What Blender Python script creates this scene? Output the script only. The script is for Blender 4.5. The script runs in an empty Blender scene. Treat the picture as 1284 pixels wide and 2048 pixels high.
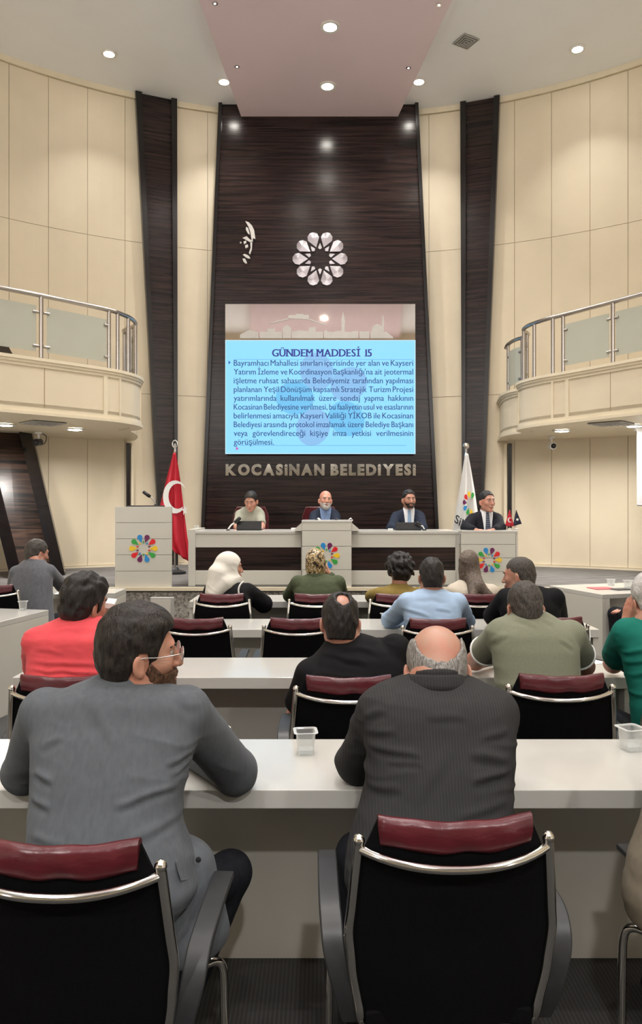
import bpy, math, random
import numpy as np
from mathutils import Vector, Matrix

C = bpy.context.scene.collection
PI = math.pi
random.seed(7)
# ------------------------------------------------------------------ camera, world, exposure
EYE = 1.65
FPX = 1500.0
cam_data = bpy.data.cameras.new('camera')
cam = bpy.data.objects.new('camera', cam_data)
C.objects.link(cam)
cam.location = (0, 0, EYE)
cam.rotation_euler = (PI / 2, 0, 0)
cam_data.sensor_fit = 'VERTICAL'
cam_data.sensor_height = 36.0
cam_data.sensor_width = 36.0 * 1284 / 2048
cam_data.lens = FPX / 2048 * 36.0
cam_data.shift_y = -12.0 / 2048
cam_data.clip_start = 0.05
cam_data.clip_end = 100
scn = bpy.context.scene
scn.camera = cam
scn.view_settings.view_transform = 'Standard'
scn.view_settings.look = 'None'
scn.view_settings.gamma = 1.0
scn.view_settings.use_curve_mapping = False
scn.view_settings.exposure = 0.0
try:
    scn.cycles.use_denoising = True
    scn.cycles.max_bounces = 8
    scn.cycles.sample_clamp_indirect = 4.0
except Exception:
    pass
world = bpy.data.worlds.new('world')
scn.world = world
world.use_nodes = True
world.node_tree.nodes['Background'].inputs[0].default_value = (1.0, 0.97, 0.94, 1)
world.node_tree.nodes['Background'].inputs[1].default_value = 3.0

HALL_POWER = 28.0      # each ceiling downlight of the tall hall
UNDER_POWER = 26.0       # downlights under the balconies
REAR_POWER = 40.0       # downlights under the rear gallery
WARM = (1.0, 0.97, 0.93)
SCREEN_GAIN = 1.15


def lamp(x, y, z, power, size=0.16, color=WARM, spread=150, parent=None):
    ld = bpy.data.lights.new('downlight_lamp', 'AREA')
    ld.shape = 'DISK'
    ld.size = size
    ld.energy = power
    ld.color = color
    ld.spread = math.radians(spread)
    o = bpy.data.objects.new('downlight_lamp', ld)
    o.location = (x, y, z)
    C.objects.link(o)
    if parent is not None:
        o.parent = parent
        o.location = (0, 0, z)
    return o


def P(px, py, d):
    """Point of the room at depth d (metres in front of the viewer's place) read off the photograph."""
    return Vector(((px - 642) / FPX * d, d, EYE - (py - 1012) / FPX * d))


# ------------------------------------------------------------------ object helpers
def tag(o, label=None, cat=None, group=None, kind=None):
    if label: o['label'] = label
    if cat: o['category'] = cat
    if group: o['group'] = group
    if kind: o['kind'] = kind
    return o


def thing(name, label, cat, loc=(0, 0, 0), rz=0.0, group=None):
    o = bpy.data.objects.new(name, None)
    o.empty_display_size = 0.1
    C.objects.link(o)
    o.location = loc
    o.rotation_euler = (0, 0, rz)
    return tag(o, label, cat, group)


def link(name, me, mat, parent=None):
    o = bpy.data.objects.new(name, me)
    C.objects.link(o)
    for m in (mat if isinstance(mat, (list, tuple)) else [mat]):
        me.materials.append(m)
    if parent is not None:
        o.parent = parent
    return o


def kids(o):
    return [c for c in o.children]


def copy_tree(o, parent=None):
    c = o.copy()
    C.objects.link(c)
    c.parent = parent
    for ch in list(o.children):
        copy_tree(ch, c)
    return c


class MB:
    """collects faces for one mesh object"""
    def __init__(self):
        self.v, self.f, self.mi = [], [], []
        self.cur = 0

    def add(self, vs, fs):
        b = len(self.v)
        self.v += [tuple(p) for p in vs]
        for f in fs:
            self.f.append([b + i for i in f])
            self.mi.append(self.cur)

    def box(self, x0, x1, y0, y1, z0, z1, M=None):
        vs = [Vector(p) for p in ((x0, y0, z0), (x1, y0, z0), (x1, y1, z0), (x0, y1, z0), (x0, y0, z1), (x1, y0, z1), (x1, y1, z1), (x0, y1, z1))]
        if M is not None: vs = [M @ p for p in vs]
        self.add(vs, [(0, 3, 2, 1), (4, 5, 6, 7), (0, 1, 5, 4), (1, 2, 6, 5), (2, 3, 7, 6), (3, 0, 4, 7)])

    def hexa(self, a, b):
        """two matching loops of points joined into a solid"""
        n = len(a)
        fs = [tuple(range(n - 1, -1, -1)), tuple(range(n, 2 * n))]
        for i in range(n):
            j = (i + 1) % n
            fs.append((i, j, n + j, n + i))
        self.add(list(a) + list(b), fs)

    def prism(self, poly, z0, z1):
        self.hexa([(x, y, z0) for x, y in poly], [(x, y, z1) for x, y in poly])

    def plate(self, poly, y0, y1):
        """polygon in x,z given depth from y0 (front) to y1"""
        self.hexa([(x, y0, z) for x, z in poly], [(x, y1, z) for x, z in poly])

    def tube(self, path, r, n=10, closed=False, caps=True):
        path = [Vector(p) for p in path]
        m = len(path)
        rs = r if isinstance(r, (list, tuple)) else [r] * m
        up = None
        rings = []
        for i, p in enumerate(path):
            a = path[(i - 1) % m] if (i > 0 or closed) else p
            b = path[(i + 1) % m] if (i < m - 1 or closed) else p
            t = (b - a).normalized()
            if up is None:
                up = Vector((0, 0, 1)) if abs(t.z) < 0.9 else Vector((0, 1, 0))
            s = t.cross(up).normalized()
            up = s.cross(t).normalized()
            rings.append([p + (s * math.cos(2 * PI * k / n) + up * math.sin(2 * PI * k / n)) * rs[i] for k in range(n)])
        vs = [q for ring in rings for q in ring]
        fs = []
        for i in range(m if closed else m - 1):
            i2 = (i + 1) % m
            for k in range(n):
                k2 = (k + 1) % n
                fs.append((i * n + k, i * n + k2, i2 * n + k2, i2 * n + k))
        if caps and not closed:
            fs.append(tuple(range(n - 1, -1, -1)))
            fs.append(tuple((m - 1) * n + k for k in range(n)))
        self.add(vs, fs)

    def lathe(self, prof, c=(0, 0, 0), n=20, M=None):
        """profile of (r, z) about the vertical axis at c"""
        vs, fs = [], []
        for r, z in prof:
            for k in range(n):
                a = 2 * PI * k / n
                p = Vector((r * math.cos(a), r * math.sin(a), z))
                if M is not None: p = M @ p
                vs.append(p + Vector(c))
        for i in range(len(prof) - 1):
            for k in range(n):
                k2 = (k + 1) % n
                fs.append((i * n + k, i * n + k2, (i + 1) * n + k2, (i + 1) * n + k))
        fs.append(tuple(range(n - 1, -1, -1)))
        fs.append(tuple((len(prof) - 1) * n + k for k in range(n)))
        self.add(vs, fs)

    def ball(self, c, r, n=12, sc=(1, 1, 1), M=None):
        vs, fs = [], []
        h = max(4, n // 2)
        for i in range(h + 1):
            th = PI * i / h
            for k in range(n):
                a = 2 * PI * k / n
                p = Vector((math.sin(th) * math.cos(a) * r * sc[0], math.sin(th) * math.sin(a) * r * sc[1], math.cos(th) * r * sc[2]))
                if M is not None: p = M @ p
                vs.append(p + Vector(c))
        for i in range(h):
            for k in range(n):
                k2 = (k + 1) % n
                fs.append((i * n + k, (i + 1) * n + k, (i + 1) * n + k2, i * n + k2))
        self.add(vs, fs)

    def grid(self, pts, thick=None):
        """rows of points; with thick the sheet gets a back side along the given vector function"""
        nr, nc = len(pts), len(pts[0])
        vs = [q for row in pts for q in row]
        fs = [(i * nc + j, i * nc + j + 1, (i + 1) * nc + j + 1, (i + 1) * nc + j) for i in range(nr - 1) for j in range(nc - 1)]
        if thick is None:
            self.add(vs, fs)
            return
        t = Vector(thick)
        n = nr * nc
        vs2 = [Vector(q) + t for q in vs]
        fs2 = [tuple(n + i for i in reversed(f)) for f in fs]
        edge = []
        loop = [j for j in range(nc)] + [i * nc + nc - 1 for i in range(1, nr)] + [(nr - 1) * nc + j for j in range(nc - 2, -1, -1)] + [i * nc for i in range(nr - 2, 0, -1)]
        for a in range(len(loop)):
            i, j = loop[a], loop[(a + 1) % len(loop)]
            edge.append((j, i, n + i, n + j))
        self.add(list(vs) + vs2, fs + fs2 + edge)

    def build(self, name, mat, parent=None, smooth=False, bevel=0.0, seg=2, auto=None):
        me = bpy.data.meshes.new(name)
        me.from_pydata(self.v, [], self.f)
        me.polygons.foreach_set('material_index', self.mi)
        if smooth:
            me.polygons.foreach_set('use_smooth', [True] * len(me.polygons))
        me.update()
        import bmesh
        bm = bmesh.new()
        bm.from_mesh(me)
        bmesh.ops.recalc_face_normals(bm, faces=bm.faces)
        if auto is not None:
            for e in bm.edges:
                if len(e.link_faces) == 2 and e.calc_face_angle(0) > math.radians(auto):
                    e.smooth = False
        bm.to_mesh(me)
        bm.free()
        o = link(name, me, mat, parent)
        if bevel > 0:
            md = o.modifiers.new('bevel', 'BEVEL')
            md.width = bevel
            md.segments = seg
            md.limit_method = 'ANGLE'
        return o


def smooth_path(pts, n=6):
    """Catmull-Rom through the points"""
    pts = [Vector(p) for p in pts]
    out = []
    for i in range(len(pts) - 1):
        p0 = pts[max(i - 1, 0)]; p1 = pts[i]; p2 = pts[i + 1]; p3 = pts[min(i + 2, len(pts) - 1)]
        for k in range(n):
            t = k / n
            out.append(0.5 * ((2 * p1) + (p2 - p0) * t + (2 * p0 - 5 * p1 + 4 * p2 - p3) * t * t + (3 * p1 - p0 - 3 * p2 + p3) * t ** 3))
    out.append(pts[-1])
    return out


# ------------------------------------------------------------------ materials
def srgb(r, g, b):
    f = lambda c: (c / 255 / 12.92) if c / 255 <= 0.04045 else ((c / 255 + 0.055) / 1.055) ** 2.4
    return (f(r), f(g), f(b), 1.0)


def mat_base(name):
    m = bpy.data.materials.new(name)
    m.use_nodes = True
    nt = m.node_tree
    b = nt.nodes['Principled BSDF']
    return m, nt, b


def pbr(name, col, rough=0.5, metal=0.0, var=0.0, vscale=(8, 8, 8), bump=0.0, bscale=(60, 60, 60), coat=0.0, spec=0.5, emit=None, sheen=0.0, trans=0.0, alpha=1.0, col2=None, sss=0.0):
    m, nt, b = mat_base(name)
    col = tuple(col) if len(col) == 4 else tuple(col) + (1.0,)
    b.inputs['Base Color'].default_value = col
    b.inputs['Roughness'].default_value = rough
    b.inputs['Metallic'].default_value = metal
    b.inputs['Specular IOR Level'].default_value = spec
    b.inputs['Coat Weight'].default_value = coat
    b.inputs['Coat Roughness'].default_value = 0.12
    b.inputs['Sheen Weight'].default_value = sheen
    b.inputs['Transmission Weight'].default_value = trans
    b.inputs['Alpha'].default_value = alpha
    if sss:
        b.inputs['Subsurface Weight'].default_value = sss
        b.inputs['Subsurface Radius'].default_value = (0.01, 0.004, 0.002)
    if emit:
        b.inputs['Emission Color'].default_value = emit[0]
        b.inputs['Emission Strength'].default_value = emit[1]
    if var > 0 or bump > 0:
        tc = nt.nodes.new('ShaderNodeTexCoord')
    if var > 0:
        mp = nt.nodes.new('ShaderNodeMapping')
        mp.inputs['Scale'].default_value = vscale
        nz = nt.nodes.new('ShaderNodeTexNoise')
        nz.inputs['Scale'].default_value = 1.0
        nz.inputs['Detail'].default_value = 4.0
        mx = nt.nodes.new('ShaderNodeMix')
        mx.data_type = 'RGBA'
        if col2 is None:
            lo = tuple(c * (1 - var) for c in col[:3]) + (1,)
            hi = tuple(min(1, c * (1 + var)) for c in col[:3]) + (1,)
        else:
            lo, hi = col, tuple(col2) if len(col2) == 4 else tuple(col2) + (1.0,)
        rp = nt.nodes.new('ShaderNodeValToRGB')
        rp.color_ramp.elements[0].position = 0.32
        rp.color_ramp.elements[1].position = 0.68
        mx.inputs['A'].default_value = lo
        mx.inputs['B'].default_value = hi
        nt.links.new(tc.outputs['Object'], mp.inputs['Vector'])
        nt.links.new(mp.outputs['Vector'], nz.inputs['Vector'])
        nt.links.new(nz.outputs['Fac'], rp.inputs['Fac'])
        nt.links.new(rp.outputs['Color'], mx.inputs['Factor'])
        nt.links.new(mx.outputs['Result'], b.inputs['Base Color'])
    if bump > 0:
        mp2 = nt.nodes.new('ShaderNodeMapping')
        mp2.inputs['Scale'].default_value = bscale
        nz2 = nt.nodes.new('ShaderNodeTexNoise')
        nz2.inputs['Scale'].default_value = 1.0
        nz2.inputs['Detail'].default_value = 3.0
        bp = nt.nodes.new('ShaderNodeBump')
        bp.inputs['Strength'].default_value = bump
        bp.inputs['Distance'].default_value = 0.01
        nt.links.new(tc.outputs['Object'], mp2.inputs['Vector'])
        nt.links.new(mp2.outputs['Vector'], nz2.inputs['Vector'])
        nt.links.new(nz2.outputs['Fac'], bp.inputs['Height'])
        nt.links.new(bp.outputs['Normal'], b.inputs['Normal'])
    return m


def wood(name, axis='z', dark=(0.006, 0.004, 0.004), light=(0.042, 0.023, 0.020), rough=0.2, freq=34.0):
    m, nt, b = mat_base(name)
    tc = nt.nodes.new('ShaderNodeTexCoord')
    mp = nt.nodes.new('ShaderNodeMapping')
    mp.inputs['Scale'].default_value = (1.1, 1.1, freq) if axis == 'z' else (freq, 1.1, 1.1)
    n1 = nt.nodes.new('ShaderNodeTexNoise')
    n1.inputs['Scale'].default_value = 1.0
    n1.inputs['Detail'].default_value = 5.0
    n1.inputs['Distortion'].default_value = 0.6
    rp = nt.nodes.new('ShaderNodeValToRGB')
    e = rp.color_ramp.elements
    e[0].position = 0.36
    e[0].color = dark + (1,)
    e[1].position = 0.70
    e[1].color = light + (1,)
    nt.links.new(tc.outputs['Object'], mp.inputs['Vector'])
    nt.links.new(mp.outputs['Vector'], n1.inputs['Vector'])
    nt.links.new(n1.outputs['Fac'], rp.inputs['Fac'])
    nt.links.new(rp.outputs['Color'], b.inputs['Base Color'])
    bp = nt.nodes.new('ShaderNodeBump')
    bp.inputs['Strength'].default_value = 0.12
    bp.inputs['Distance'].default_value = 0.004
    nt.links.new(n1.outputs['Fac'], bp.inputs['Height'])
    nt.links.new(bp.outputs['Normal'], b.inputs['Normal'])
    b.inputs['Roughness'].default_value = rough
    b.inputs['Specular IOR Level'].default_value = 0.36
    return m


def stripes(name, base, line, axis=0, freq=300.0, width=0.35, rough=0.8, var=0.15, vscale=(3, 3, 3), soft=0.1, mixamt=1.0, sheen=0.2):
    """fine woven lines along one axis over a slightly mottled base"""
    m, nt, b = mat_base(name)
    tc = nt.nodes.new('ShaderNodeTexCoord')
    wv = nt.nodes.new('ShaderNodeTexWave')
    wv.wave_type = 'BANDS'
    wv.bands_direction = 'XYZ'[axis]
    wv.inputs['Scale'].default_value = freq
    wv.inputs['Distortion'].default_value = 0.6
    wv.inputs['Detail'].default_value = 1.0
    rp = nt.nodes.new('ShaderNodeValToRGB')
    rp.color_ramp.elements[0].position = 1 - width - soft
    rp.color_ramp.elements[1].position = 1 - width + soft
    mp = nt.nodes.new('ShaderNodeMapping')
    mp.inputs['Scale'].default_value = vscale
    nz = nt.nodes.new('ShaderNodeTexNoise')
    nz.inputs['Scale'].default_value = 1.0
    nz.inputs['Detail'].default_value = 5.0
    mx = nt.nodes.new('ShaderNodeMix'); mx.data_type = 'RGBA'
    mx.inputs['A'].default_value = tuple(c * (1 - var) for c in base[:3]) + (1,)
    mx.inputs['B'].default_value = tuple(c * (1 + var) for c in base[:3]) + (1,)
    mx2 = nt.nodes.new('ShaderNodeMix'); mx2.data_type = 'RGBA'
    mx2.inputs['B'].default_value = tuple(line[:3]) + (1,)
    ml = nt.nodes.new('ShaderNodeMath'); ml.operation = 'MULTIPLY'; ml.inputs[1].default_value = mixamt
    L = nt.links.new
    L(tc.outputs['Object'], wv.inputs['Vector'])
    L(tc.outputs['Object'], mp.inputs['Vector'])
    L(mp.outputs['Vector'], nz.inputs['Vector'])
    L(nz.outputs['Fac'], mx.inputs['Factor'])
    L(wv.outputs['Fac'], rp.inputs['Fac'])
    L(rp.outputs['Color'], ml.inputs[0])
    L(ml.outputs[0], mx2.inputs['Factor'])
    L(mx.outputs['Result'], mx2.inputs['A'])
    L(mx2.outputs['Result'], b.inputs['Base Color'])
    b.inputs['Roughness'].default_value = rough
    b.inputs['Sheen Weight'].default_value = sheen
    return m


M = {}
M['cream'] = pbr('cream_wall_board', (0.73, 0.635, 0.475), 0.55, bump=0.05, bscale=(220, 220, 220), var=0.03, vscale=(2, 2, 2))
M['cream_gap'] = pbr('cream_joint', (0.38, 0.29, 0.18), 0.7, var=0.04)
M['cream_trim'] = pbr('cream_trim', (0.76, 0.67, 0.50), 0.45, var=0.03)
M['ceiling'] = pbr('ceiling_paint', (0.86, 0.875, 0.885), 0.85, var=0.02, vscale=(1, 1, 1))
M['mauve'] = pbr('mauve_ceiling_paint', (0.76, 0.62, 0.655), 0.7, var=0.02, vscale=(1, 1, 1))
M['wood'] = wood('dark_wood_panel')
M['wood_pillar'] = wood('dark_wood_pillar', rough=0.22, freq=26)
M['wood_slant'] = wood('dark_wood_slanted', rough=0.3, freq=22, light=(0.085, 0.045, 0.03))
M['wood_edge'] = pbr('dark_wood_edge', (0.009, 0.007, 0.007), 0.22, var=0.2, vscale=(3, 3, 30))
M['chrome'] = pbr('chrome', (0.72, 0.70, 0.67), 0.12, metal=1.0, var=0.02)
M['steel'] = pbr('brushed_steel', (0.50, 0.47, 0.45), 0.28, metal=1.0, var=0.05, vscale=(4, 4, 90))
M['mirror'] = pbr('mirror_metal', (0.66, 0.66, 0.70), 0.18, metal=0.95, var=0.02)
M['satin'] = pbr('satin_letter_metal', (0.70, 0.67, 0.62), 0.10, metal=1.0, var=0.2, vscale=(9, 9, 9))
M['mirror_panel'] = pbr('tinted_mirror', (0.50, 0.455, 0.42), 0.04, metal=1.0, var=0.02)
M['frosted_metal'] = pbr('frosted_silver', (0.62, 0.60, 0.57), 0.5, metal=0.5, var=0.03)
M['etched'] = pbr('etched_mirror', (0.52, 0.50, 0.47), 0.6, metal=0.5, var=0.03)
M['white'] = pbr('white_laminate', (0.60, 0.585, 0.525), 0.28, var=0.015, vscale=(3, 3, 3), spec=0.5)
M['white_top'] = pbr('white_table_top', (0.56, 0.55, 0.515), 0.17, var=0.015, vscale=(3, 3, 3), spec=0.65)
M['grey_panel'] = pbr('pale_grey_panel', (0.60, 0.575, 0.52), 0.5, var=0.04, vscale=(2, 2, 2))
M['white_gap'] = pbr('laminate_joint', (0.25, 0.235, 0.21), 0.6, var=0.05)
M['carpet'] = stripes('dark_striped_carpet', (0.016, 0.0155, 0.015), (0.036, 0.035, 0.033), axis=0, freq=22, width=0.4, rough=0.95, var=0.5, vscale=(5, 5, 5), soft=0.2)
M['carpet_dais'] = pbr('grey_swirl_carpet', (0.085, 0.08, 0.075), 0.95, var=0.3, vscale=(3, 14, 3), col2=(0.16, 0.15, 0.14))
M['speckle'] = pbr('speckled_riser_carpet', (0.12, 0.11, 0.10), 0.95, var=0.6, vscale=(38, 38, 38), col2=(0.50, 0.47, 0.42), bump=0.2, bscale=(60, 60, 60))
M['mesh'] = pbr('black_mesh_fabric', (0.003, 0.003, 0.0035), 0.8, var=0.5, vscale=(500, 500, 500), spec=0.08, bump=0.15, bscale=(400, 400, 400))
M['maroon'] = pbr('maroon_leather', (0.080, 0.0075, 0.013), 0.31, var=0.18, vscale=(14, 14, 14), bump=0.25, bscale=(18, 30, 40), spec=0.5)
M['black_plastic'] = pbr('black_plastic', (0.020, 0.021, 0.023), 0.42, var=0.08, vscale=(30, 30, 30))
M['black'] = pbr('black_gloss', (0.008, 0.008, 0.009), 0.3, var=0.2)
M['rubber'] = pbr('black_rubber', (0.012, 0.012, 0.012), 0.7, var=0.2)
M['lamp'] = pbr('lamp_glow', (1, 1, 1), 0.5, emit=((1.0, 0.95, 0.86, 1), 70.0), var=0.01)
M['lamp_ring'] = pbr('lamp_ring', (0.75, 0.72, 0.66), 0.4, var=0.02)
M['vent'] = pbr('vent_grey', (0.42, 0.41, 0.39), 0.5, var=0.03)
M['vent_dark'] = pbr('vent_dark', (0.05, 0.05, 0.05), 0.7, var=0.03)
M['paper'] = pbr('paper', (0.80, 0.79, 0.76), 0.8, var=0.02)
M['red_folder'] = pbr('red_folder', (0.62, 0.09, 0.10), 0.6, var=0.04)
M['screen_cloth'] = pbr('projector_cloth', (0.62, 0.62, 0.64), 0.8, var=0.02)


def frosted_glass():
    m, nt, b = mat_base('frosted_glass')
    b.inputs['Base Color'].default_value = (0.55, 0.56, 0.49, 1)
    b.inputs['Roughness'].default_value = 0.25
    tr = nt.nodes.new('ShaderNodeBsdfTransparent')
    tr.inputs[0].default_value = (0.85, 0.86, 0.78, 1)
    tc = nt.nodes.new('ShaderNodeTexCoord')
    nz = nt.nodes.new('ShaderNodeTexNoise')
    nz.inputs['Scale'].default_value = 3.0
    mr = nt.nodes.new('ShaderNodeMapRange')
    mr.inputs['To Min'].default_value = 0.66
    mr.inputs['To Max'].default_value = 0.76
    ms = nt.nodes.new('ShaderNodeMixShader')
    L = nt.links.new
    L(tc.outputs['Object'], nz.inputs['Vector'])
    L(nz.outputs['Fac'], mr.inputs['Value'])
    L(mr.outputs['Result'], ms.inputs['Fac'])
    L(tr.outputs[0], ms.inputs[1])
    L(b.outputs[0], ms.inputs[2])
    L(ms.outputs[0], nt.nodes['Material Output'].inputs['Surface'])
    return m


def clear_plastic():
    m, nt, b = mat_base('clear_plastic')
    b.inputs['Base Color'].default_value = (0.9, 0.9, 0.88, 1)
    b.inputs['Roughness'].default_value = 0.08
    tr = nt.nodes.new('ShaderNodeBsdfTransparent')
    tr.inputs[0].default_value = (0.93, 0.94, 0.94, 1)
    fr = nt.nodes.new('ShaderNodeLayerWeight')
    fr.inputs['Blend'].default_value = 0.35
    mr = nt.nodes.new('ShaderNodeMapRange')
    mr.inputs['To Min'].default_value = 0.12
    mr.inputs['To Max'].default_value = 0.75
    ms = nt.nodes.new('ShaderNodeMixShader')
    L = nt.links.new
    L(fr.outputs['Facing'], mr.inputs['Value'])
    L(mr.outputs['Result'], ms.inputs['Fac'])
    L(tr.outputs[0], ms.inputs[1])
    L(b.outputs[0], ms.inputs[2])
    L(ms.outputs[0], nt.nodes['Material Output'].inputs['Surface'])
    return m


M['glass'] = frosted_glass()
M['clear'] = clear_plastic()
EMB = {
    'purple': pbr('emblem_purple', srgb(104, 24, 84), 0.3, var=0.02), 'red': pbr('emblem_red', srgb(222, 30, 36), 0.3, var=0.02),
    'yellow': pbr('emblem_yellow', srgb(240, 200, 40), 0.3, var=0.02), 'green': pbr('emblem_green', srgb(52, 160, 66), 0.3, var=0.02),
    'blue': pbr('emblem_blue', srgb(36, 138, 206), 0.3, var=0.02)}
# ------------------------------------------------------------------ the room shell
CEIL = 8.05
DAIS = 0.72
WC, WR = (0.10, 4.93), 7.35     # the curved rear wall: centre and radius


def on_wall(px, off=0.0):
    """where the sight line of picture column px meets the curved wall"""
    k = (px - 642) / FPX
    R = WR - off
    a = k * k + 1
    b = -2 * (k * WC[0] + WC[1])
    c = WC[0] ** 2 + WC[1] ** 2 - R * R
    Y = (-b + math.sqrt(b * b - 4 * a * c)) / (2 * a)
    return Vector((k * Y, Y))


def wall_ang(px):
    p = on_wall(px)
    return math.atan2(p.x - WC[0], p.y - WC[1])     # 0 = straight ahead, + to the right


def wp(ang, off=0.0):
    R = WR - off
    return (WC[0] + R * math.sin(ang), WC[1] + R * math.cos(ang))


# floor and dais
m = MB(); m.box(-5.2, 5.2, -4.0, 8.6, -0.06, 0.0)
tag(m.build('floor', M['carpet']), 'dark grey striped carpet floor of the council chamber', 'floor', kind='structure')
m = MB()
poly = [(-5.2, 8.55), (5.2, 8.55), (5.2, 12.6), (-5.2, 12.6)]
m.prism(poly, DAIS - 0.05, DAIS)
tag(m.build('floor_dais', M['carpet_dais']), 'raised dais floor in grey swirled carpet', 'floor', kind='structure')
m = MB(); m.box(-5.2, 5.2, 8.57, 8.66, 0.0, DAIS - 0.05)
tag(m.build('trim_1', M['speckle']), 'speckled carpet riser along the front of the dais', 'riser', kind='structure')
m = MB(); m.box(-5.2, 5.2, 8.53, 8.575, DAIS - 0.035, DAIS + 0.004)
tag(m.build('trim_2', M['cream_trim']), 'pale nosing strip along the dais edge', 'trim', kind='structure')

# ceiling
m = MB(); m.box(-7.6, 7.6, -4.2, 12.8, CEIL, CEIL + 0.2)
tag(m.build('ceiling', M['ceiling']), 'grey white plaster ceiling high above the hall', 'ceiling', kind='structure')
m = MB()
zs = 7.85
A = [(-1.27, 11.94), (1.225, 11.94), (2.05, 6.0), (2.9, -4.0), (-2.6, -4.0), (-1.76, 6.0)]
m.prism(A, zs, CEIL + 0.05)
tag(m.build('ceiling_dropped', M['mauve']), 'mauve dropped ceiling band widening towards the audience', 'ceiling', kind='structure')
# rear gallery slab above the viewer
m = MB(); m.box(-5.2, 5.2, -4.0, 0.15, 3.1, 3.4)
tag(m.build('ceiling_gallery', M['ceiling']), 'underside of the rear gallery over the last rows', 'ceiling', kind='structure')
m = MB(); m.box(-5.2, 5.2, -4.2, -4.0, 0, 3.4)
tag(m.build('wall_rear', M['cream']), 'cream wall behind the last rows', 'wall', kind='structure')

m = MB(); m.box(-5.2, 5.2, -4.2, -4.0, 6.9, CEIL)  # unseen strip, added to keep the bright world out of the mirror's reflection
tag(m.build('wall_rear_added', M['cream']), 'unseen cream wall band added for the mirror strip to reflect', 'wall', kind='structure')

# curved wall: boards with joints over a backing
SEAM_Z = [DAIS + 0.03, 3.40, 5.75, CEIL - 0.09]


def curved_panels(name, label, px_list, zlist=SEAM_Z):
    m = MB()
    angs = [wall_ang(p) for p in px_list]
    m.cur = 1                                  # the backing, seen in the joints
    n = 14
    a0, a1 = angs[0] - 0.004, angs[-1] + 0.004
    front = [wp(a0 + (a1 - a0) * i / n, -0.012) for i in range(n + 1)]
    back = [wp(a0 + (a1 - a0) * i / n, -0.2) for i in range(n + 1)]
    m.prism(front + back[::-1], DAIS - 0.05, CEIL)
    m.cur = 0
    for i in range(len(angs) - 1):
        b0, b1 = angs[i] + 0.0005, angs[i + 1] - 0.0005
        k = 3
        f = [wp(b0 + (b1 - b0) * q / k, 0.0) for q in range(k + 1)]
        g = [wp(b0 + (b1 - b0) * q / k, -0.011) for q in range(k + 1)]
        for z0, z1 in zip(zlist[:-1], zlist[1:]):
            m.prism(f + g[::-1], z0 + 0.0035, z1 - 0.0035)
    # cornice strip
    m.cur = 2
    f = [wp(a0 + (a1 - a0) * i / n, 0.035) for i in range(n + 1)]
    g = [wp(a0 + (a1 - a0) * i / n, -0.011) for i in range(n + 1)]
    m.prism(f + g[::-1], CEIL - 0.085, CEIL)
    m.prism(f + g[::-1], DAIS, DAIS + 0.028)
    o = m.build(name, [M['cream'], M['cream_gap'], M['cream_trim']])
    return tag(o, label, 'wall', kind='structure')


curved_panels('wall_left', 'curved cream panelled wall to the left of the stage', [-330, -245, -160, -68, 18, 97, 175, 250, 312])
curved_panels('wall_left_inner', 'cream wall strip between left dark pillar and centre panel', [345, 415, 452])
curved_panels('wall_right_inner', 'cream wall strip between centre panel and right dark pillar', [826, 858, 928])
curved_panels('wall_right', 'curved cream panelled wall to the right of the stage', [968, 1029, 1103, 1180, 1256, 1340, 1425, 1510, 1600])
# backing so that no light leaks where the dark pillars stand
m = MB()
a0, a1 = wall_ang(-330), wall_ang(1600)
m.prism([wp(a0 + (a1 - a0) * i / 30, -0.21) for i in range(31)] + [wp(a0 + (a1 - a0) * i / 30, -0.35) for i in range(31)][::-1], -0.05, CEIL + 0.2)
tag(m.build('wall_back', M['cream_gap']), 'curved rear wall core behind the panelling', 'wall', kind='structure')
# side walls carry on from the curve towards the viewer
for nm, a, s in (('wall_side_left', a0, -1), ('wall_side_right', a1, 1)):
    x, y = wp(a)
    m = MB(); m.box(min(x, x + s * 0.2), max(x, x + s * 0.2), -4.0, y + 0.1, -0.05, CEIL)
    tag(m.build(nm, M['cream']), 'plain cream side wall on the %s' % ('left' if s < 0 else 'right'), 'wall', kind='structure')

# centre panel of dark wood, wider at its foot
PY = 11.95
tl, tr = (445 - 642) / FPX * PY, (829 - 642) / FPX * PY
bl, br = (407 - 642) / FPX * PY, (873 - 642) / FPX * PY


def px_edge(z, a, b):
    t = (CEIL - z) / (CEIL - DAIS)
    return a + (b - a) * t


m = MB()
for z0, z1 in ((DAIS, 3.35), (3.35, 6.50), (6.50, CEIL)):
    for s in (0, 1):
        l0, l1, r0, r1 = px_edge(z0, tl, bl), px_edge(z1, tl, bl), px_edge(z0, tr, br), px_edge(z1, tr, br)
        c = -0.03
        g = 0.002
        q = [(l0, z0 + g), (c - g, z0 + g), (c - g, z1 - g), (l1, z1 - g)] if s == 0 else [(c + g, z0 + g), (r0, z0 + g), (r1, z1 - g), (c + g, z1 - g)]
        m.plate(q, PY, PY + 0.12)
m.cur = 1
m.plate([(bl, DAIS), (br, DAIS), (tr, CEIL), (tl, CEIL)], PY + 0.01, PY + 0.42)
for a, b, s in ((tl, bl, -1), (tr, br, 1)):
    w = 0.055
    m.plate([(b, DAIS), (b + s * w, DAIS), (a + s * w, CEIL), (a, CEIL)], PY - 0.06, PY + 0.4)
tag(m.build('trim_3', [M['wood'], M['wood_edge']]), 'tall dark wood feature panel behind the stage, wider at its foot', 'panel', kind='structure')


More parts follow.
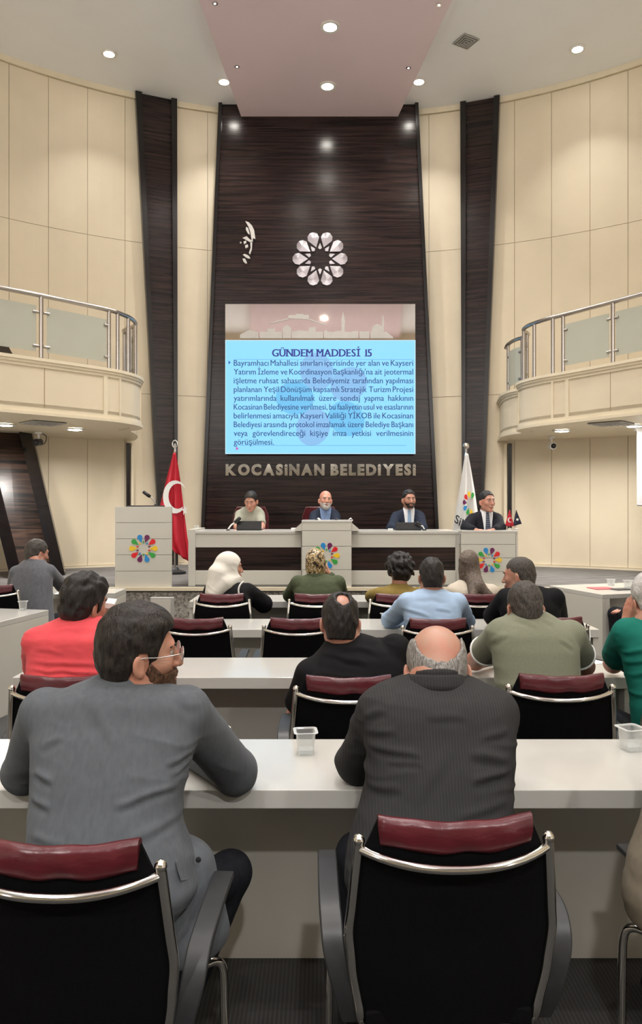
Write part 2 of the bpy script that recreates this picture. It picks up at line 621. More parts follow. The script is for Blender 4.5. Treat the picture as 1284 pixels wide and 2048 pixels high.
def dark_pillar(name, label, t0, t1, b0, b1):
    """dark wood strip on the curved wall: picture columns of its edges at the top and at the foot"""
    m = MB()
    T0, T1, B0, B1 = wall_ang(t0), wall_ang(t1), wall_ang(b0), wall_ang(b1)
    zb, zt = DAIS, CEIL - 0.005
    rows = 10

    def P3(u, z, off):
        t = (zt - z) / (zt - zb)
        a = (T0 + (B0 - T0) * t) * (1 - u) + (T1 + (B1 - T1) * t) * u
        x, y = wp(a, off)
        return (x, y, z)
    for (u0, u1, off, mi) in ((0.0, 1.0, 0.05, 0), (-0.03, 0.13, 0.11, 1), (0.88, 1.03, 0.11, 1)):
        m.cur = mi
        for i in range(rows):
            z0, z1 = zb + (zt - zb) * i / rows, zb + (zt - zb) * (i + 1) / rows
            m.hexa([P3(u0, z0, off), P3(u1, z0, off), P3(u1, z1, off), P3(u0, z1, off)],
                   [P3(u0, z0, -0.16), P3(u1, z0, -0.16), P3(u1, z1, -0.16), P3(u0, z1, -0.16)])
    return tag(m.build(name, [M['wood_pillar'], M['wood_edge']]), label, 'pillar', kind='structure')


dark_pillar('trim_4', 'dark wood tapering pillar on the left wall', 271, 350, 320, 353)
dark_pillar('trim_5', 'dark wood tapering pillar on the right wall', 924, 999, 927, 963)

# leaning dark pillar below the left balcony
m = MB()


def slab(p0, p1, w0, w1, th, y_off=0.0, inset=0.0):
    """leaning board from foot p0 to head p1 (right edge), width to the left"""
    a = [(p0[0] - w0, p0[1] - 0.25, p0[2]), (p0[0], p0[1], p0[2]), (p0[0] - 0.06, p0[1] + th, p0[2]), (p0[0] - w0 - 0.06, p0[1] - 0.25 + th, p0[2])]
    b = [(p1[0] - w1, p1[1] - 0.28, p1[2]), (p1[0], p1[1], p1[2]), (p1[0] - 0.06, p1[1] + th, p1[2]), (p1[0] - w1 - 0.06, p1[1] - 0.28 + th, p1[2])]
    return a, b


foot, head_ = (-3.46, 10.12, DAIS), (-4.78, 11.02, 4.95)
a, b = slab(foot, head_, 0.50, 0.62, 0.16)
m.hexa(a, b)
m.cur = 1
a, b = slab((foot[0] + 0.02, foot[1] - 0.04, foot[2]), (head_[0] + 0.02, head_[1] - 0.04, head_[2]), 0.07, 0.08, 0.22)
m.hexa(a, b)
a, b = slab((foot[0] - 0.46, foot[1] - 0.28, foot[2]), (head_[0] - 0.56, head_[1] - 0.31, head_[2]), 0.05, 0.06, 0.2)
m.hexa(a, b)
tag(m.build('trim_6', [M['wood_slant'], M['wood_edge']]), 'leaning dark wood pillar under the left balcony', 'pillar', kind='structure')

# slim dark posts where balcony and wall meet
for nm, px0, px1, lab in (('trim_7', 252, 259, 'slim dark strip on the wall under the left balcony'), ('trim_8', 1017, 1024, 'slim dark strip on the wall under the right balcony')):
    m = MB()
    a, b = wall_ang(px0), wall_ang(px1)
    m.prism([wp(a, 0.05), wp(b, 0.05), wp(b, -0.01), wp(a, -0.01)], DAIS, 2.62)
    tag(m.build(nm, M['wood_edge']), lab, 'trim', kind='structure')
    m = MB()
    s = 1 if px0 < 642 else -1
    a, b = wall_ang(px1 + (2 if s > 0 else -9)), wall_ang(px1 + (7 if s > 0 else -15))
    m.prism([wp(a, 0.06), wp(b, 0.06), wp(b, -0.01), wp(a, -0.01)], DAIS, 2.62)
    tag(m.build(nm.replace('7', '9').replace('8', '10'), M['cream_trim']), lab.replace('dark', 'cream'), 'trim', kind='structure')

# ------------------------------------------------------------------ balconies
BZ0, BZ1, RZ = 2.664, 3.29, 4.01
left_outline = [(-4.75, 6.6), (-4.05, 7.42), (-3.44, 8.04), (-2.95, 8.52), (-2.52, 8.98), (-2.40, 9.2), (-2.33, 9.45), (-2.35, 9.75), (-2.48, 9.98), (-2.60, 10.12), (-2.62, 10.35), (-2.66, 10.7), (-2.75, 11.1), (-2.92, 11.58)]
right_outline = [(4.95, 6.3), (4.2, 7.35), (3.56, 8.28), (3.25, 8.76), (2.97, 9.2), (2.79, 9.45), (2.655, 9.8), (2.66, 10.08), (2.78, 10.30), (2.80, 10.42), (2.71, 10.62), (2.675, 10.9), (2.70, 11.2), (2.80, 11.78)]


def offset_line(pts, dist, s):
    """offset a plan line towards the hall (dist > 0)"""
    out = []
    for i, p in enumerate(pts):
        a = pts[max(i - 1, 0)]; b = pts[min(i + 1, len(pts) - 1)]
        t = (Vector(b) - Vector(a)).normalized()
        nrm = Vector((t.y, -t.x)) * s
        out.append(tuple(Vector(p) + nrm * dist))
    return out


def balcony(side, outline, s, label):
    line = [tuple(p) for p in (Vector((q.x, q.y)) for q in smooth_path([(x, y, 0) for x, y in outline], 5))]
    wall_x = -6.6 if s > 0 else 6.6
    inner = [(wall_x, 12.2), (wall_x, line[0][1])]
    m = MB()
    m.cur = 0

    def band(o0, o1, z0, z1):
        f = offset_line(line, o1, s); g = offset_line(line, o0, s)
        for i in range(len(line) - 1):
            m.hexa([(*g[i], z0), (*g[i + 1], z0), (*f[i + 1], z0), (*f[i], z0)], [(*g[i], z1), (*g[i + 1], z1), (*f[i + 1], z1), (*f[i], z1)])
    m.prism(line + inner, BZ0, BZ0 + 0.12)
    m.cur = 1
    band(-0.12, 0.0, BZ0, BZ1)
    m.cur = 0
    band(-0.14, 0.045, BZ1 - 0.035, BZ1)            # cap mouldings
    band(-0.13, 0.030, BZ1 - 0.065, BZ1 - 0.035)
    band(-0.13, 0.015, BZ1 - 0.10, BZ1 - 0.065)
    band(-0.13, 0.020, BZ0 - 0.004, BZ0 + 0.075)    # foot mouldings
    band(-0.13, 0.034, BZ0 - 0.006, BZ0 + 0.03)
    # upright mouldings that divide the front into fields
    f0 = offset_line(line, -0.01, s); f1 = offset_line(line, 0.014, s)
    marks = [(3, 0), (8, 1), (13, 1), (19, 0), (22, 0), (34, 0), (45, 0)]
    for i, thin in marks:
        j = i + 1
        u0, u1 = (0.46, 0.52) if thin else (0.0, 0.55)
        L = lambda A, B, u: (A[0] + (B[0] - A[0]) * u, A[1] + (B[1] - A[1]) * u)
        if thin: m.cur = 2
        q = [L(f0[i], f0[j], u0), L(f0[i], f0[j], u1), L(f1[i], f1[j], u1), L(f1[i], f1[j], u0)]
        if thin:
            q = [L(f0[i], f0[j], u0), L(f0[i], f0[j], u1), L(offset_line(line, 0.003, s)[i], offset_line(line, 0.003, s)[j], u1), L(offset_line(line, 0.003, s)[i], offset_line(line, 0.003, s)[j], u0)]
        m.prism(q, BZ0 + 0.07, BZ1 - 0.1)
        m.cur = 0
    o = m.build('balcony_%s' % side, [M['cream_trim'], M['cream'], M['cream_gap']])
    tag(o, label, 'balcony', kind='structure')
    return line


line_l = balcony('left', left_outline, 1, 'cream panelled balcony with rounded end on the left wall')
line_r = balcony('right', right_outline, -1, 'cream panelled balcony with rounded end on the right wall')


def railing(line, s, label, posts, rail_spans, panes):
    """line: plan of the balcony front; posts and panes are places along it"""
    ins = offset_line(line, -0.06, s)

    def at(t):
        i = int(t); u = t - i
        i = min(i, len(ins) - 2)
        return Vector((ins[i][0] * (1 - u) + ins[i + 1][0] * u, ins[i][1] * (1 - u) + ins[i + 1][1] * u))
    root = thing('balcony_railing', label, 'railing', (*at(posts[0]), BZ1))
    base = Vector(root.location)
    for t0, t1 in rail_spans:
        m = MB()
        n = 24
        m.tube([Vector((*at(t0 + (t1 - t0) * i / n), RZ)) - base for i in range(n + 1)], 0.027, 12)
        m.build('handrail', M['steel'], root, smooth=True, auto=50)
    for t in posts:
        p = at(t)
        m = MB()
        m.tube([Vector((p.x, p.y, BZ1 - 0.005)) - base, Vector((p.x, p.y, RZ)) - base], 0.024, 12)
        m.lathe([(0.045, 0), (0.045, 0.012), (0.026, 0.02)], (p.x - base.x, p.y - base.y, 0), 14)
        m.build('post', M['steel'], root, smooth=True, auto=50)
    for t0, t1 in panes:
        m = MB()
        n = 10
        out = []
        for z in (BZ1 + 0.09, RZ - 0.12):
            out.append([Vector((*at(t0 + (t1 - t0) * i / n), z)) - base for i in range(n + 1)])
        m.grid(out, (0.006 * s, 0.008, 0))
        m.build('glass_panel', M['glass'], root)
        for t, e in ((t0, -1), (t1, 1)):
            for z in (BZ1 + 0.15, RZ - 0.19):
                p = at(t)
                d = (at(t + 0.05 * e) - p).normalized()
                m = MB()
                q = Vector((p.x, p.y, z)) - base
                m.tube([q - Vector((d.x, d.y, 0)) * 0.03, q + Vector((d.x, d.y, 0)) * 0.035], 0.017, 10)
                m.build('clamp', M['steel'], root, smooth=True, auto=50)
    return root


railing(line_l, 1, 'steel and frosted glass railing on the left balcony', [6.6, 13.4, 20.3, 23.2, 28.0, 34.0, 39.0, 47.0, 53.0],
        [(2, 22), (22, 40), (43, 58)], [(7.1, 12.9), (13.9, 19.8), (0.4, 6.1), (35.0, 38.4), (47.8, 52.4)])
railing(line_r, -1, 'steel and frosted glass railing on the right balcony', [5.5, 13.6, 20.6, 23.0, 28.0, 34.0, 39.0, 47.0, 56.0],
        [(1, 22), (22, 41), (44, 60)], [(14.1, 20.1), (6.0, 13.1), (0.2, 5.0), (35.0, 38.4), (47.8, 55.4)])

# ------------------------------------------------------------------ lamps
def ceiling_light(x, y, z, label, power, r=0.085, group='ceiling downlights', lampsize=0.15, spread=105, color=WARM):
    t = thing('ceiling_light', label, 'light', (x, y, z), 0, group)
    m = MB(); m.lathe([(r * 1.28, -0.012), (r * 1.28, 0.004), (r * 1.0, 0.006), (r * 1.0, -0.012)], n=24)
    m.build('ring', M['lamp_ring'], t)
    m = MB(); m.lathe([(r, -0.010), (r * 0.6, -0.016), (0.001, -0.018)], n=24)
    m.build('diffuser', M['lamp'], t)
    lamp(x, y, -0.025, power, lampsize, color, spread, parent=t)
    return t


CL = CEIL - 0.006
vis = [(P(218, 107, 10.6), 'ceiling downlight above the left wall, left of the mauve band'), (P(1155, 97, 10.49), 'ceiling downlight above the right wall, right of the air vent'),
       (P(448, 162, 11.3), 'ceiling downlight at the left edge of the mauve band'), (P(838, 160, 11.3), 'ceiling downlight at the right edge of the mauve band')]
for i, (p, lab) in enumerate(vis):
    ceiling_light(p.x, p.y, CL, lab, HALL_POWER * (0.45 if i < 2 else 0.7), spread=85)
for p, lab in ((P(660, 52, 9.69), 'round downlight in the mauve band, the nearer one'), (P(655, 171, 11.06), 'round downlight in the mauve band, close to the dark panel')):
    ceiling_light(p.x, p.y, zs - 0.006, lab, HALL_POWER, r=0.1)
# lamps of the hall further back, over the audience
for (x, y) in ((-3.4, 7.4), (3.6, 7.4), (1.95, 8.5), (-3.6, 4.6), (3.8, 4.6), (-3.6, 1.2), (3.8, 1.2), (-3.6, -2.2), (3.8, -2.2)):
    ceiling_light(x, y, CL, 'ceiling downlight over the audience rows', HALL_POWER)
for x, y in ((-0.44, 8.2), (0.36, 8.2), (-0.45, 6.5), (0.45, 6.5), (0.1, 4.2), (0.1, 1.6), (0.1, -1.0)):
    ceiling_light(x, y, zs - 0.006, 'ceiling downlight over the audience rows', HALL_POWER, r=0.1)
# small pin spots of the mauve band
for i, (px, py, d, lab) in enumerate(((430, 5, 9.24, 'tiny pin spot at the left top of the mauve band'), (878, 9, 9.27, 'tiny pin spot at the right top of the mauve band'),
                       (474, 132, 10.57, 'tiny pin spot on the left of the mauve band, nearer the dark panel'), (817, 135, 10.6, 'tiny pin spot on the right of the mauve band, nearer the dark panel'))):
    p = P(px, py, d)
    t = thing('pin_spot', lab, 'light', (p.x, p.y, zs - 0.004), 0, 'pin spots of the mauve band')
    m = MB(); m.lathe([(0.034, -0.008), (0.034, 0.002), (0.02, 0.003), (0.02, -0.008)], n=16); m.build('ring', M['chrome'], t)
    m = MB(); m.lathe([(0.02, -0.006), (0.001, -0.012)], n=16); m.build('diffuser', M['lamp'], t)
# under the balconies
for px, py, lab in ((10, 848, 'downlight under the left balcony at the photo edge'), (150, 857, 'downlight under the left balcony near its rounded end'),
                    (1124, 860, 'downlight under the right balcony near its rounded end'), (1268, 850, 'downlight under the right balcony at the photo edge')):
    d = (EYE - BZ0) * FPX / (py - 1012)
    p = P(px, py, d)
    ceiling_light(p.x, p.y, BZ0 - 0.008, lab, UNDER_POWER, r=0.10, group='downlights under the balconies', lampsize=0.18, spread=160)
# under the rear gallery
for x in (-1.7, 0.25, 2.1):
    ceiling_light(x, -0.45, 3.096, 'downlight under the rear gallery', REAR_POWER, r=0.09, group='downlights under the rear gallery', lampsize=0.12, spread=170)

# air vents
def vent(name_label, x, y, z, w, rz=0.0, l=None):
    t = thing('air_vent', name_label, 'vent', (x, y, z), rz)
    l = l or w
    m = MB()
    for k in range(4):
        a, b = 1 - k * 0.25, 1 - k * 0.25 - 0.13
        z0 = -0.012 - 0.004 * k
        for (x0, x1, y0, y1) in ((-a, a, -a, -b), (-a, a, b, a), (-a, -b, -b, b), (b, a, -b, b)):
            m.box(x0 * w / 2, x1 * w / 2, y0 * l / 2, y1 * l / 2, z0, z0 + 0.01)
    m.build('grille', M['vent'], t)
    m = MB(); m.box(-w * 0.49, w * 0.49, -l * 0.49, l * 0.49, -0.002, 0.004)
    m.build('duct_opening', M['vent_dark'], t)
    return t


p = P(932, 82, 10.32)
vent('square air vent in the ceiling right of the mauve band', p.x, p.y, CL, 0.26, 0.5)
d = (EYE - BZ0) * FPX / (845 - 1012); p = P(85, 845, d)
vent('square air vent under the left balcony between two downlights', p.x, p.y, BZ0 - 0.007, 0.42, 0.75)
p = P(1222, 846, (EYE - BZ0) * FPX / (846 - 1012))
vent('square air vent under the right balcony between two downlights', p.x, p.y, BZ0 - 0.007, 0.42, -0.75)
# ------------------------------------------------------------------ lettering helpers
TEXTS = []


def text_curve(s, size, bold=0.0, shear=0.0, extrude=0.0, sx=1.0):
    cu = bpy.data.curves.new('text', 'FONT')
    cu.body = s
    cu.size = size
    cu.offset = bold
    cu.shear = shear
    cu.extrude = extrude
    cu.resolution_u = 3
    o = bpy.data.objects.new('text', cu)
    C.objects.link(o)
    return o


def texts_to_meshes(objs):
    """convert text objects to plain meshes, all at once"""
    dg = bpy.context.evaluated_depsgraph_get()
    dg.update()
    out = []
    for o in objs:
        me = bpy.data.meshes.new_from_object(o.evaluated_get(dg))
        out.append(me)
    for o in objs:
        cu = o.data
        bpy.data.objects.remove(o)
        bpy.data.curves.remove(cu)
    return out


def me_bounds(me):
    co = np.empty(len(me.vertices) * 3, np.float32)
    me.vertices.foreach_get('co', co)
    co = co.reshape(-1, 3)
    return co, co.min(0), co.max(0)


def set_co(me, co):
    me.vertices.foreach_set('co', np.ascontiguousarray(co, np.float32).ravel())
    me.update()


def join_meshes(name, mes):
    vs, fs = [], []
    for me in mes:
        b = len(vs)
        vs += [tuple(v.co) for v in me.vertices]
        fs += [[b + i for i in p.vertices] for p in me.polygons]
        bpy.data.meshes.remove(me)
    me = bpy.data.meshes.new(name)
    me.from_pydata(vs, [], fs)
    me.update()
    return me


def wall_xz(px, py, Y):
    p = P(px, py, Y)
    return p.x, p.z


# ------------------------------------------------------------------ the wall screen
SY = 11.80
x0, z1 = wall_xz(450.5, 680, SY)
x1, z0 = wall_xz(831, 908, SY)
scr = thing('wall_screen', 'lit pale blue wall screen showing dark blue agenda text', 'screen', ((x0 + x1) / 2, SY, z0))
sc = Vector(scr.location)
m = MB(); m.box(x0 - sc.x, x1 - sc.x, 0.004, 0.12, 0, z1 - z0)
m.build('screen_housing', M['black'], scr)


def screen_mat():
    mt, nt, b = mat_base('lit_screen')
    tc = nt.nodes.new('ShaderNodeTexCoord')
    wv = nt.nodes.new('ShaderNodeTexWave')
    wv.bands_direction = 'Z'
    wv.inputs['Scale'].default_value = 55
    mx = nt.nodes.new('ShaderNodeMix'); mx.data_type = 'RGBA'
    mx.inputs['A'].default_value = srgb(126, 204, 249)
    mx.inputs['B'].default_value = srgb(138, 212, 252)
    nt.links.new(tc.outputs['Object'], wv.inputs['Vector'])
    nt.links.new(wv.outputs['Fac'], mx.inputs['Factor'])
    nt.links.new(mx.outputs['Result'], b.inputs['Emission Color'])
    b.inputs['Base Color'].default_value = (0.02, 0.02, 0.02, 1)
    b.inputs['Emission Strength'].default_value = SCREEN_GAIN
    b.inputs['Roughness'].default_value = 0.5
    return mt


def glow(name, col, s=0.95):
    return pbr(name, (0.01, 0.01, 0.012), 0.5, emit=(col, s), var=0.01)


m = MB(); m.box(x0 - sc.x + 0.012, x1 - sc.x - 0.012, 0.0, 0.006, 0.012, z1 - z0 - 0.012)
m.build('display', screen_mat(), scr)
m = MB()
for (a, b_, c, d_) in ((x0 - sc.x, x0 - sc.x + 0.012, 0, z1 - z0), (x1 - sc.x - 0.012, x1 - sc.x, 0, z1 - z0), (x0 - sc.x, x1 - sc.x, 0, 0.012), (x0 - sc.x, x1 - sc.x, z1 - z0 - 0.012, z1 - z0)):
    m.box(a, b_, -0.001, 0.005, c, d_)
m.build('lit_border', glow('screen_border_glow', srgb(205, 240, 255)), scr)
# faint petals behind the writing
m = MB()
ccx, ccz = wall_xz(648, 800, SY)
for k in range(5):
    a = PI / 2 + k * 2 * PI / 5 + 0.25
    cx, cz = ccx + 0.46 * math.cos(a), ccz + 0.46 * math.sin(a)
    pts = []
    for q in range(24):
        th = 2 * PI * q / 24
        u, v = 0.30 * math.cos(th), 0.26 * math.sin(th)
        pts.append((cx - sc.x + u * math.cos(a) - v * math.sin(a), cz - sc.z + u * math.sin(a) + v * math.cos(a)))
    m.cur = 0 if k in (0, 2, 4) else 1
    m.plate(pts, -0.0012, -0.0002)
m.build('watermark', [glow('watermark_lilac', srgb(140, 196, 245)), glow('watermark_blue', srgb(112, 200, 248))], scr)
m = MB()
for (pxa, pxb, py) in ((467, 826, 719), (480, 812, 891)):
    a, zz = wall_xz(pxa, py, SY); b_, _ = wall_xz(pxb, py, SY)
    m.box(a - sc.x, b_ - sc.x, -0.002, 0.0, zz - sc.z - 0.003, zz - sc.z + 0.003)
m.build('rule_line', glow('rule_blue', srgb(96, 160, 205)), scr)
m = MB()
a, zz = wall_xz(457, 725, SY)
m.plate([(a - sc.x, zz - sc.z - 0.03), (a - sc.x + 0.035, zz - sc.z), (a - sc.x, zz - sc.z + 0.03)], -0.002, 0.0)
m.build('bullet_mark', glow('bullet_blue', srgb(40, 90, 190)), scr)
m = MB()
a, zz = wall_xz(472, 897, SY)
m.plate([(a - sc.x, zz - sc.z - 0.03), (a - sc.x + 0.045, zz - sc.z), (a - sc.x, zz - sc.z + 0.03)], -0.002, 0.0)
m.build('pointer_mark', glow('pointer_pink', srgb(200, 90, 190)), scr)

ink = glow('ink_blue', srgb(24, 72, 142), 0.85)
ink_t = glow('ink_title', srgb(22, 36, 150), 0.85)
LINES = ["Bayramhacı Mahallesi sınırları içerisinde yer alan ve Kayseri",
         "Yatırım İzleme ve Koordinasyon Başkanlığı'na ait jeotermal",
         "işletme ruhsat sahasında Belediyemiz tarafından yapılması",
         "planlanan Yeşil Dönüşüm kapsamlı Stratejik Turizm Projesi",
         "yatırımlarında kullanılmak üzere sondaj yapma hakkının",
         "Kocasinan Belediyesine verilmesi, bu faaliyetin usul ve esaslarının",
         "belirlenmesi amacıyla Kayseri Valiliği YİKOB ile Kocasinan",
         "Belediyesi arasında protokol imzalamak üzere Belediye Başkanı",
         "veya görevlendireceği kişiye imza yetkisi verilmesinin",
         "görüşülmesi."]
TS = 0.130


def bold_line(me, mat, dx_):
    """the same line struck twice, a hair apart, for a heavier stroke"""
    n = len(me.vertices)
    vs = [tuple(v.co) for v in me.vertices]
    fs = [list(p.vertices) for p in me.polygons]
    both = bpy.data.meshes.new('screen_text')
    both.from_pydata(vs + [(x + dx_, y - 0.0003, z) for x, y, z in vs], [], fs + [[n + i for i in f] for f in fs])
    both.update()
    bpy.data.meshes.remove(me)
    return link('screen_text', both, mat, scr)


objs, where = [], []
for li, ln in enumerate(LINES):
    for w in ln.split(' '):
        objs.append(text_curve(w, TS))
        where.append(li)
TITLE = 'GÜNDEM MADDESİ 15'
for ch in TITLE.replace(' ', ''): objs.append(text_curve(ch, 0.17))
LET = "KOCASiNAN BELEDiYESi"
letters = [ch for ch in LET if ch != ' ']
for ch in letters:
    objs.append(text_curve(ch, 0.25, bold=0.015, extrude=0.022))
objs.append(text_curve('SiN', 0.16, bold=0.002))
mes = texts_to_meshes(objs)
nwords = len(where)
lx, _ = wall_xz(467.5, 0, SY); rx, _ = wall_xz(826, 0, SY)
for li in range(len(LINES)):
    ids = [i for i in range(nwords) if where[i] == li]
    _, zb = wall_xz(0, 731.5 + 17.55 * li, SY)
    ws = []
    for i in ids:
        co, lo, hi = me_bounds(mes[i])
        ws.append(hi[0] - lo[0])
    tot = sum(ws)
    last = li == len(LINES) - 1
    sxx = 0.94
    if tot * sxx > (rx - lx) * 0.93:
        sxx = (rx - lx) * 0.93 / tot
    gap = ((rx - lx) - tot * sxx) / max(1, len(ids) - 1) if not last else 0.05
    cur = lx
    for i, w in zip(ids, ws):
        co, lo, hi = me_bounds(mes[i])
        c2 = np.empty_like(co)
        c2[:, 0] = (co[:, 0] - lo[0]) * sxx + cur - sc.x
        c2[:, 1] = -0.0022 - co[:, 2]
        c2[:, 2] = co[:, 1] + zb - sc.z
        set_co(mes[i], c2)
        cur += w * sxx + gap
    me = join_meshes('screen_text', [mes[i] for i in ids])
    bold_line(me, ink, 0.0022)
# title, set letter by letter with small slab serifs
ax, zb = wall_xz(544, 713, SY); bx, zt = wall_xz(740, 698.5, SY)
tm = mes[nwords:nwords + len(TITLE.replace(' ', ''))]
bnd = [me_bounds(q) for q in tm]
gapw, spw = 0.020, 0.075
tot = sum(b[2][0] - b[1][0] for b in bnd) + gapw * (len(tm) - 1) + 2 * (spw - gapw)
k = (bx - ax) / tot
capz = (zt - zb) / bnd[2][2][1]
FEET = {'Ü': ((0.10, 1), (0.90, 1)), 'N': ((0.08, 0), (0.08, 1), (0.92, 1)), 'D': ((0.10, 0), (0.10, 1)), 'E': ((0.14, 0), (0.14, 1)), 'M': ((0.08, 0), (0.92, 0), (0.10, 1), (0.90, 1)), 'A': ((0.06, 0), (0.94, 0)), 'İ': ((0.5, 0), (0.5, 1)), '1': ((0.6, 0),)}
vs, fs, cur, q = [], [], ax, 0
for ch in TITLE:
    if ch == ' ':
        cur += (spw - gapw) * k
        continue
    co, lo, hi = bnd[q]
    w = (hi[0] - lo[0]) * k
    if ch == '1': cur += 0.02
    for sh in (0.0, 0.010):
        b0 = len(vs)
        vs += [((x - lo[0]) * k + cur - sc.x + sh, -0.0022 - (0.0003 if sh else 0), z * capz + zb - sc.z) for x, z, _ in co]
        fs += [[b0 + i for i in p.vertices] for p in tm[q].polygons]
    for u, top in FEET.get(ch, ()):
        cxx = cur + w * u - sc.x + 0.005
        z0_, z1_ = (zt - 0.011, zt) if top else (zb, zb + 0.011)
        b0 = len(vs)
        vs += [(cxx - 0.026, -0.0027, z0_ - sc.z), (cxx + 0.026, -0.0027, z0_ - sc.z), (cxx + 0.026, -0.0027, z1_ - sc.z), (cxx - 0.026, -0.0027, z1_ - sc.z)]
        fs.append([b0, b0 + 1, b0 + 2, b0 + 3])
    cur += w + gapw * k
    q += 1
me = bpy.data.meshes.new('screen_text')
me.from_pydata(vs, [], fs)
me.update()
link('screen_text', me, ink_t, scr)
nwords += len(tm) - 1

# metal letters under the screen
LY = 11.95
ax, zb = wall_xz(452, 951.5, LY); bx, zt = wall_xz(831, 929, LY)
let = thing('wall_lettering', 'row of mirrored metal letters reading KOCASİNAN BELEDİYESİ under the screen', 'lettering', ((ax + bx) / 2, LY, zb))
ws = []
lm = mes[nwords + 1: nwords + 1 + len(letters)]
for me in lm:
    co, lo, hi = me_bounds(me)
    ws.append((lo.copy(), hi.copy()))
space, kern = 0.11, 0.026
tot = sum(h[0] - l[0] for l, h in ws) + kern * (len(letters) - 2) + space
k = (bx - ax) / tot
cur = ax
it = iter(range(len(letters)))
for ch in LET:
    if ch == ' ':
        cur += (space - kern) * k
        continue
    i = next(it)
    me = lm[i]
    co, lo, hi = me_bounds(me)
    zsc = (zt - zb) / (hi[1] - max(lo[1], -0.01))
    c2 = np.empty_like(co)
    c2[:, 0] = (co[:, 0] - lo[0]) * k + cur - let.location.x
    c2[:, 1] = -co[:, 2] - 0.026
    c2[:, 2] = (co[:, 1] - lo[1]) * zsc
    set_co(me, c2)
    link('letter', me, M['satin'], let)
    cur += (hi[0] - lo[0] + kern) * k
flag_text = mes[-1]

# mirrored strip with the skyline above the screen
ax, zb = wall_xz(450.5, 680, 11.84); bx, zt = wall_xz(830.5, 608, 11.84)
mir = thing('mirror_panel', 'tinted mirror strip with an etched city skyline above the screen', 'mirror', ((ax + bx) / 2, 11.84, zb))
m = MB(); m.box(ax - mir.location.x, bx - mir.location.x, 0.0, 0.11, 0.0, zt - zb)
m.build('mirror_sheet', M['mirror_panel'], mir)
m = MB()


def sky(pts):
    q = []
    for px, py in pts:
        a, zz = wall_xz(420 + px / 2.918, 400 + py / 2.918, 11.83)
        q.append((a - mir.location.x, max(0.004, zz - zb)))
    m.plate(q, -0.008, 0.001)


sky([(175, 807), (175, 785), (230, 757), (280, 772), (285, 807)])
sky([(290, 807), (290, 768), (335, 768), (335, 750), (378, 750), (378, 768), (420, 768), (420, 807)])
sky([(424, 807), (424, 745), (448, 727), (473, 745), (473, 807)])
sky([(477, 807), (477, 768), (520, 760), (577, 766), (577, 742), (617, 742), (617, 768), (660, 768), (660, 807)])
sky([(665, 807), (665, 770), (676, 757), (688, 768), (727, 770), (727, 764), (766, 764), (768, 720), (765, 712), (771, 680), (777, 648), (783, 680), (789, 712), (786, 720), (786, 768), (826, 770), (826, 765), (866, 765), (866, 807)])
sky([(872, 807), (872, 766), (930, 766), (930, 807)])
sky([(936, 807), (936, 770), (944, 766), (946, 745), (957, 732), (975, 723), (995, 730), (1003, 742), (1003, 712), (1010, 668), (1017, 712), (1014, 770), (1030, 768), (1050, 785), (1070, 800), (1070, 807)])
sky([(455, 690), (458, 672), (500, 672), (500, 664), (545, 664), (545, 670), (577, 670), (577, 697)])
sky([(340, 720), (450, 690), (458, 697), (360, 720)])
sky([(575, 697), (585, 694), (680, 730), (668, 732)])
m.build('skyline_relief', M['etched'], mir)


# ------------------------------------------------------------------ the ten petal emblem
def petal_pts(r0, r1, hw, rounded, n=10):
    """outline of one petal along +z"""
    if rounded:
        pts = [(0, r0)]
        rc = r1 - hw
        for i in range(n + 1):
            a = -0.25 + (PI + 0.5) * i / n
            pts.append((hw * math.cos(a), rc + hw * math.sin(a)))
        return pts
    return [(0, r0), (hw * 0.95, r1 * 0.80), (hw * 0.62, r1 * 0.965), (0, r1), (-hw * 0.62, r1 * 0.965), (-hw * 0.95, r1 * 0.80)]


ORDER = ['purple', 'red', 'yellow', 'green', 'blue']


def emblem_petals(parent, cx, y, cz, R, mats=None, depth=0.006, metal=False):
    for k in range(10):
        a = math.radians(18 + 36 * k)
        ca, sa = math.cos(a), math.sin(a)
        rot = lambda u, v: (cx + u * ca + v * sa, cz - u * sa + v * ca)
        m = MB()
        if metal:
            hw = R * 0.235
            q = [(0, R * 0.46), (hw, R * 0.80), (hw * 0.72, R * 0.955), (0, R), (-hw * 0.72, R * 0.955), (-hw, R * 0.80)]
            hw = R * 0.215
            q = [(0, R * 0.44), (hw, R * 0.76), (hw * 0.86, R * 0.91), (hw * 0.30, R), (-hw * 0.30, R), (-hw * 0.86, R * 0.91), (-hw, R * 0.76)]
            m.plate([rot(u, v) for u, v in q], y - depth, y)
            # raised ridge so that the facets catch the light
            t = [rot(u * 0.86, (v - R * 0.74) * 0.86 + R * 0.74) for u, v in q]
            c0 = rot(0, R * 0.80)
            m.add([(p[0], y - depth, p[1]) for p in [rot(u, v) for u, v in q]] + [(c0[0], y - depth - 0.007, c0[1])],
                  [(i, (i + 1) % len(q), len(q)) for i in range(len(q))])
            m.build('petal', M['mirror'], parent)
        else:
            m.plate([rot(u, v) for u, v in petal_pts(R * 0.42, R, R * 0.178, True)], y - depth, y)
            m.build('petal', EMB[ORDER[k % 5]], parent)
        a2 = math.radians(36 * k)
        ca2, sa2 = math.cos(a2), math.sin(a2)
        rot2 = lambda u, v: (cx + u * ca2 + v * sa2, cz - u * sa2 + v * ca2)
        m = MB()
        w = R * (0.062 if not metal else 0.075)
        m.plate([rot2(u, v) for u, v in ((0, R * (0.56 if not metal else 0.58)), (w, R * 0.40), (0, R * 0.345), (-w, R * 0.40))], y - depth, y)
        m.build('star_point', M['mirror'] if metal else EMB[ORDER[(k + 3) % 5]], parent)


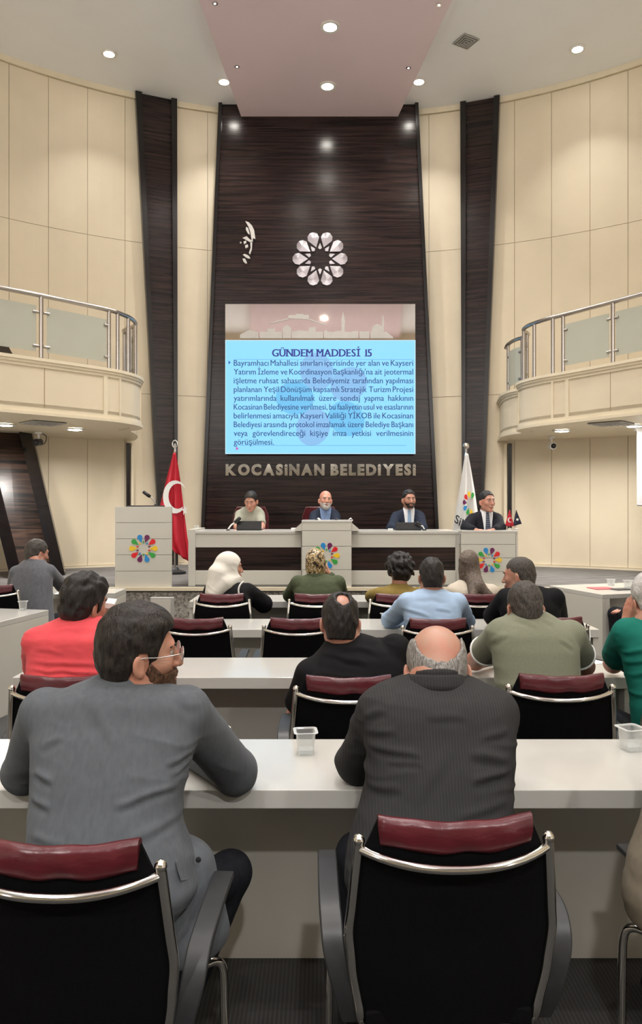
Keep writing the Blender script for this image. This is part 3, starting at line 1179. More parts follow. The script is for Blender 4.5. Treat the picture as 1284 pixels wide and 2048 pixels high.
ex, ez = wall_xz(640, 519, LY)
em = thing('wall_emblem', 'silver ten petal flower emblem on the dark wood above the screen', 'emblem', (ex, LY, ez))
emblem_petals(em, 0, -0.004, 0, 0.435, depth=0.03, metal=True)

# white cut metal ornament left of the emblem (thin strokes seen in profile)
m = MB()
strokes = [[(207, 126), (228, 135), (245, 152), (258, 178), (262, 205), (266, 232), (250, 226), (252, 250), (244, 238), (240, 215), (236, 190), (226, 160), (214, 140)],
           [(190, 225), (215, 215), (232, 232), (252, 244), (236, 250), (214, 238)],
           [(176, 248), (184, 248), (184, 256), (176, 256)],
           [(196, 246), (212, 240), (214, 252), (200, 262)],
           [(205, 268), (222, 262), (224, 278), (208, 286)],
           [(236, 252), (247, 250), (246, 290), (234, 322), (228, 312), (238, 282)],
           [(192, 322), (205, 318), (226, 328), (238, 345), (222, 345), (204, 334)],
           [(190, 345), (206, 345), (218, 372), (208, 374), (196, 362)],
           [(212, 160), (224, 168), (234, 205), (222, 200), (210, 175)]]
ox, oz = wall_xz(493, 485, LY)
for s in strokes:
    q = []
    for px, py in s:
        a, zz = wall_xz(420 + px / 2.918, 400 + py / 2.918, LY)
        q.append((a - ox, zz - oz))
    m.plate(q, -0.03, 0.0)
o = m.build('wall_ornament', M['frosted_metal'])
o.location = (ox, LY - 0.001, oz)
tag(o, 'small white cut metal ornament on the dark wood left of the emblem', 'ornament')

# ------------------------------------------------------------------ the dais desk
DF = 8.70           # its front face
def dx(px, d=DF): return (px - 642) / FPX * d


DT = EYE - (1062 - 1012) / FPX * DF       # desk top height
desk = thing('dais_desk', 'long white council desk on the dais with dark wood insets', 'desk', (dx(642), DF, DAIS))
o_ = Vector(desk.location)
H = DT - DAIS


def part_box(parent, name, mat, x0, x1, y0, y1, z0, z1, bevel=0.004):
    b = Vector(parent.location)
    m = MB(); m.box(x0 - b.x, x1 - b.x, y0 - b.y, y1 - b.y, z0 - b.z, z1 - b.z)
    return m.build(name, mat, parent, bevel=bevel)


zz = lambda py, d=DF: EYE - (py - 1012) / FPX * d
for (pa, pb, ia, ib) in ((379, 604, 391, 602), (703, 917, 703, 912)):
    part_box(desk, 'desk_top', M['white_top'], dx(pa), dx(pb), DF - 0.01, DF + 0.72, DT - 0.035, DT)
    part_box(desk, 'front_panel', M['white'], dx(pa), dx(pb), DF + 0.02, DF + 0.06, DAIS, DT - 0.036, 0)
    part_box(desk, 'upper_band', M['white'], dx(ia - 1), dx(ib + 1), DF, DF + 0.03, zz(1095), DT - 0.036)
    part_box(desk, 'lower_band', M['white'], dx(ia - 1), dx(ib + 1), DF, DF + 0.03, DAIS + 0.015, zz(1141))
    part_box(desk, 'wood_inset', M['wood'], dx(ia), dx(ib), DF + 0.012, DF + 0.03, zz(1141), zz(1095), 0)
part_box(desk, 'side_panel', M['white'], dx(377), dx(391), DF - 0.02, DF + 0.72, DAIS, DT + 0.02)
part_box(desk, 'side_panel', M['white'], dx(911), dx(918), DF, DF + 0.72, DAIS, DT - 0.002)

# centre lectern of the desk
CF = 8.56
cx0, cx1 = (604 - 642) / FPX * CF, (703 - 642) / FPX * CF
ct = EYE - (1043 - 1012) / FPX * CF
cl = thing('desk_lectern', 'white centre lectern of the dais desk with a coloured flower emblem', 'lectern', ((cx0 + cx1) / 2, CF, DAIS))
for i in range(4):
    a = DAIS + (ct - DAIS) * [0, 0.27, 0.625, 0.86][i]
    b = DAIS + (ct - DAIS) * [0.27, 0.625, 0.86, 1.0][i]
    part_box(cl, 'front_panel', M['white'], cx0, cx1, CF, CF + 0.04, a + 0.002, b - 0.002, 0.002)
part_box(cl, 'body', M['white_gap'], cx0 + 0.004, cx1 - 0.004, CF + 0.03, CF + 0.55, DAIS, ct - 0.01, 0)
m = MB()
bb = Vector(cl.location)
for s, xe in ((-1, cx0), (1, cx1)):
    q = [(xe - bb.x, zz(1062, CF) - DAIS), (xe - bb.x + s * 0.085, zz(1062, CF) - DAIS), (xe - bb.x + s * 0.085, zz(1058, CF) - DAIS), (xe - bb.x, ct - DAIS - 0.01)]
    m.plate(q, 0.03, 0.5)
m.build('wing', M['white'], cl)
part_box(cl, 'lectern_top', M['white_top'], cx0 - 0.005, cx1 + 0.005, CF - 0.005, CF + 0.56, ct - 0.012, ct + 0.012)
ex = (653 - 642) / FPX * CF
emblem_petals(cl, ex - bb.x, -0.001, EYE - (1111 - 1012) / FPX * CF - DAIS, 26.5 / FPX * CF)

# right desk with emblem
RF = 8.58
rx0, rx1 = dx(918) + 0.004, (1036 - 642) / FPX * RF
rt = EYE - (1062 - 1012) / FPX * RF
rd = thing('side_desk', 'white desk with flower emblem at the right end of the dais', 'desk', ((rx0 + rx1) / 2, RF, DAIS))
for i in range(4):
    a = DAIS + (rt - DAIS) * [0, 0.28, 0.52, 0.76][i]
    b = DAIS + (rt - DAIS) * [0.28, 0.52, 0.76, 1.0][i]
    part_box(rd, 'front_panel', M['white'], rx0, rx1 - 0.02, RF, RF + 0.04, a + 0.002, b - 0.002, 0.002)
part_box(rd, 'body', M['white_gap'], rx0 + 0.004, rx1 - 0.03, RF + 0.03, RF + 0.12, DAIS, rt - 0.03, 0)
part_box(rd, 'side_panel', M['white'], rx1 - 0.03, rx1, RF, RF + 0.4, DAIS, rt)
part_box(rd, 'desk_top', M['white_top'], rx0, rx1, RF - 0.004, RF + 0.4, rt - 0.02, rt + 0.006)
bb = Vector(rd.location)
emblem_petals(rd, (978 - 642) / FPX * RF - bb.x, -0.001, EYE - (1120 - 1012) / FPX * RF - DAIS, 25.5 / FPX * RF)
m = MB()
for px in (919.5, 1033):
    m.lathe([(0.008, 0), (0.008, 0.006)], (((px - 642) / FPX * RF) - bb.x, -0.004, rt - DAIS - 0.025), 10, Matrix.Rotation(PI / 2, 4, 'X'))
m.build('screw_cap', M['steel'], rd)

# speaker's lectern on the left
LF = 8.58
qx0, qx1 = (230 - 642) / FPX * LF, (343 - 642) / FPX * LF
lt = EYE - (1013 - 1012) / FPX * LF
lec = thing('speaker_lectern', 'white speaker lectern with flower emblem left of the dais desk', 'lectern', ((qx0 + qx1) / 2, LF, DAIS))
cuts = [0, 0.20, 0.40, 0.60, 0.80, 1.0]
for a, b in zip(cuts[:-1], cuts[1:]):
    part_box(lec, 'front_panel', M['white'], qx0, qx1, LF, LF + 0.04, DAIS + (lt - DAIS) * a + 0.002, DAIS + (lt - DAIS) * b - 0.002, 0.002)
part_box(lec, 'body', M['white_gap'], qx0 + 0.004, qx1 - 0.075, LF + 0.03, LF + 0.42, DAIS, lt - 0.02, 0)
part_box(lec, 'reading_board', M['black_plastic'], qx0 + 0.11, qx1 - 0.15, LF + 0.05, LF + 0.35, lt - 0.01, lt + 0.012)
bb = Vector(lec.location)
emblem_petals(lec, (287 - 642) / FPX * LF - bb.x, -0.001, EYE - (1097 - 1012) / FPX * LF - DAIS, 28.5 / FPX * LF)


def microphone(label, a, b, base, head_mat, stem_mat, group=None, r=0.006):
    """gooseneck from base point to capsule: a = capsule tip, b = capsule foot"""
    t = thing('gooseneck_microphone', label, 'microphone', base, 0, group)
    bs = Vector(base)
    A, B = Vector(a) - bs, Vector(b) - bs
    m = MB(); m.lathe([(0.022, 0), (0.022, 0.010), (0.010, 0.016)], n=16); m.build('base', M['black_plastic'], t)
    m = MB(); m.tube(smooth_path([(0, 0, 0.01), B * 0.5 + Vector((0, 0, 0.02)), B], 4), r, 8); m.build('gooseneck', stem_mat, t, smooth=True)
    m = MB(); m.tube([B, B + (A - B) * 0.1, A - (A - B) * 0.1, A], [r, r * 2.6, r * 2.6, r * 1.6], 10); m.build('capsule', head_mat, t, smooth=True)
    return t


d = LF + 0.2
microphone('black tipped gooseneck microphone on the speaker lectern', P(286, 983, d), P(301, 994, d), (*P(312, 1010, d).xy, lt + 0.0135), M['black'], M['steel'], r=0.008)
d = DF + 0.15
microphone('black microphone on a pale stem in front of the woman at the dais', P(481, 1035, d), P(469, 1046, d), (*P(456, 1062, d).xy, DT + 0.001), M['black'], M['paper'], r=0.009)
microphone('microphone on a pale stem before the man in the blue suit', P(833, 1044, d), P(842, 1051, d), (*P(849, 1062, d).xy, DT + 0.001), M['black'], M['paper'], r=0.007)
d = CF + 0.25
microphone('white tipped microphone at the right corner of the centre lectern', P(699, 1037, d), P(704, 1043, d), (*P(701, 1050, d).xy, ct + 0.0135), M['paper'], M['black'], r=0.008)
microphone('small white tipped microphone in the middle of the centre lectern', P(673, 1039, d), P(677, 1042, d), (*P(674, 1046, d).xy, ct + 0.0135), M['paper'], M['black'], r=0.007)
microphone('small white tipped microphone at the left of the centre lectern', P(635, 1037, d), P(640, 1041, d), (*P(634, 1046, d).xy, ct + 0.0135), M['paper'], M['black'], r=0.007)


def monitor(label, px0, px1, py0, d):
    a = P(px0, 1062, d); b = P(px1, 1062, d)
    w = b.x - a.x
    h = EYE - (py0 - 1012) / FPX * d - DT
    t = thing('desk_monitor', label, 'monitor', ((a.x + b.x) / 2, d, DT + 0.001), 0, 'black monitors on the dais desk')
    Mx = Matrix.Rotation(math.radians(-14), 4, 'X')
    m = MB(); m.box(-w / 2, w / 2, -0.008, 0.008, 0.012, h + 0.008, Mx); m.build('screen_back', M['black'], t, bevel=0.004)
    m = MB(); m.box(-w / 2, w / 2, 0.0, 0.22, 0.0, 0.014); m.build('foot', M['black_plastic'], t, bevel=0.004)
    return t


monitor('black monitor in front of the woman at the dais', 473, 523, 1043, DF + 0.2)
monitor('black monitor in front of the man in the blue suit', 791, 842, 1046, DF + 0.2)


# ------------------------------------------------------------------ flags
def flag_pole(label, px, py_top, d, kind):
    b = P(px, 1147, d)
    t = thing('flag_stand', label, 'flag', (b.x, d, DAIS))
    top = EYE - (py_top - 1012) / FPX * d - DAIS
    m = MB(); m.lathe([(0.15, 0), (0.15, 0.03), (0.06, 0.06), (0.035, 0.09)], n=20); m.build('base', M['black_plastic'], t)
    m = MB(); m.tube([(0, 0, 0.05), (0, 0, top - 0.05)], 0.016, 10); m.build('pole', M['steel'], t, smooth=True, auto=50)
    m = MB()
    if kind == 'ring':
        m.tube([(0, 0, top - 0.20), (0, 0, top - 0.10)], [0.022, 0.014], 10)
        m.tube([(0.035 * math.cos(a), 0, top - 0.055 + 0.05 * math.sin(a)) for a in [2 * PI * i / 16 for i in range(16)]], 0.009, 8, closed=True)
    else:
        m.tube([(0, 0, top - 0.24), (0, 0, top - 0.12)], [0.03, 0.018], 10)
        m.ball((0, 0, top - 0.04), 0.045, 14)
    m.build('finial', M['chrome'], t, smooth=True)
    return t, top


def drape(t, name, mat, prof, dev, y0, thick=(0, 0.012, 0), folds=4, amp=0.035, nc=26, nr=40):
    """hanging cloth: prof is a list of (z, x_left, x_right)"""
    m = MB()
    zz_ = [p[0] for p in prof][::-1]; l = [p[1] for p in prof][::-1]; r = [p[2] for p in prof][::-1]
    rows = []
    z_top, z_bot = prof[0][0], prof[-1][0]
    for i in range(nr + 1):
        u = i / nr
        z = z_top + (z_bot - z_top) * u
        a, b = np.interp(z, zz_, l), np.interp(z, zz_, r)
        row = []
        for j in range(nc + 1):
            v = j / nc
            zoff = dev(v) * u
            row.append((a + (b - a) * v, y0 + amp * u ** 0.5 * math.sin(v * folds * 2 * PI + u * 1.2), z + zoff))
        rows.append(row)
    m.grid(rows, thick)
    return m.build(name, mat, t, smooth=True)


def plate_on(t, name, mat, pts, y, th=0.003):
    m = MB(); m.plate(pts, y - th, y); return m.build(name, mat, t)


red_cloth = pbr('red_flag_cloth', (0.50, 0.012, 0.03), 0.65, var=0.08, vscale=(6, 6, 2))
white_cloth = pbr('white_flag_cloth', (0.70, 0.70, 0.68), 0.7, var=0.04, vscale=(6, 6, 2))
FD = 10.3
t, top = flag_pole('red flag with white crescent and star hanging behind the speaker lectern', 350, 880, FD, 'ring')
fx = lambda px, o=t, d=FD: (px - 642) / FPX * d - o.location.x
fz = lambda py, d=FD: EYE - (py - 1012) / FPX * d - DAIS
drape(t, 'flag_cloth', red_cloth, [(fz(906), fx(348), fx(353)), (fz(930), fx(342), fx(358)), (fz(960), fx(334), fx(363)), (fz(1010), fx(322), fx(370)), (fz(1050), fx(320), fx(376)), (fz(1072), fx(322), fx(380)), (fz(1100), fx(346), fx(381))], lambda v: -0.17 * v, -0.06, folds=2.5, amp=0.03)
# crescent
q = []
cxm, czm = fx(353), fz(994)
for i in range(21):
    a = math.radians(62 + (330 - 62) * i / 20 - 25)
    q.append((cxm + 0.165 * math.cos(a), czm + 0.225 * math.sin(a)))
for i in range(21):
    a = math.radians(330 - (330 - 62) * i / 20 - 25)
    q.append((cxm + 0.035 + 0.125 * math.cos(a), czm + 0.01 + 0.172 * math.sin(a)))
plate_on(t, 'crescent', white_cloth, q, -0.10)
q = []
for i in range(10):
    a = PI / 2 + i * PI / 5 + 0.2
    r = 0.075 if i % 2 == 0 else 0.03
    q.append((fx(372) + r * 0.6 * math.cos(a), fz(1020) + r * math.sin(a)))
plate_on(t, 'star', white_cloth, q, -0.105)

t, top = flag_pole('white municipal flag with coloured petals behind the right desk', 932, 886, FD, 'ball')
fx = lambda px, o=t, d=FD: (px - 642) / FPX * d - o.location.x
drape(t, 'flag_cloth', white_cloth, [(fz(908), fx(929), fx(935)), (fz(940), fx(924), fx(941)), (fz(980), fx(918), fx(948)), (fz(1020), fx(911), fx(954)), (fz(1062), fx(904), fx(962)), (fz(1090), fx(903), fx(966))], lambda v: -0.02 * v, -0.05, folds=2.0, amp=0.02)
ecx, ecz = fx(937.5), fz(1007)
for k, colr in enumerate(['green', 'yellow', 'red', 'purple', 'blue', 'green', 'yellow', 'red']):
    a = math.radians(62 + 37 * k)
    if math.cos(a) > 0.75: continue
    q = [(ecx + 0.6 * (u * -math.sin(a) + v * math.cos(a)) * 1.0, ecz + (u * math.cos(a) + v * math.sin(a))) for u, v in petal_pts(0.07, 0.165, 0.034, True)]
    plate_on(t, 'petal', EMB[colr], q, -0.082)
co, lo, hi = me_bounds(flag_text)
c2 = np.empty_like(co)
ux = (co[:, 0] - lo[0]) / (hi[0] - lo[0]); uz = (co[:, 1] - lo[1]) / (hi[1] - lo[1])
c2[:, 0] = fx(906) + ux * (fx(931) - fx(906)) + uz * 0.03
c2[:, 1] = -0.083 - co[:, 2]
c2[:, 2] = fz(1044) + uz * 0.11 - ux * 0.12
set_co(flag_text, c2)
link('flag_lettering', flag_text, M['black_plastic'], t)

# two little desk flags in one holder each
navy_cloth = pbr('navy_flag_cloth', (0.018, 0.02, 0.045), 0.7, var=0.06)
for nm, lab, px, col, d in (('r', 'small red crescent flag on the right dais desk', 1019, red_cloth, RF + 0.3), ('n', 'small navy pennant on the right dais desk beside the red one', 1032, navy_cloth, RF + 0.3)):
    b = P(px, 1062, d)
    t = thing('table_flag', lab, 'flag', (b.x, d, rt + 0.006), 0, 'little flags on the right desk')
    m = MB(); m.lathe([(0.03, 0), (0.03, 0.012), (0.008, 0.02)], n=14); m.build('base', M['white'], t)
    m = MB(); m.tube([(0, 0, 0.01), (0.0, 0, 0.235)], 0.003, 6); m.build('stick', M['steel'], t)
    m = MB()
    rows = []
    for i in range(9):
        u = i / 8
        if nm == 'r': a, b2 = -0.005 - 0.05 * u, 0.005 + 0.045 * u
        else: a, b2 = -0.002 - 0.035 * u, 0.004 + 0.06 * u
        rows.append([(a + (b2 - a) * v / 6, -0.012 + 0.008 * math.sin(v * 1.4 + u * 2), 0.23 - 0.19 * u + (0.03 * (v / 6) if nm == 'n' else 0) * u) for v in range(7)])
    m.grid(rows, (0, 0.004, 0)); m.build('cloth', col, t, smooth=True)
    q = []
    if nm == 'r':
        for i in range(13):
            a = math.radians(40 + 280 * i / 12); q.append((0.0 + 0.028 * math.cos(a), 0.115 + 0.03 * math.sin(a)))
        for i in range(13):
            a = math.radians(320 - 280 * i / 12); q.append((0.008 + 0.021 * math.cos(a), 0.115 + 0.023 * math.sin(a)))
        plate_on(t, 'crescent', white_cloth, q, -0.024, 0.002)
    else:
        for i in range(14):
            a = 2 * PI * i / 14; q.append((0.01 + 0.014 * math.cos(a), 0.12 + 0.014 * math.sin(a)))
        plate_on(t, 'crest', M['paper'], q, -0.024, 0.002)

# glass tumblers on the dais
def tumbler(label, p, r=0.03, h=0.09, group=None):
    m = MB()
    m.lathe([(r * 0.8, 0), (r, h), (r * 0.93, h), (r * 0.74, 0.006)], n=20)
    o = m.build('water_glass', M['clear'], smooth=True, auto=40)
    o.location = p
    return tag(o, label, 'glass', group)


tumbler('water glass at the left end of the dais desk', (*P(393, 1062, DF + 0.3).xy, DT + 0.001), 0.03, 0.06)
m = MB(); m.box(-0.03, 0.03, -0.02, 0.02, 0, 0.03)
o = m.build('tissue_pack', M['paper'], bevel=0.006); o.location = (*P(587, 1062, DF + 0.2).xy, DT + 0.001)
tag(o, 'small white pack on the dais desk left of the centre lectern', 'pack')
m = MB(); m.box(-0.03, 0.03, -0.02, 0.02, 0, 0.022)
o = m.build('name_holder', M['paper'], bevel=0.004); o.location = (*P(781, 1062, DF + 0.2).xy, DT + 0.001)
tag(o, 'small white holder on the dais desk left of the right monitor', 'holder')

# grey floor monitor before the dais riser
d = 7.95
a, b = P(300, 1195, d), P(347, 1195, d)
t = thing('floor_monitor', 'grey slab monitor standing before the speckled dais riser', 'monitor', ((a.x + b.x) / 2, d, 0))
w = b.x - a.x; h = a.z
m = MB(); m.box(-w / 2, w / 2, 0, 0.05, 0.3, h); m.build('casing', M['vent'], t, bevel=0.006)
m = MB(); m.box(-w / 2 + 0.012, w / 2 - 0.03, -0.004, 0.004, 0.32, h - 0.02); m.build('panel', M['grey_panel'], t)
m = MB(); m.box(-0.03, 0.03, 0.01, 0.04, 0.015, 0.31); m.box(-0.12, 0.12, -0.1, 0.12, 0, 0.016); m.build('stand', M['steel'], t)

# security cameras under the balconies
for lab, px, py, d, s in (('dome security camera hanging under the left balcony by the leaning pillar', 77, 886, 10.3, 1), ('security camera on the wall under the right balcony', 1103, 893, 10.9, -1)):
    p = P(px, py, d)
    t = thing('security_camera', lab, 'camera', (p.x, p.y, BZ0))
    dz = p.z - BZ0
    m = MB(); m.lathe([(0.05, -0.002), (0.05, -0.02), (0.02, -0.03)], n=16); m.tube([(0, 0, -0.01), (0, 0, dz + 0.04)], 0.015, 10); m.build('bracket', M['paper'], t, smooth=True, auto=40)
    m = MB(); m.tube([(0, 0.05, dz + 0.015), (0, -0.09, dz)], 0.05, 16); m.build('housing', M['paper'] if s < 0 else M['black_plastic'], t, smooth=True, auto=40)
    m = MB(); m.ball((0.0, -0.1, dz), 0.038, 14); m.build('lens', M['black'], t, smooth=True)
    if s > 0:
        m = MB(); m.tube(smooth_path([(0.02, 0.02, -0.01), (0.1, 0.02, -0.06), (0.07, 0.02, dz - 0.01), (0.0, 0, dz)], 6), 0.006, 8); m.build('cable', M['black'], t, smooth=True)

# projection screen at the right edge
d = 9.6
a = P(1274, 1010, d); b = P(1274, 858, d)
t = thing('projection_screen', 'white pull down projection screen at the right edge under the balcony', 'screen', (a.x + 0.7, d, b.z))
m = MB(); m.box(-0.7, 0.8, 0, 0.004, a.z - b.z, 0.0); m.build('cloth', M['screen_cloth'], t)
m = MB(); m.tube([(-0.72, 0.03, 0.02), (0.82, 0.03, 0.02)], 0.045, 14); m.build('roller', M['paper'], t, smooth=True, auto=40)
m = MB(); m.tube([(-0.7, 0.0, a.z - b.z), (0.8, 0.0, a.z - b.z)], 0.014, 10); m.build('bottom_bar', M['vent'], t, smooth=True, auto=40)
m = MB(); m.box(-0.66, -0.64, 0.02, 0.04, 0.05, BZ0 - b.z); m.box(0.6, 0.62, 0.02, 0.04, 0.05, BZ0 - b.z); m.build('hanger', M['black'], t)
# ------------------------------------------------------------------ audience tables
TT = 0.75


def audience_table(label, x0, x1, y, depth=0.52, group='white audience tables', left_panel=True, right_panel=True):
    t = thing('conference_table', label, 'table', ((x0 + x1) / 2, y, 0), 0, group)
    w = (x1 - x0) / 2
    m = MB(); m.box(-w, w, 0, depth, TT - 0.06, TT)
    m.build('table_top', M['white_top'], t, bevel=0.003)
    m = MB(); m.box(-w + 0.04, w - 0.04, depth - 0.16, depth - 0.13, 0.0, TT - 0.061)
    m.build('modesty_panel', M['grey_panel'], t)
    for s, on in ((-1, left_panel), (1, right_panel)):
        if not on: continue
        m = MB(); m.box(min(s * w, s * (w - 0.04)), max(s * w, s * (w - 0.04)), 0.02, depth - 0.01, 0.0, TT - 0.061)
        m.build('end_panel', M['white'], t, bevel=0.003)
    return t


ROWS = [2.377, 3.935, 5.466, 7.07]
audience_table('white table nearest the viewer, across the whole foreground', -1.95, 1.95, ROWS[0])
audience_table('white table behind the black shirt man, second from the viewer', -1.62, 1.64, ROWS[1])
audience_table('white table with two empty chairs behind it, left of the joint', -1.62, 0.290, ROWS[2], right_panel=False)
audience_table('white table at which the man in the pale blue shirt sits', 0.293, 2.03, ROWS[2], left_panel=False)
audience_table('white front table below the dais where the headscarf women sit', -1.245, 2.0, ROWS[3])


def block_desk(label, corner, direction, length, width, side, lean=0.0, end_open=True):
    """desk along `direction` from `corner`; side: +1 width goes to the right of the direction"""
    dv = Vector(direction).normalized()
    nv = Vector((dv.y, -dv.x)) * side
    t = thing('side_desk', label, 'desk', (corner[0], corner[1], 0))

    def poly(a0, a1, b0, b1):
        return [tuple(dv * a + nv * b) for a, b in ((a0, b0), (a1, b0), (a1, b1), (a0, b1))]
    m = MB(); m.prism(poly(0, length, 0, width), TT - 0.045, TT); m.build('desk_top', M['white_top'], t, bevel=0.003)
    m = MB(); m.prism(poly(0.0, length, 0.0, 0.035), 0.0, TT - 0.046); m.build('long_panel', M['white'], t, bevel=0.002)
    for a in (0.0, length - 0.04):
        m = MB(); m.prism(poly(a, a + 0.04, 0.036, 0.09) if end_open else poly(a, a + 0.04, 0.036, width), 0.0, TT - 0.046)
        m.build('end_panel', M['white'], t, bevel=0.002)
    m = MB(); m.prism(poly(0.3 * length, 0.3 * length + 0.02, 0.036, width - 0.05), 0.0, TT - 0.046); m.build('inner_panel', M['grey_panel'], t)
    return t


block_desk('white side desk at the left edge with a plastic cup on it', (-2.36, 6.50), (-0.20, -0.98), 2.3, 0.62, 1, end_open=False)
t = audience_table('white desk in front of the grey suited man at the far left', -4.1, -2.13, 7.75, depth=0.45, group=None)
block_desk('white side desk on the right with the red folder on it', (2.86, 7.62), (-0.26, 0.84), 0.92, 1.2, 1)


# ------------------------------------------------------------------ audience chairs
def back_y(z):
    return float(np.interp(z, [0.42, 0.55, 0.66, 0.78, 0.885, 0.96], [-0.180, -0.200, -0.215, -0.235, -0.25, -0.258]))


def back_hw(z):
    return float(np.interp(z, [0.42, 0.55, 0.66, 0.78, 0.885, 0.96], [0.198, 0.222, 0.232, 0.222, 0.2125, 0.207]))


def build_chair(label, group):
    t = thing('conference_chair', label, 'chair', (0, 0, 0), 0, group)
    # seat
    m = MB()
    rows = []
    for i in range(11):
        v = i / 10
        y = -0.20 + 0.44 * v
        row = []
        for j in range(11):
            u = -1 + 2 * j / 10
            z = 0.462 + 0.012 * (1 - u * u) - 0.035 * max(0, v - 0.8) * 5 * 0.5 - 0.004 * (abs(u) ** 4)
            row.append((u * 0.198, y, z))
        rows.append(row)
    m.grid(rows, (0, 0, -0.045))
    m.build('seat', M['mesh'], t, smooth=True, auto=60, bevel=0.006)
    # mesh back
    m = MB()
    rows = []
    for i in range(25):
        z = 0.43 + (0.935 - 0.43) * i / 24
        hw = back_hw(z) - 0.004
        if z > 0.86: hw = (0.2085) - 0.032 * (z - 0.86) / 0.075
        row = []
        for j in range(17):
            u = -1 + 2 * j / 16
            row.append((u * hw, back_y(z) - 0.04 * (1 - u * u), z))
        rows.append(row)
    m.grid(rows, (0, 0.009, 0))
    m.build('backrest', M['mesh'], t, smooth=True, auto=60)
    # maroon cover over the top of the back
    m = MB()
    prof = [(-0.008, 0.882), (-0.013, 0.890), (-0.015, 0.912), (-0.014, 0.935), (-0.007, 0.947), (0.006, 0.949), (0.017, 0.940), (0.021, 0.91), (0.018, 0.882), (0.008, 0.879)]
    vs, nu = [], 25
    for j in range(nu):
        u = -1 + 2 * j / (nu - 1)
        x = u * 0.172
        cy = back_y(0.91) - 0.04 * (1 - (x / 0.2) ** 2) + 0.004
        sag = -0.008 * math.cos(u * PI / 2) + 0.0012 * math.sin(u * 9)
        for k, (py_, pz_) in enumerate(prof):
            vs.append((x + (0.004 if pz_ > 0.9 else 0) * u, cy + py_ + 0.0012 * math.sin(u * 13 + k), pz_ + sag + (0.0025 * math.sin(u * 7 + 1) if pz_ < 0.885 else 0)))
    npf = len(prof)
    fs = []
    for j in range(nu - 1):
        for k in range(npf):
            k2 = (k + 1) % npf
            fs.append((j * npf + k, (j + 1) * npf + k, (j + 1) * npf + k2, j * npf + k2))
    fs.append(tuple(range(npf))); fs.append(tuple((nu - 1) * npf + k for k in reversed(range(npf))))
    m.add(vs, fs)
    o = m.build('headrest_cover', M['maroon'], t, smooth=True, auto=70)
    o['label'] = 'maroon leather cover'
    # chrome back frame
    for s in (-1, 1):
        m = MB()
        pts = [(s * (back_hw(z) + 0.006), back_y(z), z) for z in (0.885, 0.83, 0.78, 0.72, 0.66, 0.60, 0.55, 0.49, 0.44)]
        pts += [(s * 0.2, -0.15, 0.412), (s * 0.2, -0.05, 0.405), (s * 0.2, 0.2, 0.405)]
        m.tube(smooth_path(pts, 4), 0.0125, 12)
        m.ball((s * (back_hw(0.885) + 0.006), back_y(0.885), 0.887), 0.0145, 12)
        m.build('back_frame', M['chrome'], t, smooth=True, auto=60)
    m = MB()
    pts = []
    for j in range(21):
        u = -1 + 2 * j / 20
        pts.append((u * 0.213, -0.252 - 0.062 * (1 - abs(u) ** 2.6), 0.866 - 0.020 * (1 - abs(u) ** 2)))
    m.tube(pts, 0.0105, 12)
    m.build('crossbar', M['chrome'], t, smooth=True, auto=60)
    # armrests: flat black loops
    for s in (-1, 1):
        path = smooth_path([(s * 0.272, 0.20, 0.652), (s * 0.275, 0.10, 0.662), (s * 0.278, -0.06, 0.662), (s * 0.277, -0.145, 0.645), (s * 0.270, -0.185, 0.585), (s * 0.250, -0.19, 0.50), (s * 0.232, -0.165, 0.42)], 5)
        m = MB()
        n = len(path)
        vs = []
        for i, p in enumerate(path):
            a, b = path[max(i - 1, 0)], path[min(i + 1, n - 1)]
            tdir = (b - a).normalized()
            sd = Vector((1, 0, 0))
            nd = tdir.cross(sd).normalized()
            w = 0.027 - 0.010 * max(0, (i / n - 0.6)) * 2
            for (u, v) in ((-1, -1), (1, -1), (1, 1), (-1, 1)):
                vs.append(p + sd * u * w + nd * v * 0.009)
        fs = []
        for i in range(n - 1):
            for k in range(4):
                k2 = (k + 1) % 4
                fs.append((i * 4 + k, i * 4 + k2, (i + 1) * 4 + k2, (i + 1) * 4 + k))
        fs.append((3, 2, 1, 0)); fs.append(tuple((n - 1) * 4 + k for k in range(4)))
        m.add(vs, fs)
        m.build('armrest', M['black_plastic'], t, smooth=True, auto=35, bevel=0.004)
    # cantilever legs
    for s in (-1, 1):
        m = MB()
        m.tube(smooth_path([(s * 0.2, 0.17, 0.405), (s * 0.24, 0.215, 0.405), (s * 0.262, 0.235, 0.37), (s * 0.265, 0.24, 0.25), (s * 0.265, 0.24, 0.06), (s * 0.265, 0.215, 0.016), (s * 0.265, 0.0, 0.0135), (s * 0.265, -0.24, 0.0135)], 5), 0.0125, 10)
        m.build('leg', M['chrome'], t, smooth=True, auto=60)
    m = MB(); m.tube([(-0.265, -0.24, 0.0135), (0.265, -0.24, 0.0135)], 0.0125, 10)
    m.build('floor_bar', M['chrome'], t, smooth=True, auto=60)
    return t


chair0 = build_chair('chair', 'black mesh audience chairs with maroon headrest covers')
used_chair = [False]


def place_chair(px, d, label, rz=0.0):
    """px: picture column of the back's centre; d: depth of the back's top"""
    if not used_chair[0]:
        c = chair0; used_chair[0] = True
    else:
        c = copy_tree(chair0)
    a = math.radians(rz)
    back = Vector(((px - 642) / FPX * d, d, 0))
    off = Vector((0, 0.25, 0))
    off.rotate(Matrix.Rotation(a, 3, 'Z'))
    c.location = back + off
    c.rotation_euler = (0, 0, a)
    c['label'] = label
    return c


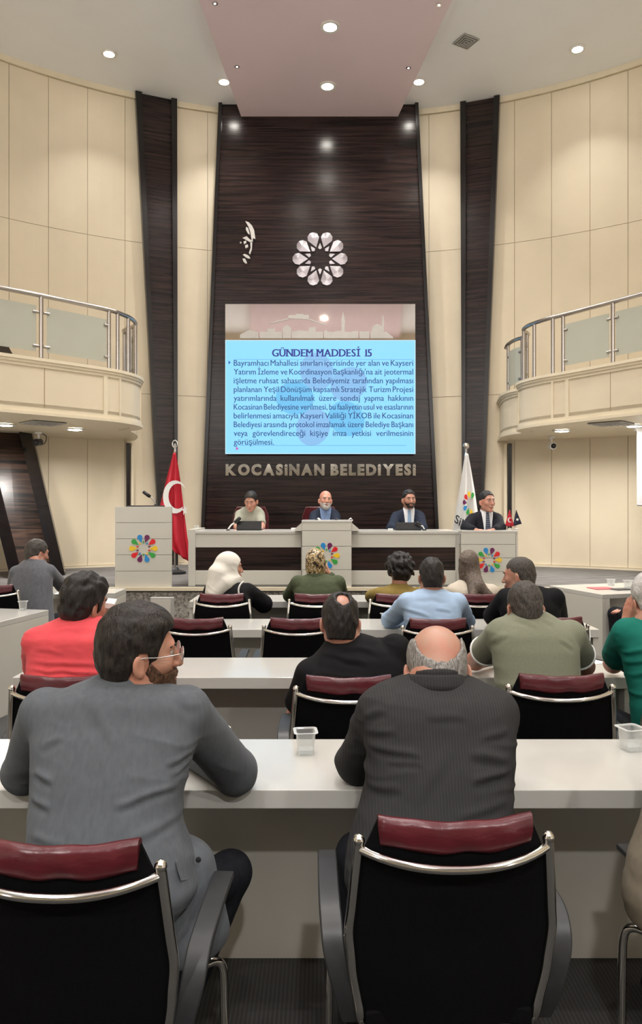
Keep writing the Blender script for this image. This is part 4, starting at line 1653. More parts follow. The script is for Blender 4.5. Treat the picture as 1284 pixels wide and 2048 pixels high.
place_chair(119, 1.60, 'black mesh chair with maroon cover behind the man in the mid grey suit', -3)
place_chair(908, 1.72, 'black mesh chair with maroon cover behind the balding man in the pinstripe suit', 2)
place_chair(1640, 1.75, 'black mesh chair of the person cut off at the lower right edge')
place_chair(1121, 3.16, 'black mesh chair with maroon cover behind the man in the olive polo shirt')
place_chair(697, 3.13, 'black mesh chair with maroon cover behind the man in the black t-shirt')
place_chair(128, 3.14, 'black mesh chair with maroon cover behind the man in the coral shirt')
place_chair(1402, 3.16, 'black mesh chair of the man in the teal t-shirt')
place_chair(391, 4.74, 'empty black mesh chair behind the bearded man\'s profile, left of the other empty one')
place_chair(597, 4.74, 'empty black mesh chair left of the man in the black t-shirt')
place_chair(875, 4.72, 'black mesh chair with maroon cover behind the man in the pale blue shirt')
place_chair(1107, 4.78, 'black mesh chair of the man in black turned to the left')
place_chair(444, 6.05, 'black mesh chair behind the woman in the white headscarf', 0)
place_chair(633, 6.05, 'black mesh chair behind the woman in the green jacket')
place_chair(795, 6.05, 'black mesh chair behind the curly haired person in mustard')
place_chair(960, 6.05, 'black mesh chair behind the woman in the brown headscarf')
place_chair(-13, 6.72, 'black mesh chair with maroon cover at the left edge by the side desk')


# maroon chairs of the dais
def build_dais_chair(label):
    t = thing('dais_chair', label, 'chair', (0, 0, 0), 0, 'maroon chairs on the dais')
    m = MB()
    rows = []
    for i in range(13):
        z = 0.42 + 0.50 * i / 12
        row = []
        for j in range(13):
            u = -1 + 2 * j / 12
            hw = 0.24 - (0.05 * max(0, (i - 9) / 3)) ** 1
            row.append((u * hw, 0.25 + 0.05 * (1 - u * u) + 0.1 * (z - 0.42), z))
        rows.append(row)
    m.grid(rows, (0, -0.05, 0)); m.build('backrest', M['maroon'], t, smooth=True, auto=60, bevel=0.01)
    m = MB(); m.box(-0.24, 0.24, -0.24, 0.24, 0.38, 0.46); m.build('seat', M['maroon'], t, bevel=0.02)
    m = MB(); m.tube([(0, 0, 0.06), (0, 0, 0.385)], 0.03, 12); m.build('column', M['chrome'], t, smooth=True, auto=50)
    for k in range(5):
        a = 2 * PI * k / 5
        m = MB(); m.tube([(0, 0, 0.08), (0.28 * math.cos(a), 0.28 * math.sin(a), 0.04)], [0.022, 0.014], 8)
        m.ball((0.28 * math.cos(a), 0.28 * math.sin(a), 0.026), 0.026, 10)
        m.build('leg', M['black_plastic'], t, smooth=True, auto=50)
    return t


dc0 = build_dais_chair('chair')
for i, (px, d, lab) in enumerate(((498, 9.75, 'maroon chair of the woman at the dais'), (640, 9.78, 'maroon chair of the bearded man at the centre lectern'),
                                  (814, 9.8, 'maroon chair of the man in the blue suit'), (975, 9.62, 'maroon chair of the man at the right dais desk'))):
    c = dc0 if i == 0 else copy_tree(dc0)
    c.location = ((px - 642) / FPX * d, d, DAIS)
    c['label'] = lab
    if i > 1: c.scale = (0.94, 1, 0.84)


# ------------------------------------------------------------------ small things on the tables
def cup(label, p, s=0.040, h=0.08, lid=False, rz=0.3, group='clear plastic cups'):
    t = thing('plastic_cup', label, 'cup', p, rz, group)

    def sq(r, z, k=5):
        out = []
        for c_ in range(4):
            for i in range(k):
                a = PI / 2 * c_ + PI / 2 * i / (k - 1)
                cx, cy = [(1, 1), (-1, 1), (-1, -1), (1, -1)][c_]
                rr = r * 0.35
                out.append((cx * (r - rr) + rr * math.cos(a), cy * (r - rr) + rr * math.sin(a), z))
        return out
    rings = [sq(s * 0.70, 0.001), sq(s * 0.78, h * 0.4), sq(s * 0.86, h * 0.94), sq(s * 1.08, h * 0.97), sq(s * 1.10, h), sq(s * 0.84, h), sq(s * 0.76, h * 0.4), sq(s * 0.66, 0.004)]
    n = len(rings[0])
    vs = [q for r in rings for q in r]
    fs = []
    for i in range(len(rings) - 1):
        for k in range(n):
            k2 = (k + 1) % n
            fs.append((i * n + k, i * n + k2, (i + 1) * n + k2, (i + 1) * n + k))
    fs.append(tuple(range(n - 1, -1, -1))); fs.append(tuple((len(rings) - 1) * n + k for k in range(n)))
    m = MB(); m.add(vs, fs); m.build('body', M['clear'], t, smooth=True, auto=35)
    m = MB(); m.hexa(sq(s * 0.62, 0.005), sq(s * 0.68, h * 0.22)); m.build('water', M['clear'], t)
    if lid:
        m = MB(); m.hexa(sq(s * 1.12, h + 0.001), sq(s * 1.12, h + 0.004)); m.build('foil_lid', M['frosted_metal'], t)
    return t


def on_table(px, py, z=TT):
    d = (EYE - z) * FPX / (py - 1012)
    p = P(px, py, d)
    return Vector((p.x, p.y, z + 0.001))


cup('clear square plastic cup between the two suited men in front', on_table(611, 1507), 0.040, 0.083, rz=0.1)
cup('foil lidded plastic cup beside the grey suited man\'s right arm', on_table(436, 1496), 0.036, 0.075, lid=True, rz=0.5)
cup('clear plastic cup at the right edge of the nearest table', on_table(1262, 1500), 0.042, 0.083, rz=0.25)
cup('clear plastic cup beyond the balding man in black, on the front table', on_table(592, 1229), 0.034, 0.06)
cup('clear plastic cup left of the man in the pale blue shirt', on_table(772, 1251), 0.036, 0.09)
cup('clear plastic cup on the left edge desk', on_table(46, 1221), 0.038, 0.08)
cup('clear plastic cup behind the red folder on the right desk', on_table(1222, 1171), 0.04, 0.07)
cup('clear plastic cup at the right end of the right desk', on_table(1256, 1176), 0.042, 0.085)


def sheet(name, label, cat, px, py, w, l, th, mat, rz, z=TT, group=None):
    p = on_table(px, py, z)
    m = MB(); m.box(-w / 2, w / 2, -l / 2, l / 2, 0, th)
    o = m.build(name, mat); o.location = p; o.rotation_euler = (0, 0, rz)
    return tag(o, label, cat, group)


sheet('folder', 'red folder lying on the right side desk', 'folder', 1203, 1177, 0.24, 0.20, 0.006, M['red_folder'], 0.2)
sheet('notebook', 'dark flat notebook right of the red folder', 'notebook', 1242, 1179, 0.2, 0.14, 0.008, M['black_plastic'], 0.3)
sheet('paper_sheet', 'sheet of paper on the far left desk', 'paper', 140, 1187, 0.3, 0.14, 0.002, M['paper'], 0.1)
sheet('smartphone', 'dark phone on the table right of the olive polo man', 'phone', 1192, 1317, 0.075, 0.15, 0.008, M['black'], 0.5)
sheet('paper_sheet', 'pale paper under the phone right of the olive polo man', 'paper', 1195, 1322, 0.0001 + 0.21, 0.14, 0.001, M['paper'], 0.4)
# ------------------------------------------------------------------ people: smooth implicit bodies turned into one surface each
F32 = np.float32


def smin(a, b, k):
    if k <= 0: return np.minimum(a, b)
    h = np.clip(0.5 + 0.5 * (b - a) / k, 0, 1)
    return b + (a - b) * h - k * h * (1 - h)


def smax(a, b, k):
    return -smin(-a, -b, k)


def axis(lo, hi, coarse, fine=()):
    """sample places from lo to hi, finer inside the given (a, b, step) ranges"""
    out = [lo]
    while out[-1] < hi:
        st = coarse
        for a, b, f in fine:
            if a - coarse * 0.5 <= out[-1] < b: st = min(st, f)
        out.append(out[-1] + st)
    return np.array(out, F32)


class Field:
    def __init__(s, xs, ys, zs):
        s.ax = (xs, ys, zs)
        s.F = np.full((len(xs), len(ys), len(zs)), 1.0, F32)

    def sl(s, lo, hi):
        r = []
        for a, l, h in zip(s.ax, lo, hi):
            i, j = np.searchsorted(a, l), np.searchsorted(a, h)
            if j <= i: return None
            r.append(slice(i, j))
        return tuple(r)

    def xyz(s, sl):
        return s.ax[0][sl[0]][:, None, None], s.ax[1][sl[1]][None, :, None], s.ax[2][sl[2]][None, None, :]

    def put(s, prim, k=0.0, op='u'):
        fn, lo, hi = prim
        pad = k + 0.03
        sl = s.sl([l - pad for l in lo], [h + pad for h in hi])
        if sl is None: return
        d = fn(*s.xyz(sl)).astype(F32)
        A = s.F[sl]
        if op == 'u': s.F[sl] = smin(A, d, k)
        elif op == 's': s.F[sl] = smax(A, -d, k)
        elif op == 'i': s.F[sl] = smax(A, d, k)

    def mesh(s, name, disp=None):
        F = s.F
        xs, ys, zs = s.ax
        I = F < 0
        c = I[:-1, :-1, :-1].astype(np.int8)
        tot = np.zeros_like(c)
        for dx_ in (0, 1):
            for dy_ in (0, 1):
                for dz_ in (0, 1):
                    tot += I[dx_:I.shape[0] - 1 + dx_, dy_:I.shape[1] - 1 + dy_, dz_:I.shape[2] - 1 + dz_]
        act = (tot > 0) & (tot < 8)
        idx = np.argwhere(act)
        n = len(idx)
        vid = np.full(act.shape, -1, np.int32)
        vid[act] = np.arange(n)
        i, j, k = idx.T
        corners = [(a, b, c_) for a in (0, 1) for b in (0, 1) for c_ in (0, 1)]
        val = {q: F[i + q[0], j + q[1], k + q[2]] for q in corners}
        X = (xs[i], xs[i + 1]); Y = (ys[j], ys[j + 1]); Z = (zs[k], zs[k + 1])
        pos = np.zeros((n, 3), np.float64); cnt = np.zeros(n)
        for a in corners:
            for ax_ in range(3):
                if a[ax_] == 1: continue
                b = list(a); b[ax_] = 1; b = tuple(b)
                va, vb = val[a], val[b]
                mk = (va < 0) != (vb < 0)
                t = np.where(mk, va / np.where(mk, va - vb, 1), 0)
                pa = [X[a[0]], Y[a[1]], Z[a[2]]]; pb = [X[b[0]], Y[b[1]], Z[b[2]]]
                for q in range(3):
                    pos[:, q] += np.where(mk, pa[q] + (pb[q] - pa[q]) * t, 0)
                cnt += mk
        pos /= np.maximum(cnt, 1)[:, None]
        quads = []
        for ax_ in range(3):
            s0 = [slice(None)] * 3; s1 = [slice(None)] * 3
            s0[ax_] = slice(0, -1); s1[ax_] = slice(1, None)
            ch = I[tuple(s0)] != I[tuple(s1)]
            o1, o2 = [(1, 2), (2, 0), (0, 1)][ax_]
            e = np.argwhere(ch)
            if len(e) == 0: continue
            ok = (e[:, o1] > 0) & (e[:, o2] > 0) & (e[:, o1] < act.shape[o1]) & (e[:, o2] < act.shape[o2])
            e = e[ok]
            q = []
            for d1, d2 in ((-1, -1), (0, -1), (0, 0), (-1, 0)):
                g = e.copy(); g[:, o1] += d1; g[:, o2] += d2
                q.append(vid[g[:, 0], g[:, 1], g[:, 2]])
            q = np.stack(q, 1)
            inside = I[e[:, 0], e[:, 1], e[:, 2]]
            q[~inside] = q[~inside][:, ::-1]
            quads.append(q)
        quads = np.concatenate(quads)
        quads = quads[(quads >= 0).all(1)]
        me = bpy.data.meshes.new(name)
        if disp is not None:
            # outward normals from the faces
            fn = np.cross(pos[quads[:, 2]] - pos[quads[:, 0]], pos[quads[:, 3]] - pos[quads[:, 1]])
            vn = np.zeros_like(pos)
            for q in range(4): np.add.at(vn, quads[:, q], fn)
            vn /= np.maximum(np.linalg.norm(vn, axis=1), 1e-12)[:, None]
            pos = pos + vn * disp(pos)[:, None]
        me.vertices.add(n)
        me.vertices.foreach_set('co', pos.astype(F32).ravel())
        me.loops.add(len(quads) * 4)
        me.loops.foreach_set('vertex_index', quads.astype(np.int32).ravel())
        me.polygons.add(len(quads))
        me.polygons.foreach_set('loop_start', np.arange(0, len(quads) * 4, 4, dtype=np.int32))
        me.polygons.foreach_set('use_smooth', np.ones(len(quads), bool))
        me.update(calc_edges=True)
        return me


def rcone(a, b, ra, rb, sq=None):
    a = np.array(a, float); b = np.array(b, float)
    ab = b - a
    L2 = max(float(ab @ ab), 1e-9)
    r = max(ra, rb)

    def fn(x, y, z):
        t = np.clip(((x - a[0]) * ab[0] + (y - a[1]) * ab[1] + (z - a[2]) * ab[2]) / L2, 0, 1)
        return np.sqrt((x - a[0] - ab[0] * t) ** 2 + (y - a[1] - ab[1] * t) ** 2 + (z - a[2] - ab[2] * t) ** 2) - (ra + (rb - ra) * t)
    return fn, np.minimum(a, b) - r, np.maximum(a, b) + r


def ell(c, r, R=None):
    c = np.array(c, float); r = np.array(r, float)
    R = np.eye(3) if R is None else R
    ext = np.sqrt(((R * r[None, :]) ** 2).sum(1))

    def fn(x, y, z):
        X, Y, Z = x - c[0], y - c[1], z - c[2]
        u = X * R[0, 0] + Y * R[1, 0] + Z * R[2, 0]
        v = X * R[0, 1] + Y * R[1, 1] + Z * R[2, 1]
        w = X * R[0, 2] + Y * R[1, 2] + Z * R[2, 2]
        k0 = np.sqrt((u / r[0]) ** 2 + (v / r[1]) ** 2 + (w / r[2]) ** 2)
        k1 = np.sqrt((u / r[0] ** 2) ** 2 + (v / r[1] ** 2) ** 2 + (w / r[2] ** 2) ** 2)
        return k0 * (k0 - 1) / np.maximum(k1, 1e-6)
    return fn, c - ext, c + ext


def drum(c, r0, r1, z0, z1, tilt=(0, 0)):
    """upright ring of cloth: radius r0 at z0 to r1 at z1, top leaning by tilt"""
    def fn(x, y, z):
        t = np.clip((z - z0) / (z1 - z0), 0, 1)
        d = np.sqrt((x - c[0]) ** 2 + (y - c[1]) ** 2) - (r0 + (r1 - r0) * t)
        zt = z1 + (x - c[0]) * tilt[0] + (y - c[1]) * tilt[1]
        return smax(d, np.maximum(z - zt, z0 - z) + 0 * d, 0.008)
    r = max(r0, r1)
    return fn, np.array([c[0] - r, c[1] - r, z0]), np.array([c[0] + r, c[1] + r, z1 + 0.03])


def loft(secs, yaw, grow=0.0, n=2.4, zlo=None, zhi=None):
    """stacked cross sections: each (z, cx, cy, half width, half depth)"""
    S = sorted(secs)
    z_ = np.array([q[0] for q in S]); cx = np.array([q[1] for q in S]); cy = np.array([q[2] for q in S])
    hw = np.array([q[3] for q in S]) + grow; hd = np.array([q[4] for q in S]) + grow
    # smooth the profile a little between the sections
    zf = np.linspace(z_[0], z_[-1], 80)
    ker = np.array([1, 2, 3, 2, 1]) / 9.0

    def sm(v):
        f = np.interp(zf, z_, v)
        return np.convolve(np.pad(f, 2, mode='edge'), ker, 'valid')
    CX, CY, HW, HD = sm(cx), sm(cy), sm(hw), sm(hd)
    c, s = math.cos(yaw), math.sin(yaw)
    z0, z1 = z_[0] - max(grow, 0), z_[-1] + max(grow, 0)
    if zlo is not None: z0 = zlo
    if zhi is not None: z1 = zhi

    def fn(x, y, z):
        zz_ = z.ravel()
        a = lambda v: np.interp(zz_, zf, v).reshape(1, 1, -1)
        X = x - a(CX); Y = y - a(CY)
        u = np.abs(X * c + Y * s); v = np.abs(-X * s + Y * c)
        W, D = a(HW), a(HD)
        f = ((u / W) ** n + (v / D) ** n) ** (1.0 / n)
        d = (f - 1) * np.minimum(W, D) * 0.9
        return smax(d, np.maximum(z - z1, z0 - z) + 0 * d, 0.02)
    m = max(HW.max(), HD.max())
    return fn, np.array([CX.min() - m, CY.min() - m, z0 - 0.02]), np.array([CX.max() + m, CY.max() + m, z1 + 0.02])


def hashn(i, j, k):
    h = (i * 374761393 + j * 668265263 + k * 2147483647 + 1013904223) & 0xFFFFFFFF
    h = ((h ^ (h >> 13)) * 1274126177) & 0xFFFFFFFF
    return ((h ^ (h >> 16)) & 0xFFFF) / 65535.0


def vnoise(p):
    """value noise, about 0..1, for an (n,3) array"""
    f = np.floor(p).astype(np.int64); t = p - f
    t = t * t * (3 - 2 * t)
    out = 0
    for a in (0, 1):
        for b in (0, 1):
            for c in (0, 1):
                w = (t[:, 0] if a else 1 - t[:, 0]) * (t[:, 1] if b else 1 - t[:, 1]) * (t[:, 2] if c else 1 - t[:, 2])
                out = out + w * hashn(f[:, 0] + a, f[:, 1] + b, f[:, 2] + c)
    return out


def folds(amp=0.004, sc=(5, 5, 22), slant=0.5, seed=0.0, fine=0.3, fade=None):
    """cloth creases: soft ridges that start at the sides and die out towards the middle, in patches"""
    def f(p):
        xc = 0.5 * (p[:, 0].min() + p[:, 0].max())
        hw = max(0.5 * (p[:, 0].max() - p[:, 0].min()), 0.05)
        ax = np.abs(p[:, 0] - xc)
        d = amp * 1.0 * (vnoise(p * 6 + seed) - 0.5)
        warp = 0.10 * (vnoise(p * 3.1 + seed + 1.7) - 0.5) + 0.035 * (vnoise(p * 9 + seed) - 0.5)
        side = 0.25 + 0.75 * np.clip(ax / hw * 1.5 - 0.15, 0, 1)
        for k, fr in enumerate((1.0, 1.7)):
            zz_ = p[:, 2] + (0.45 * slant) * ax * (1 if k == 0 else -0.6) + warp
            q = np.stack([p[:, 0] * sc[0] * 0.7 * fr + seed + 7 * k, p[:, 1] * sc[1] * 0.7 * fr + 2 * seed, zz_ * sc[2] * fr + 11 * k], 1)
            r = 1 - np.abs(2 * vnoise(q) - 1)
            mk = np.clip((vnoise(p * 5.0 + 3.3 * k + seed) - 0.40) / 0.22, 0, 1)
            d = d + amp * (1.0 if k == 0 else fine * 1.6) * mk * side * (r ** 3 - 0.15)
        if fade is not None: d = d * fade(p)
        return d
    return f


def creases(base, lines, d):
    """pulled folds of cloth along given strokes: (px, py, px, py, height, width); d is the depth of the cloth"""
    L = []
    for x0, y0, x1, y1, a, w in lines:
        A, B = P(x0, y0, d), P(x1, y1, d)
        L.append((A.x, A.z, B.x, B.z, a, w))

    def f(p):
        out = base(p)
        n1 = 0.012 * (vnoise(p * 16) - 0.5)
        for ax, az, bx, bz, a, w in L:
            dx_, dz_ = bx - ax, bz - az
            l2 = dx_ * dx_ + dz_ * dz_; l = math.sqrt(l2)
            X, Z = p[:, 0] - ax, p[:, 2] - az
            t = (X * dx_ + Z * dz_) / l2
            s = (X * -dz_ + Z * dx_) / l + n1 + 0.10 * l * (t - 0.5) ** 2
            if dx_ < 0: s = -s
            e = np.clip(1 - np.abs(2 * t - 1) ** 3, 0, 1) * (t > 0) * (t < 1)
            out = out + a * e * (np.exp(-(s / w) ** 2) - 0.75 * np.exp(-((s + 1.7 * w) / w) ** 2)) * np.clip((d + 0.16 - p[:, 1]) / 0.06, 0, 1)
        return out
    return f


def rot_head(yaw, pitch, roll):
    Rz = Matrix.Rotation(yaw, 3, 'Z'); Rx = Matrix.Rotation(pitch, 3, 'X'); Ry = Matrix.Rotation(roll, 3, 'Y')
    return np.array(Rz @ Ry @ Rx)


class Head:
    def __init__(s, c, yaw=0, pitch=0, roll=0, sc=1.0):
        s.c = np.array(c, float); s.R = rot_head(math.radians(yaw), math.radians(pitch), math.radians(roll)); s.s = sc

    def w(s, p): return s.c + s.R @ (np.array(p, float) * s.s)
    def cone(s, a, b, ra, rb): return rcone(s.w(a), s.w(b), ra * s.s, rb * s.s)
    def el(s, c, r): return ell(s.w(c), np.array(r) * s.s, s.R)

    def elr(s, c, r, rx=0, ry=0, rz=0):
        L = np.array(Matrix.Rotation(rz, 3, 'Z') @ Matrix.Rotation(ry, 3, 'Y') @ Matrix.Rotation(rx, 3, 'X'))
        return ell(s.w(c), np.array(r) * s.s, s.R @ L)

    def local(s, x, y, z):
        X, Y, Z = x - s.c[0], y - s.c[1], z - s.c[2]
        R = s.R
        return ((X * R[0, 0] + Y * R[1, 0] + Z * R[2, 0]) / s.s, (X * R[0, 1] + Y * R[1, 1] + Z * R[2, 1]) / s.s, (X * R[0, 2] + Y * R[1, 2] + Z * R[2, 2]) / s.s)

    def matrix(s):
        Mx = Matrix([list(s.R[i] * s.s) + [s.c[i]] for i in range(3)] + [[0, 0, 0, 1]])
        return Mx


def add_head(F, h, neck, neck_r=0.056, fem=False, open_mouth=False, ears=True):
    F.put(h.el((0, -0.014, 0.036), (0.0745, 0.0945, 0.086)), 0)
    F.put(h.el((0, 0.022, -0.012), (0.063, 0.072, 0.088)), 0.03)
    jw = 0.044 if not fem else 0.038
    for sx in (-1, 1):
        F.put(h.cone((sx * jw, 0.006, -0.056), (sx * 0.013, 0.074, -0.092), 0.025, 0.018), 0.025)
        F.put(h.el((sx * 0.040, 0.058, -0.014), (0.022, 0.026, 0.022)), 0.02)
    F.put(h.el((0, 0.083, -0.092), (0.017, 0.015, 0.014)), 0.016)
    F.put(h.cone((-0.033, 0.078, 0.036), (0.033, 0.078, 0.036), 0.012, 0.012), 0.015)
    for sx in (-1, 1):
        F.put(h.el((sx * 0.031, 0.102, 0.017), (0.019, 0.018, 0.012)), 0.012, 's')
    F.put(h.cone((0, 0.088, 0.024), (0, 0.112, -0.020), 0.0075, 0.0115), 0.010)
    for sx in (-1, 1):
        F.put(h.el((sx * 0.0115, 0.099, -0.024), (0.0085, 0.010, 0.0075)), 0.006)
    F.put(h.el((0, 0.090, -0.050), (0.026, 0.014, 0.012)), 0.012)
    F.put(h.el((0, 0.099, -0.0535), (0.021, 0.0075, 0.0045)), 0.004)
    F.put(h.el((0, 0.096, -0.0645), (0.018, 0.0085, 0.0055)), 0.004)
    F.put(h.el((0, 0.106, -0.059), (0.021, 0.010, 0.0016 if not open_mouth else 0.005)), 0.002, 's')
    if ears:
        for sx in (-1, 1):
            F.put(h.elr((sx * 0.082, -0.010, -0.012), (0.0075, 0.0185, 0.031), rx=0.15, rz=sx * 0.42), 0.006)
            F.put(h.elr((sx * 0.0775, -0.002, -0.032), (0.007, 0.010, 0.013), rz=sx * 0.2), 0.006)
            F.put(h.elr((sx * 0.0905, -0.006, -0.010), (0.0050, 0.0100, 0.0180), rx=0.15, rz=sx * 0.42), 0.004, 's')
    a = h.w((0, -0.030, -0.045)); b = np.array(neck, float)
    F.put(rcone(a, b, neck_r * h.s, neck_r * 1.10), 0.03)
    F.put(rcone(h.w((0, 0.015, -0.075)), b + (a - b) * 0.15, 0.034 * h.s, 0.045), 0.03)


def hand_frame(direction, palm):
    d = np.array(direction, float); d /= np.linalg.norm(d)
    p = np.array(palm, float); p = p - d * (p @ d); p /= np.linalg.norm(p)
    s = np.cross(d, p)
    return d, p, s


def add_hand(F, wrist, direction, palm, side, curl=0.5, sc=1.0, spread=0.10):
    """wrist point, finger direction, palm normal; side +1/-1 tells where the thumb leaves"""
    d, p, s = hand_frame(direction, palm)
    s = s * side
    w = np.array(wrist, float)
    F.put(rcone(w - d * 0.02, w + d * 0.02, 0.026 * sc, 0.024 * sc), 0.02)
    for k, off in enumerate((0.028, 0.010, -0.009, -0.027)):
        kn = w + (d * (0.088 - 0.006 * abs(k - 1)) + s * off) * sc
        F.put(rcone(w + s * off * 0.6 * sc + d * 0.01, kn, 0.0135 * sc, 0.0115 * sc), 0.012)
        L = (0.068, 0.076, 0.071, 0.056)[k] * sc
        a = kn; ang = curl * 0.55
        dd = d + s * off * spread / 0.03
        dd = dd / np.linalg.norm(dd)
        for q, fr in enumerate((0.45, 0.31, 0.24)):
            v = dd * math.cos(ang) + p * math.sin(ang)
            b = a + v * L * fr
            F.put(rcone(a, b, (0.0098 - 0.0009 * q) * sc, (0.0090 - 0.0009 * q) * sc), 0.004)
            a = b; ang += curl * 0.75
    t0 = w + (d * 0.022 + s * 0.020 + p * 0.006) * sc
    t1 = t0 + (d * 0.032 + s * 0.026 + p * 0.012) * sc
    t2 = t1 + (d * 0.030 + s * 0.010 + p * 0.008) * sc
    t3 = t2 + (d * 0.024 + s * 0.001 + p * 0.006) * sc
    F.put(rcone(t0, t1, 0.0155 * sc, 0.0125 * sc), 0.012)
    F.put(rcone(t1, t2, 0.0115 * sc, 0.0105 * sc), 0.005)
    F.put(rcone(t2, t3, 0.0100 * sc, 0.0080 * sc), 0.004)


SKIN = {}


def skin_mat(name, col, ruddy=0.25):
    if name in SKIN: return SKIN[name]
    c2 = (min(1, col[0] * 1.12), col[1] * 0.82, col[2] * 0.78)
    SKIN[name] = pbr('skin_' + name, col, 0.5, var=0.1, vscale=(16, 16, 16), col2=c2, bump=0.06, bscale=(160, 160, 160), sss=0.08)
    return SKIN[name]


def hair_mat(name, c1, c2, rough=0.5, sc=(90, 90, 26), b=0.5):
    return pbr('hair_' + name, c1, rough, var=0.5, vscale=sc, col2=c2, bump=b, bscale=tuple(x * 1.6 for x in sc), spec=0.35)


def head_grid(h, step, pad=0.03, ext=None):
    r = 0.17 * h.s + pad
    lo, hi = h.c - r, h.c + r
    if ext is not None:
        lo = np.minimum(lo, ext[0]); hi = np.maximum(hi, ext[1])
    return Field(axis(lo[0], hi[0], step), axis(lo[1], hi[1], step), axis(lo[2], hi[2], step))


def hair_mesh(h, step, top=0.018, side=0.010, back=0.012, front=0.082, nape=-0.075, bald=None, wave=0.003, wfreq=70, seed=0.0, part=0.0, quiff=0.0, fringe_y=0.06, burn=-0.03, qy=0.045):
    F = head_grid(h, step)
    sl = tuple(slice(0, len(a)) for a in F.ax)
    x, y, z = h.local(*F.xyz(sl))

    def E(c, r):
        u, v, w = (x - c[0]) / r[0], (y - c[1]) / r[1], (z - c[2]) / r[2]
        k0 = np.sqrt(u * u + v * v + w * w)
        return (k0 - 1) * min(r)
    d = E((0, -0.016, 0.036 + top * 0.35), (0.0745 + side, 0.0945 + back, 0.086 + top * 0.65))
    d = smin(d, E((0, -0.034, -0.022), (0.060 + side, 0.066 + back, 0.060)), 0.03)
    d = smin(d, E((0, -0.040, -0.066), (0.057 + side * 0.4, 0.053, 0.060)), 0.02)
    if quiff > 0:
        d = smin(d, E((0.01 * part, qy, 0.098), (0.060, 0.050, 0.022 + quiff)), 0.03)
    # strands
    nz = np.sin(x * wfreq + 3 * np.sin(z * 31 + seed) + seed) * np.sin(y * wfreq * 0.7 + 2.3 * np.sin(x * 37 + seed)) + 0.6 * np.sin(z * wfreq * 0.9 + 2 * np.sin(y * 43)) * np.sin(x * wfreq * 1.7 + y * 40)
    d = d + wave * nz * np.clip((z - nape) / 0.05, 0.12, 1)
    # hairline: lowest height of hair for each place front to back
    yy = np.array([-0.20, -0.040, -0.030, -0.012, 0.012, 0.018, 0.034, 0.044, fringe_y, 0.10, 0.2])
    zz_ = np.array([nape, nape, -0.040, 0.022, 0.026, burn, burn, 0.030, front - 0.012, front + 0.02, front + 0.2])
    low = np.interp(y.ravel(), yy, zz_).reshape(y.shape)
    mid = np.exp(-(x / 0.045) ** 2)
    low = low - 0.004 * mid + 0.0008 * np.sin(x * 200 + 3 * np.sin(y * 60) + seed)
    d = np.maximum(d, (low - z) * 0.6)
    for c, r in (bald or ()):
        d = smax(d, -(E(c, r) + wave * 0.7 * np.sin(x * 230 + 2 * np.sin(z * 90)) * np.sin(z * 140 + seed)), 0.010)
    F.F = d.astype(F32)
    return F.mesh('hair')


def beard_mesh(h, step, th=0.006, long=0.012, mouth=True):
    F = head_grid(h, step)
    sl = tuple(slice(0, len(a)) for a in F.ax)
    x, y, z = h.local(*F.xyz(sl))

    def E(c, r):
        u, v, w = (x - c[0]) / r[0], (y - c[1]) / r[1], (z - c[2]) / r[2]
        return (np.sqrt(u * u + v * v + w * w) - 1) * min(r)
    d = E((0, 0.024, -0.020), (0.0645 + th, 0.075 + th, 0.090 + long))
    d = smin(d, E((0, 0.072, -0.085), (0.034 + th, 0.030 + th, 0.024 + long)), 0.02)
    d = smin(d, E((0, 0.089, -0.046), (0.026 + th, 0.014 + th, 0.010)), 0.008)
    d = d + 0.0012 * np.sin(x * 300 + 4 * np.sin(z * 120)) * np.sin(z * 260 + y * 200)
    up = np.interp(y.ravel(), [-0.03, 0.008, 0.022, 0.060, 0.085, 0.12], [-0.06, -0.035, -0.004, -0.040, -0.037, -0.034]).reshape(y.shape)
    d = np.maximum(d, (z - up) * 0.7)
    d = np.maximum(d, (0.006 + 0.35 * np.maximum(0, -0.06 - z) - y) * 0.8)
    if mouth:
        d = smax(d, -E((0, 0.104, -0.0595), (0.020, 0.020, 0.0085)), 0.003)
    F.F = d.astype(F32)
    return F.mesh('beard')


M['eye_white'] = pbr('eye_white', (0.42, 0.38, 0.35), 0.3, var=0.02)
M['iris'] = pbr('iris_brown', (0.02, 0.012, 0.008), 0.2, var=0.1)
M['brow'] = pbr('brow_hair', (0.018, 0.013, 0.010), 0.7, var=0.3, vscale=(200, 200, 200))
M['brow_grey'] = pbr('brow_hair_grey', (0.30, 0.28, 0.26), 0.7, var=0.3, vscale=(200, 200, 200))
M['lip'] = pbr('lips', (0.36, 0.14, 0.11), 0.45, var=0.08, vscale=(90, 90, 90))


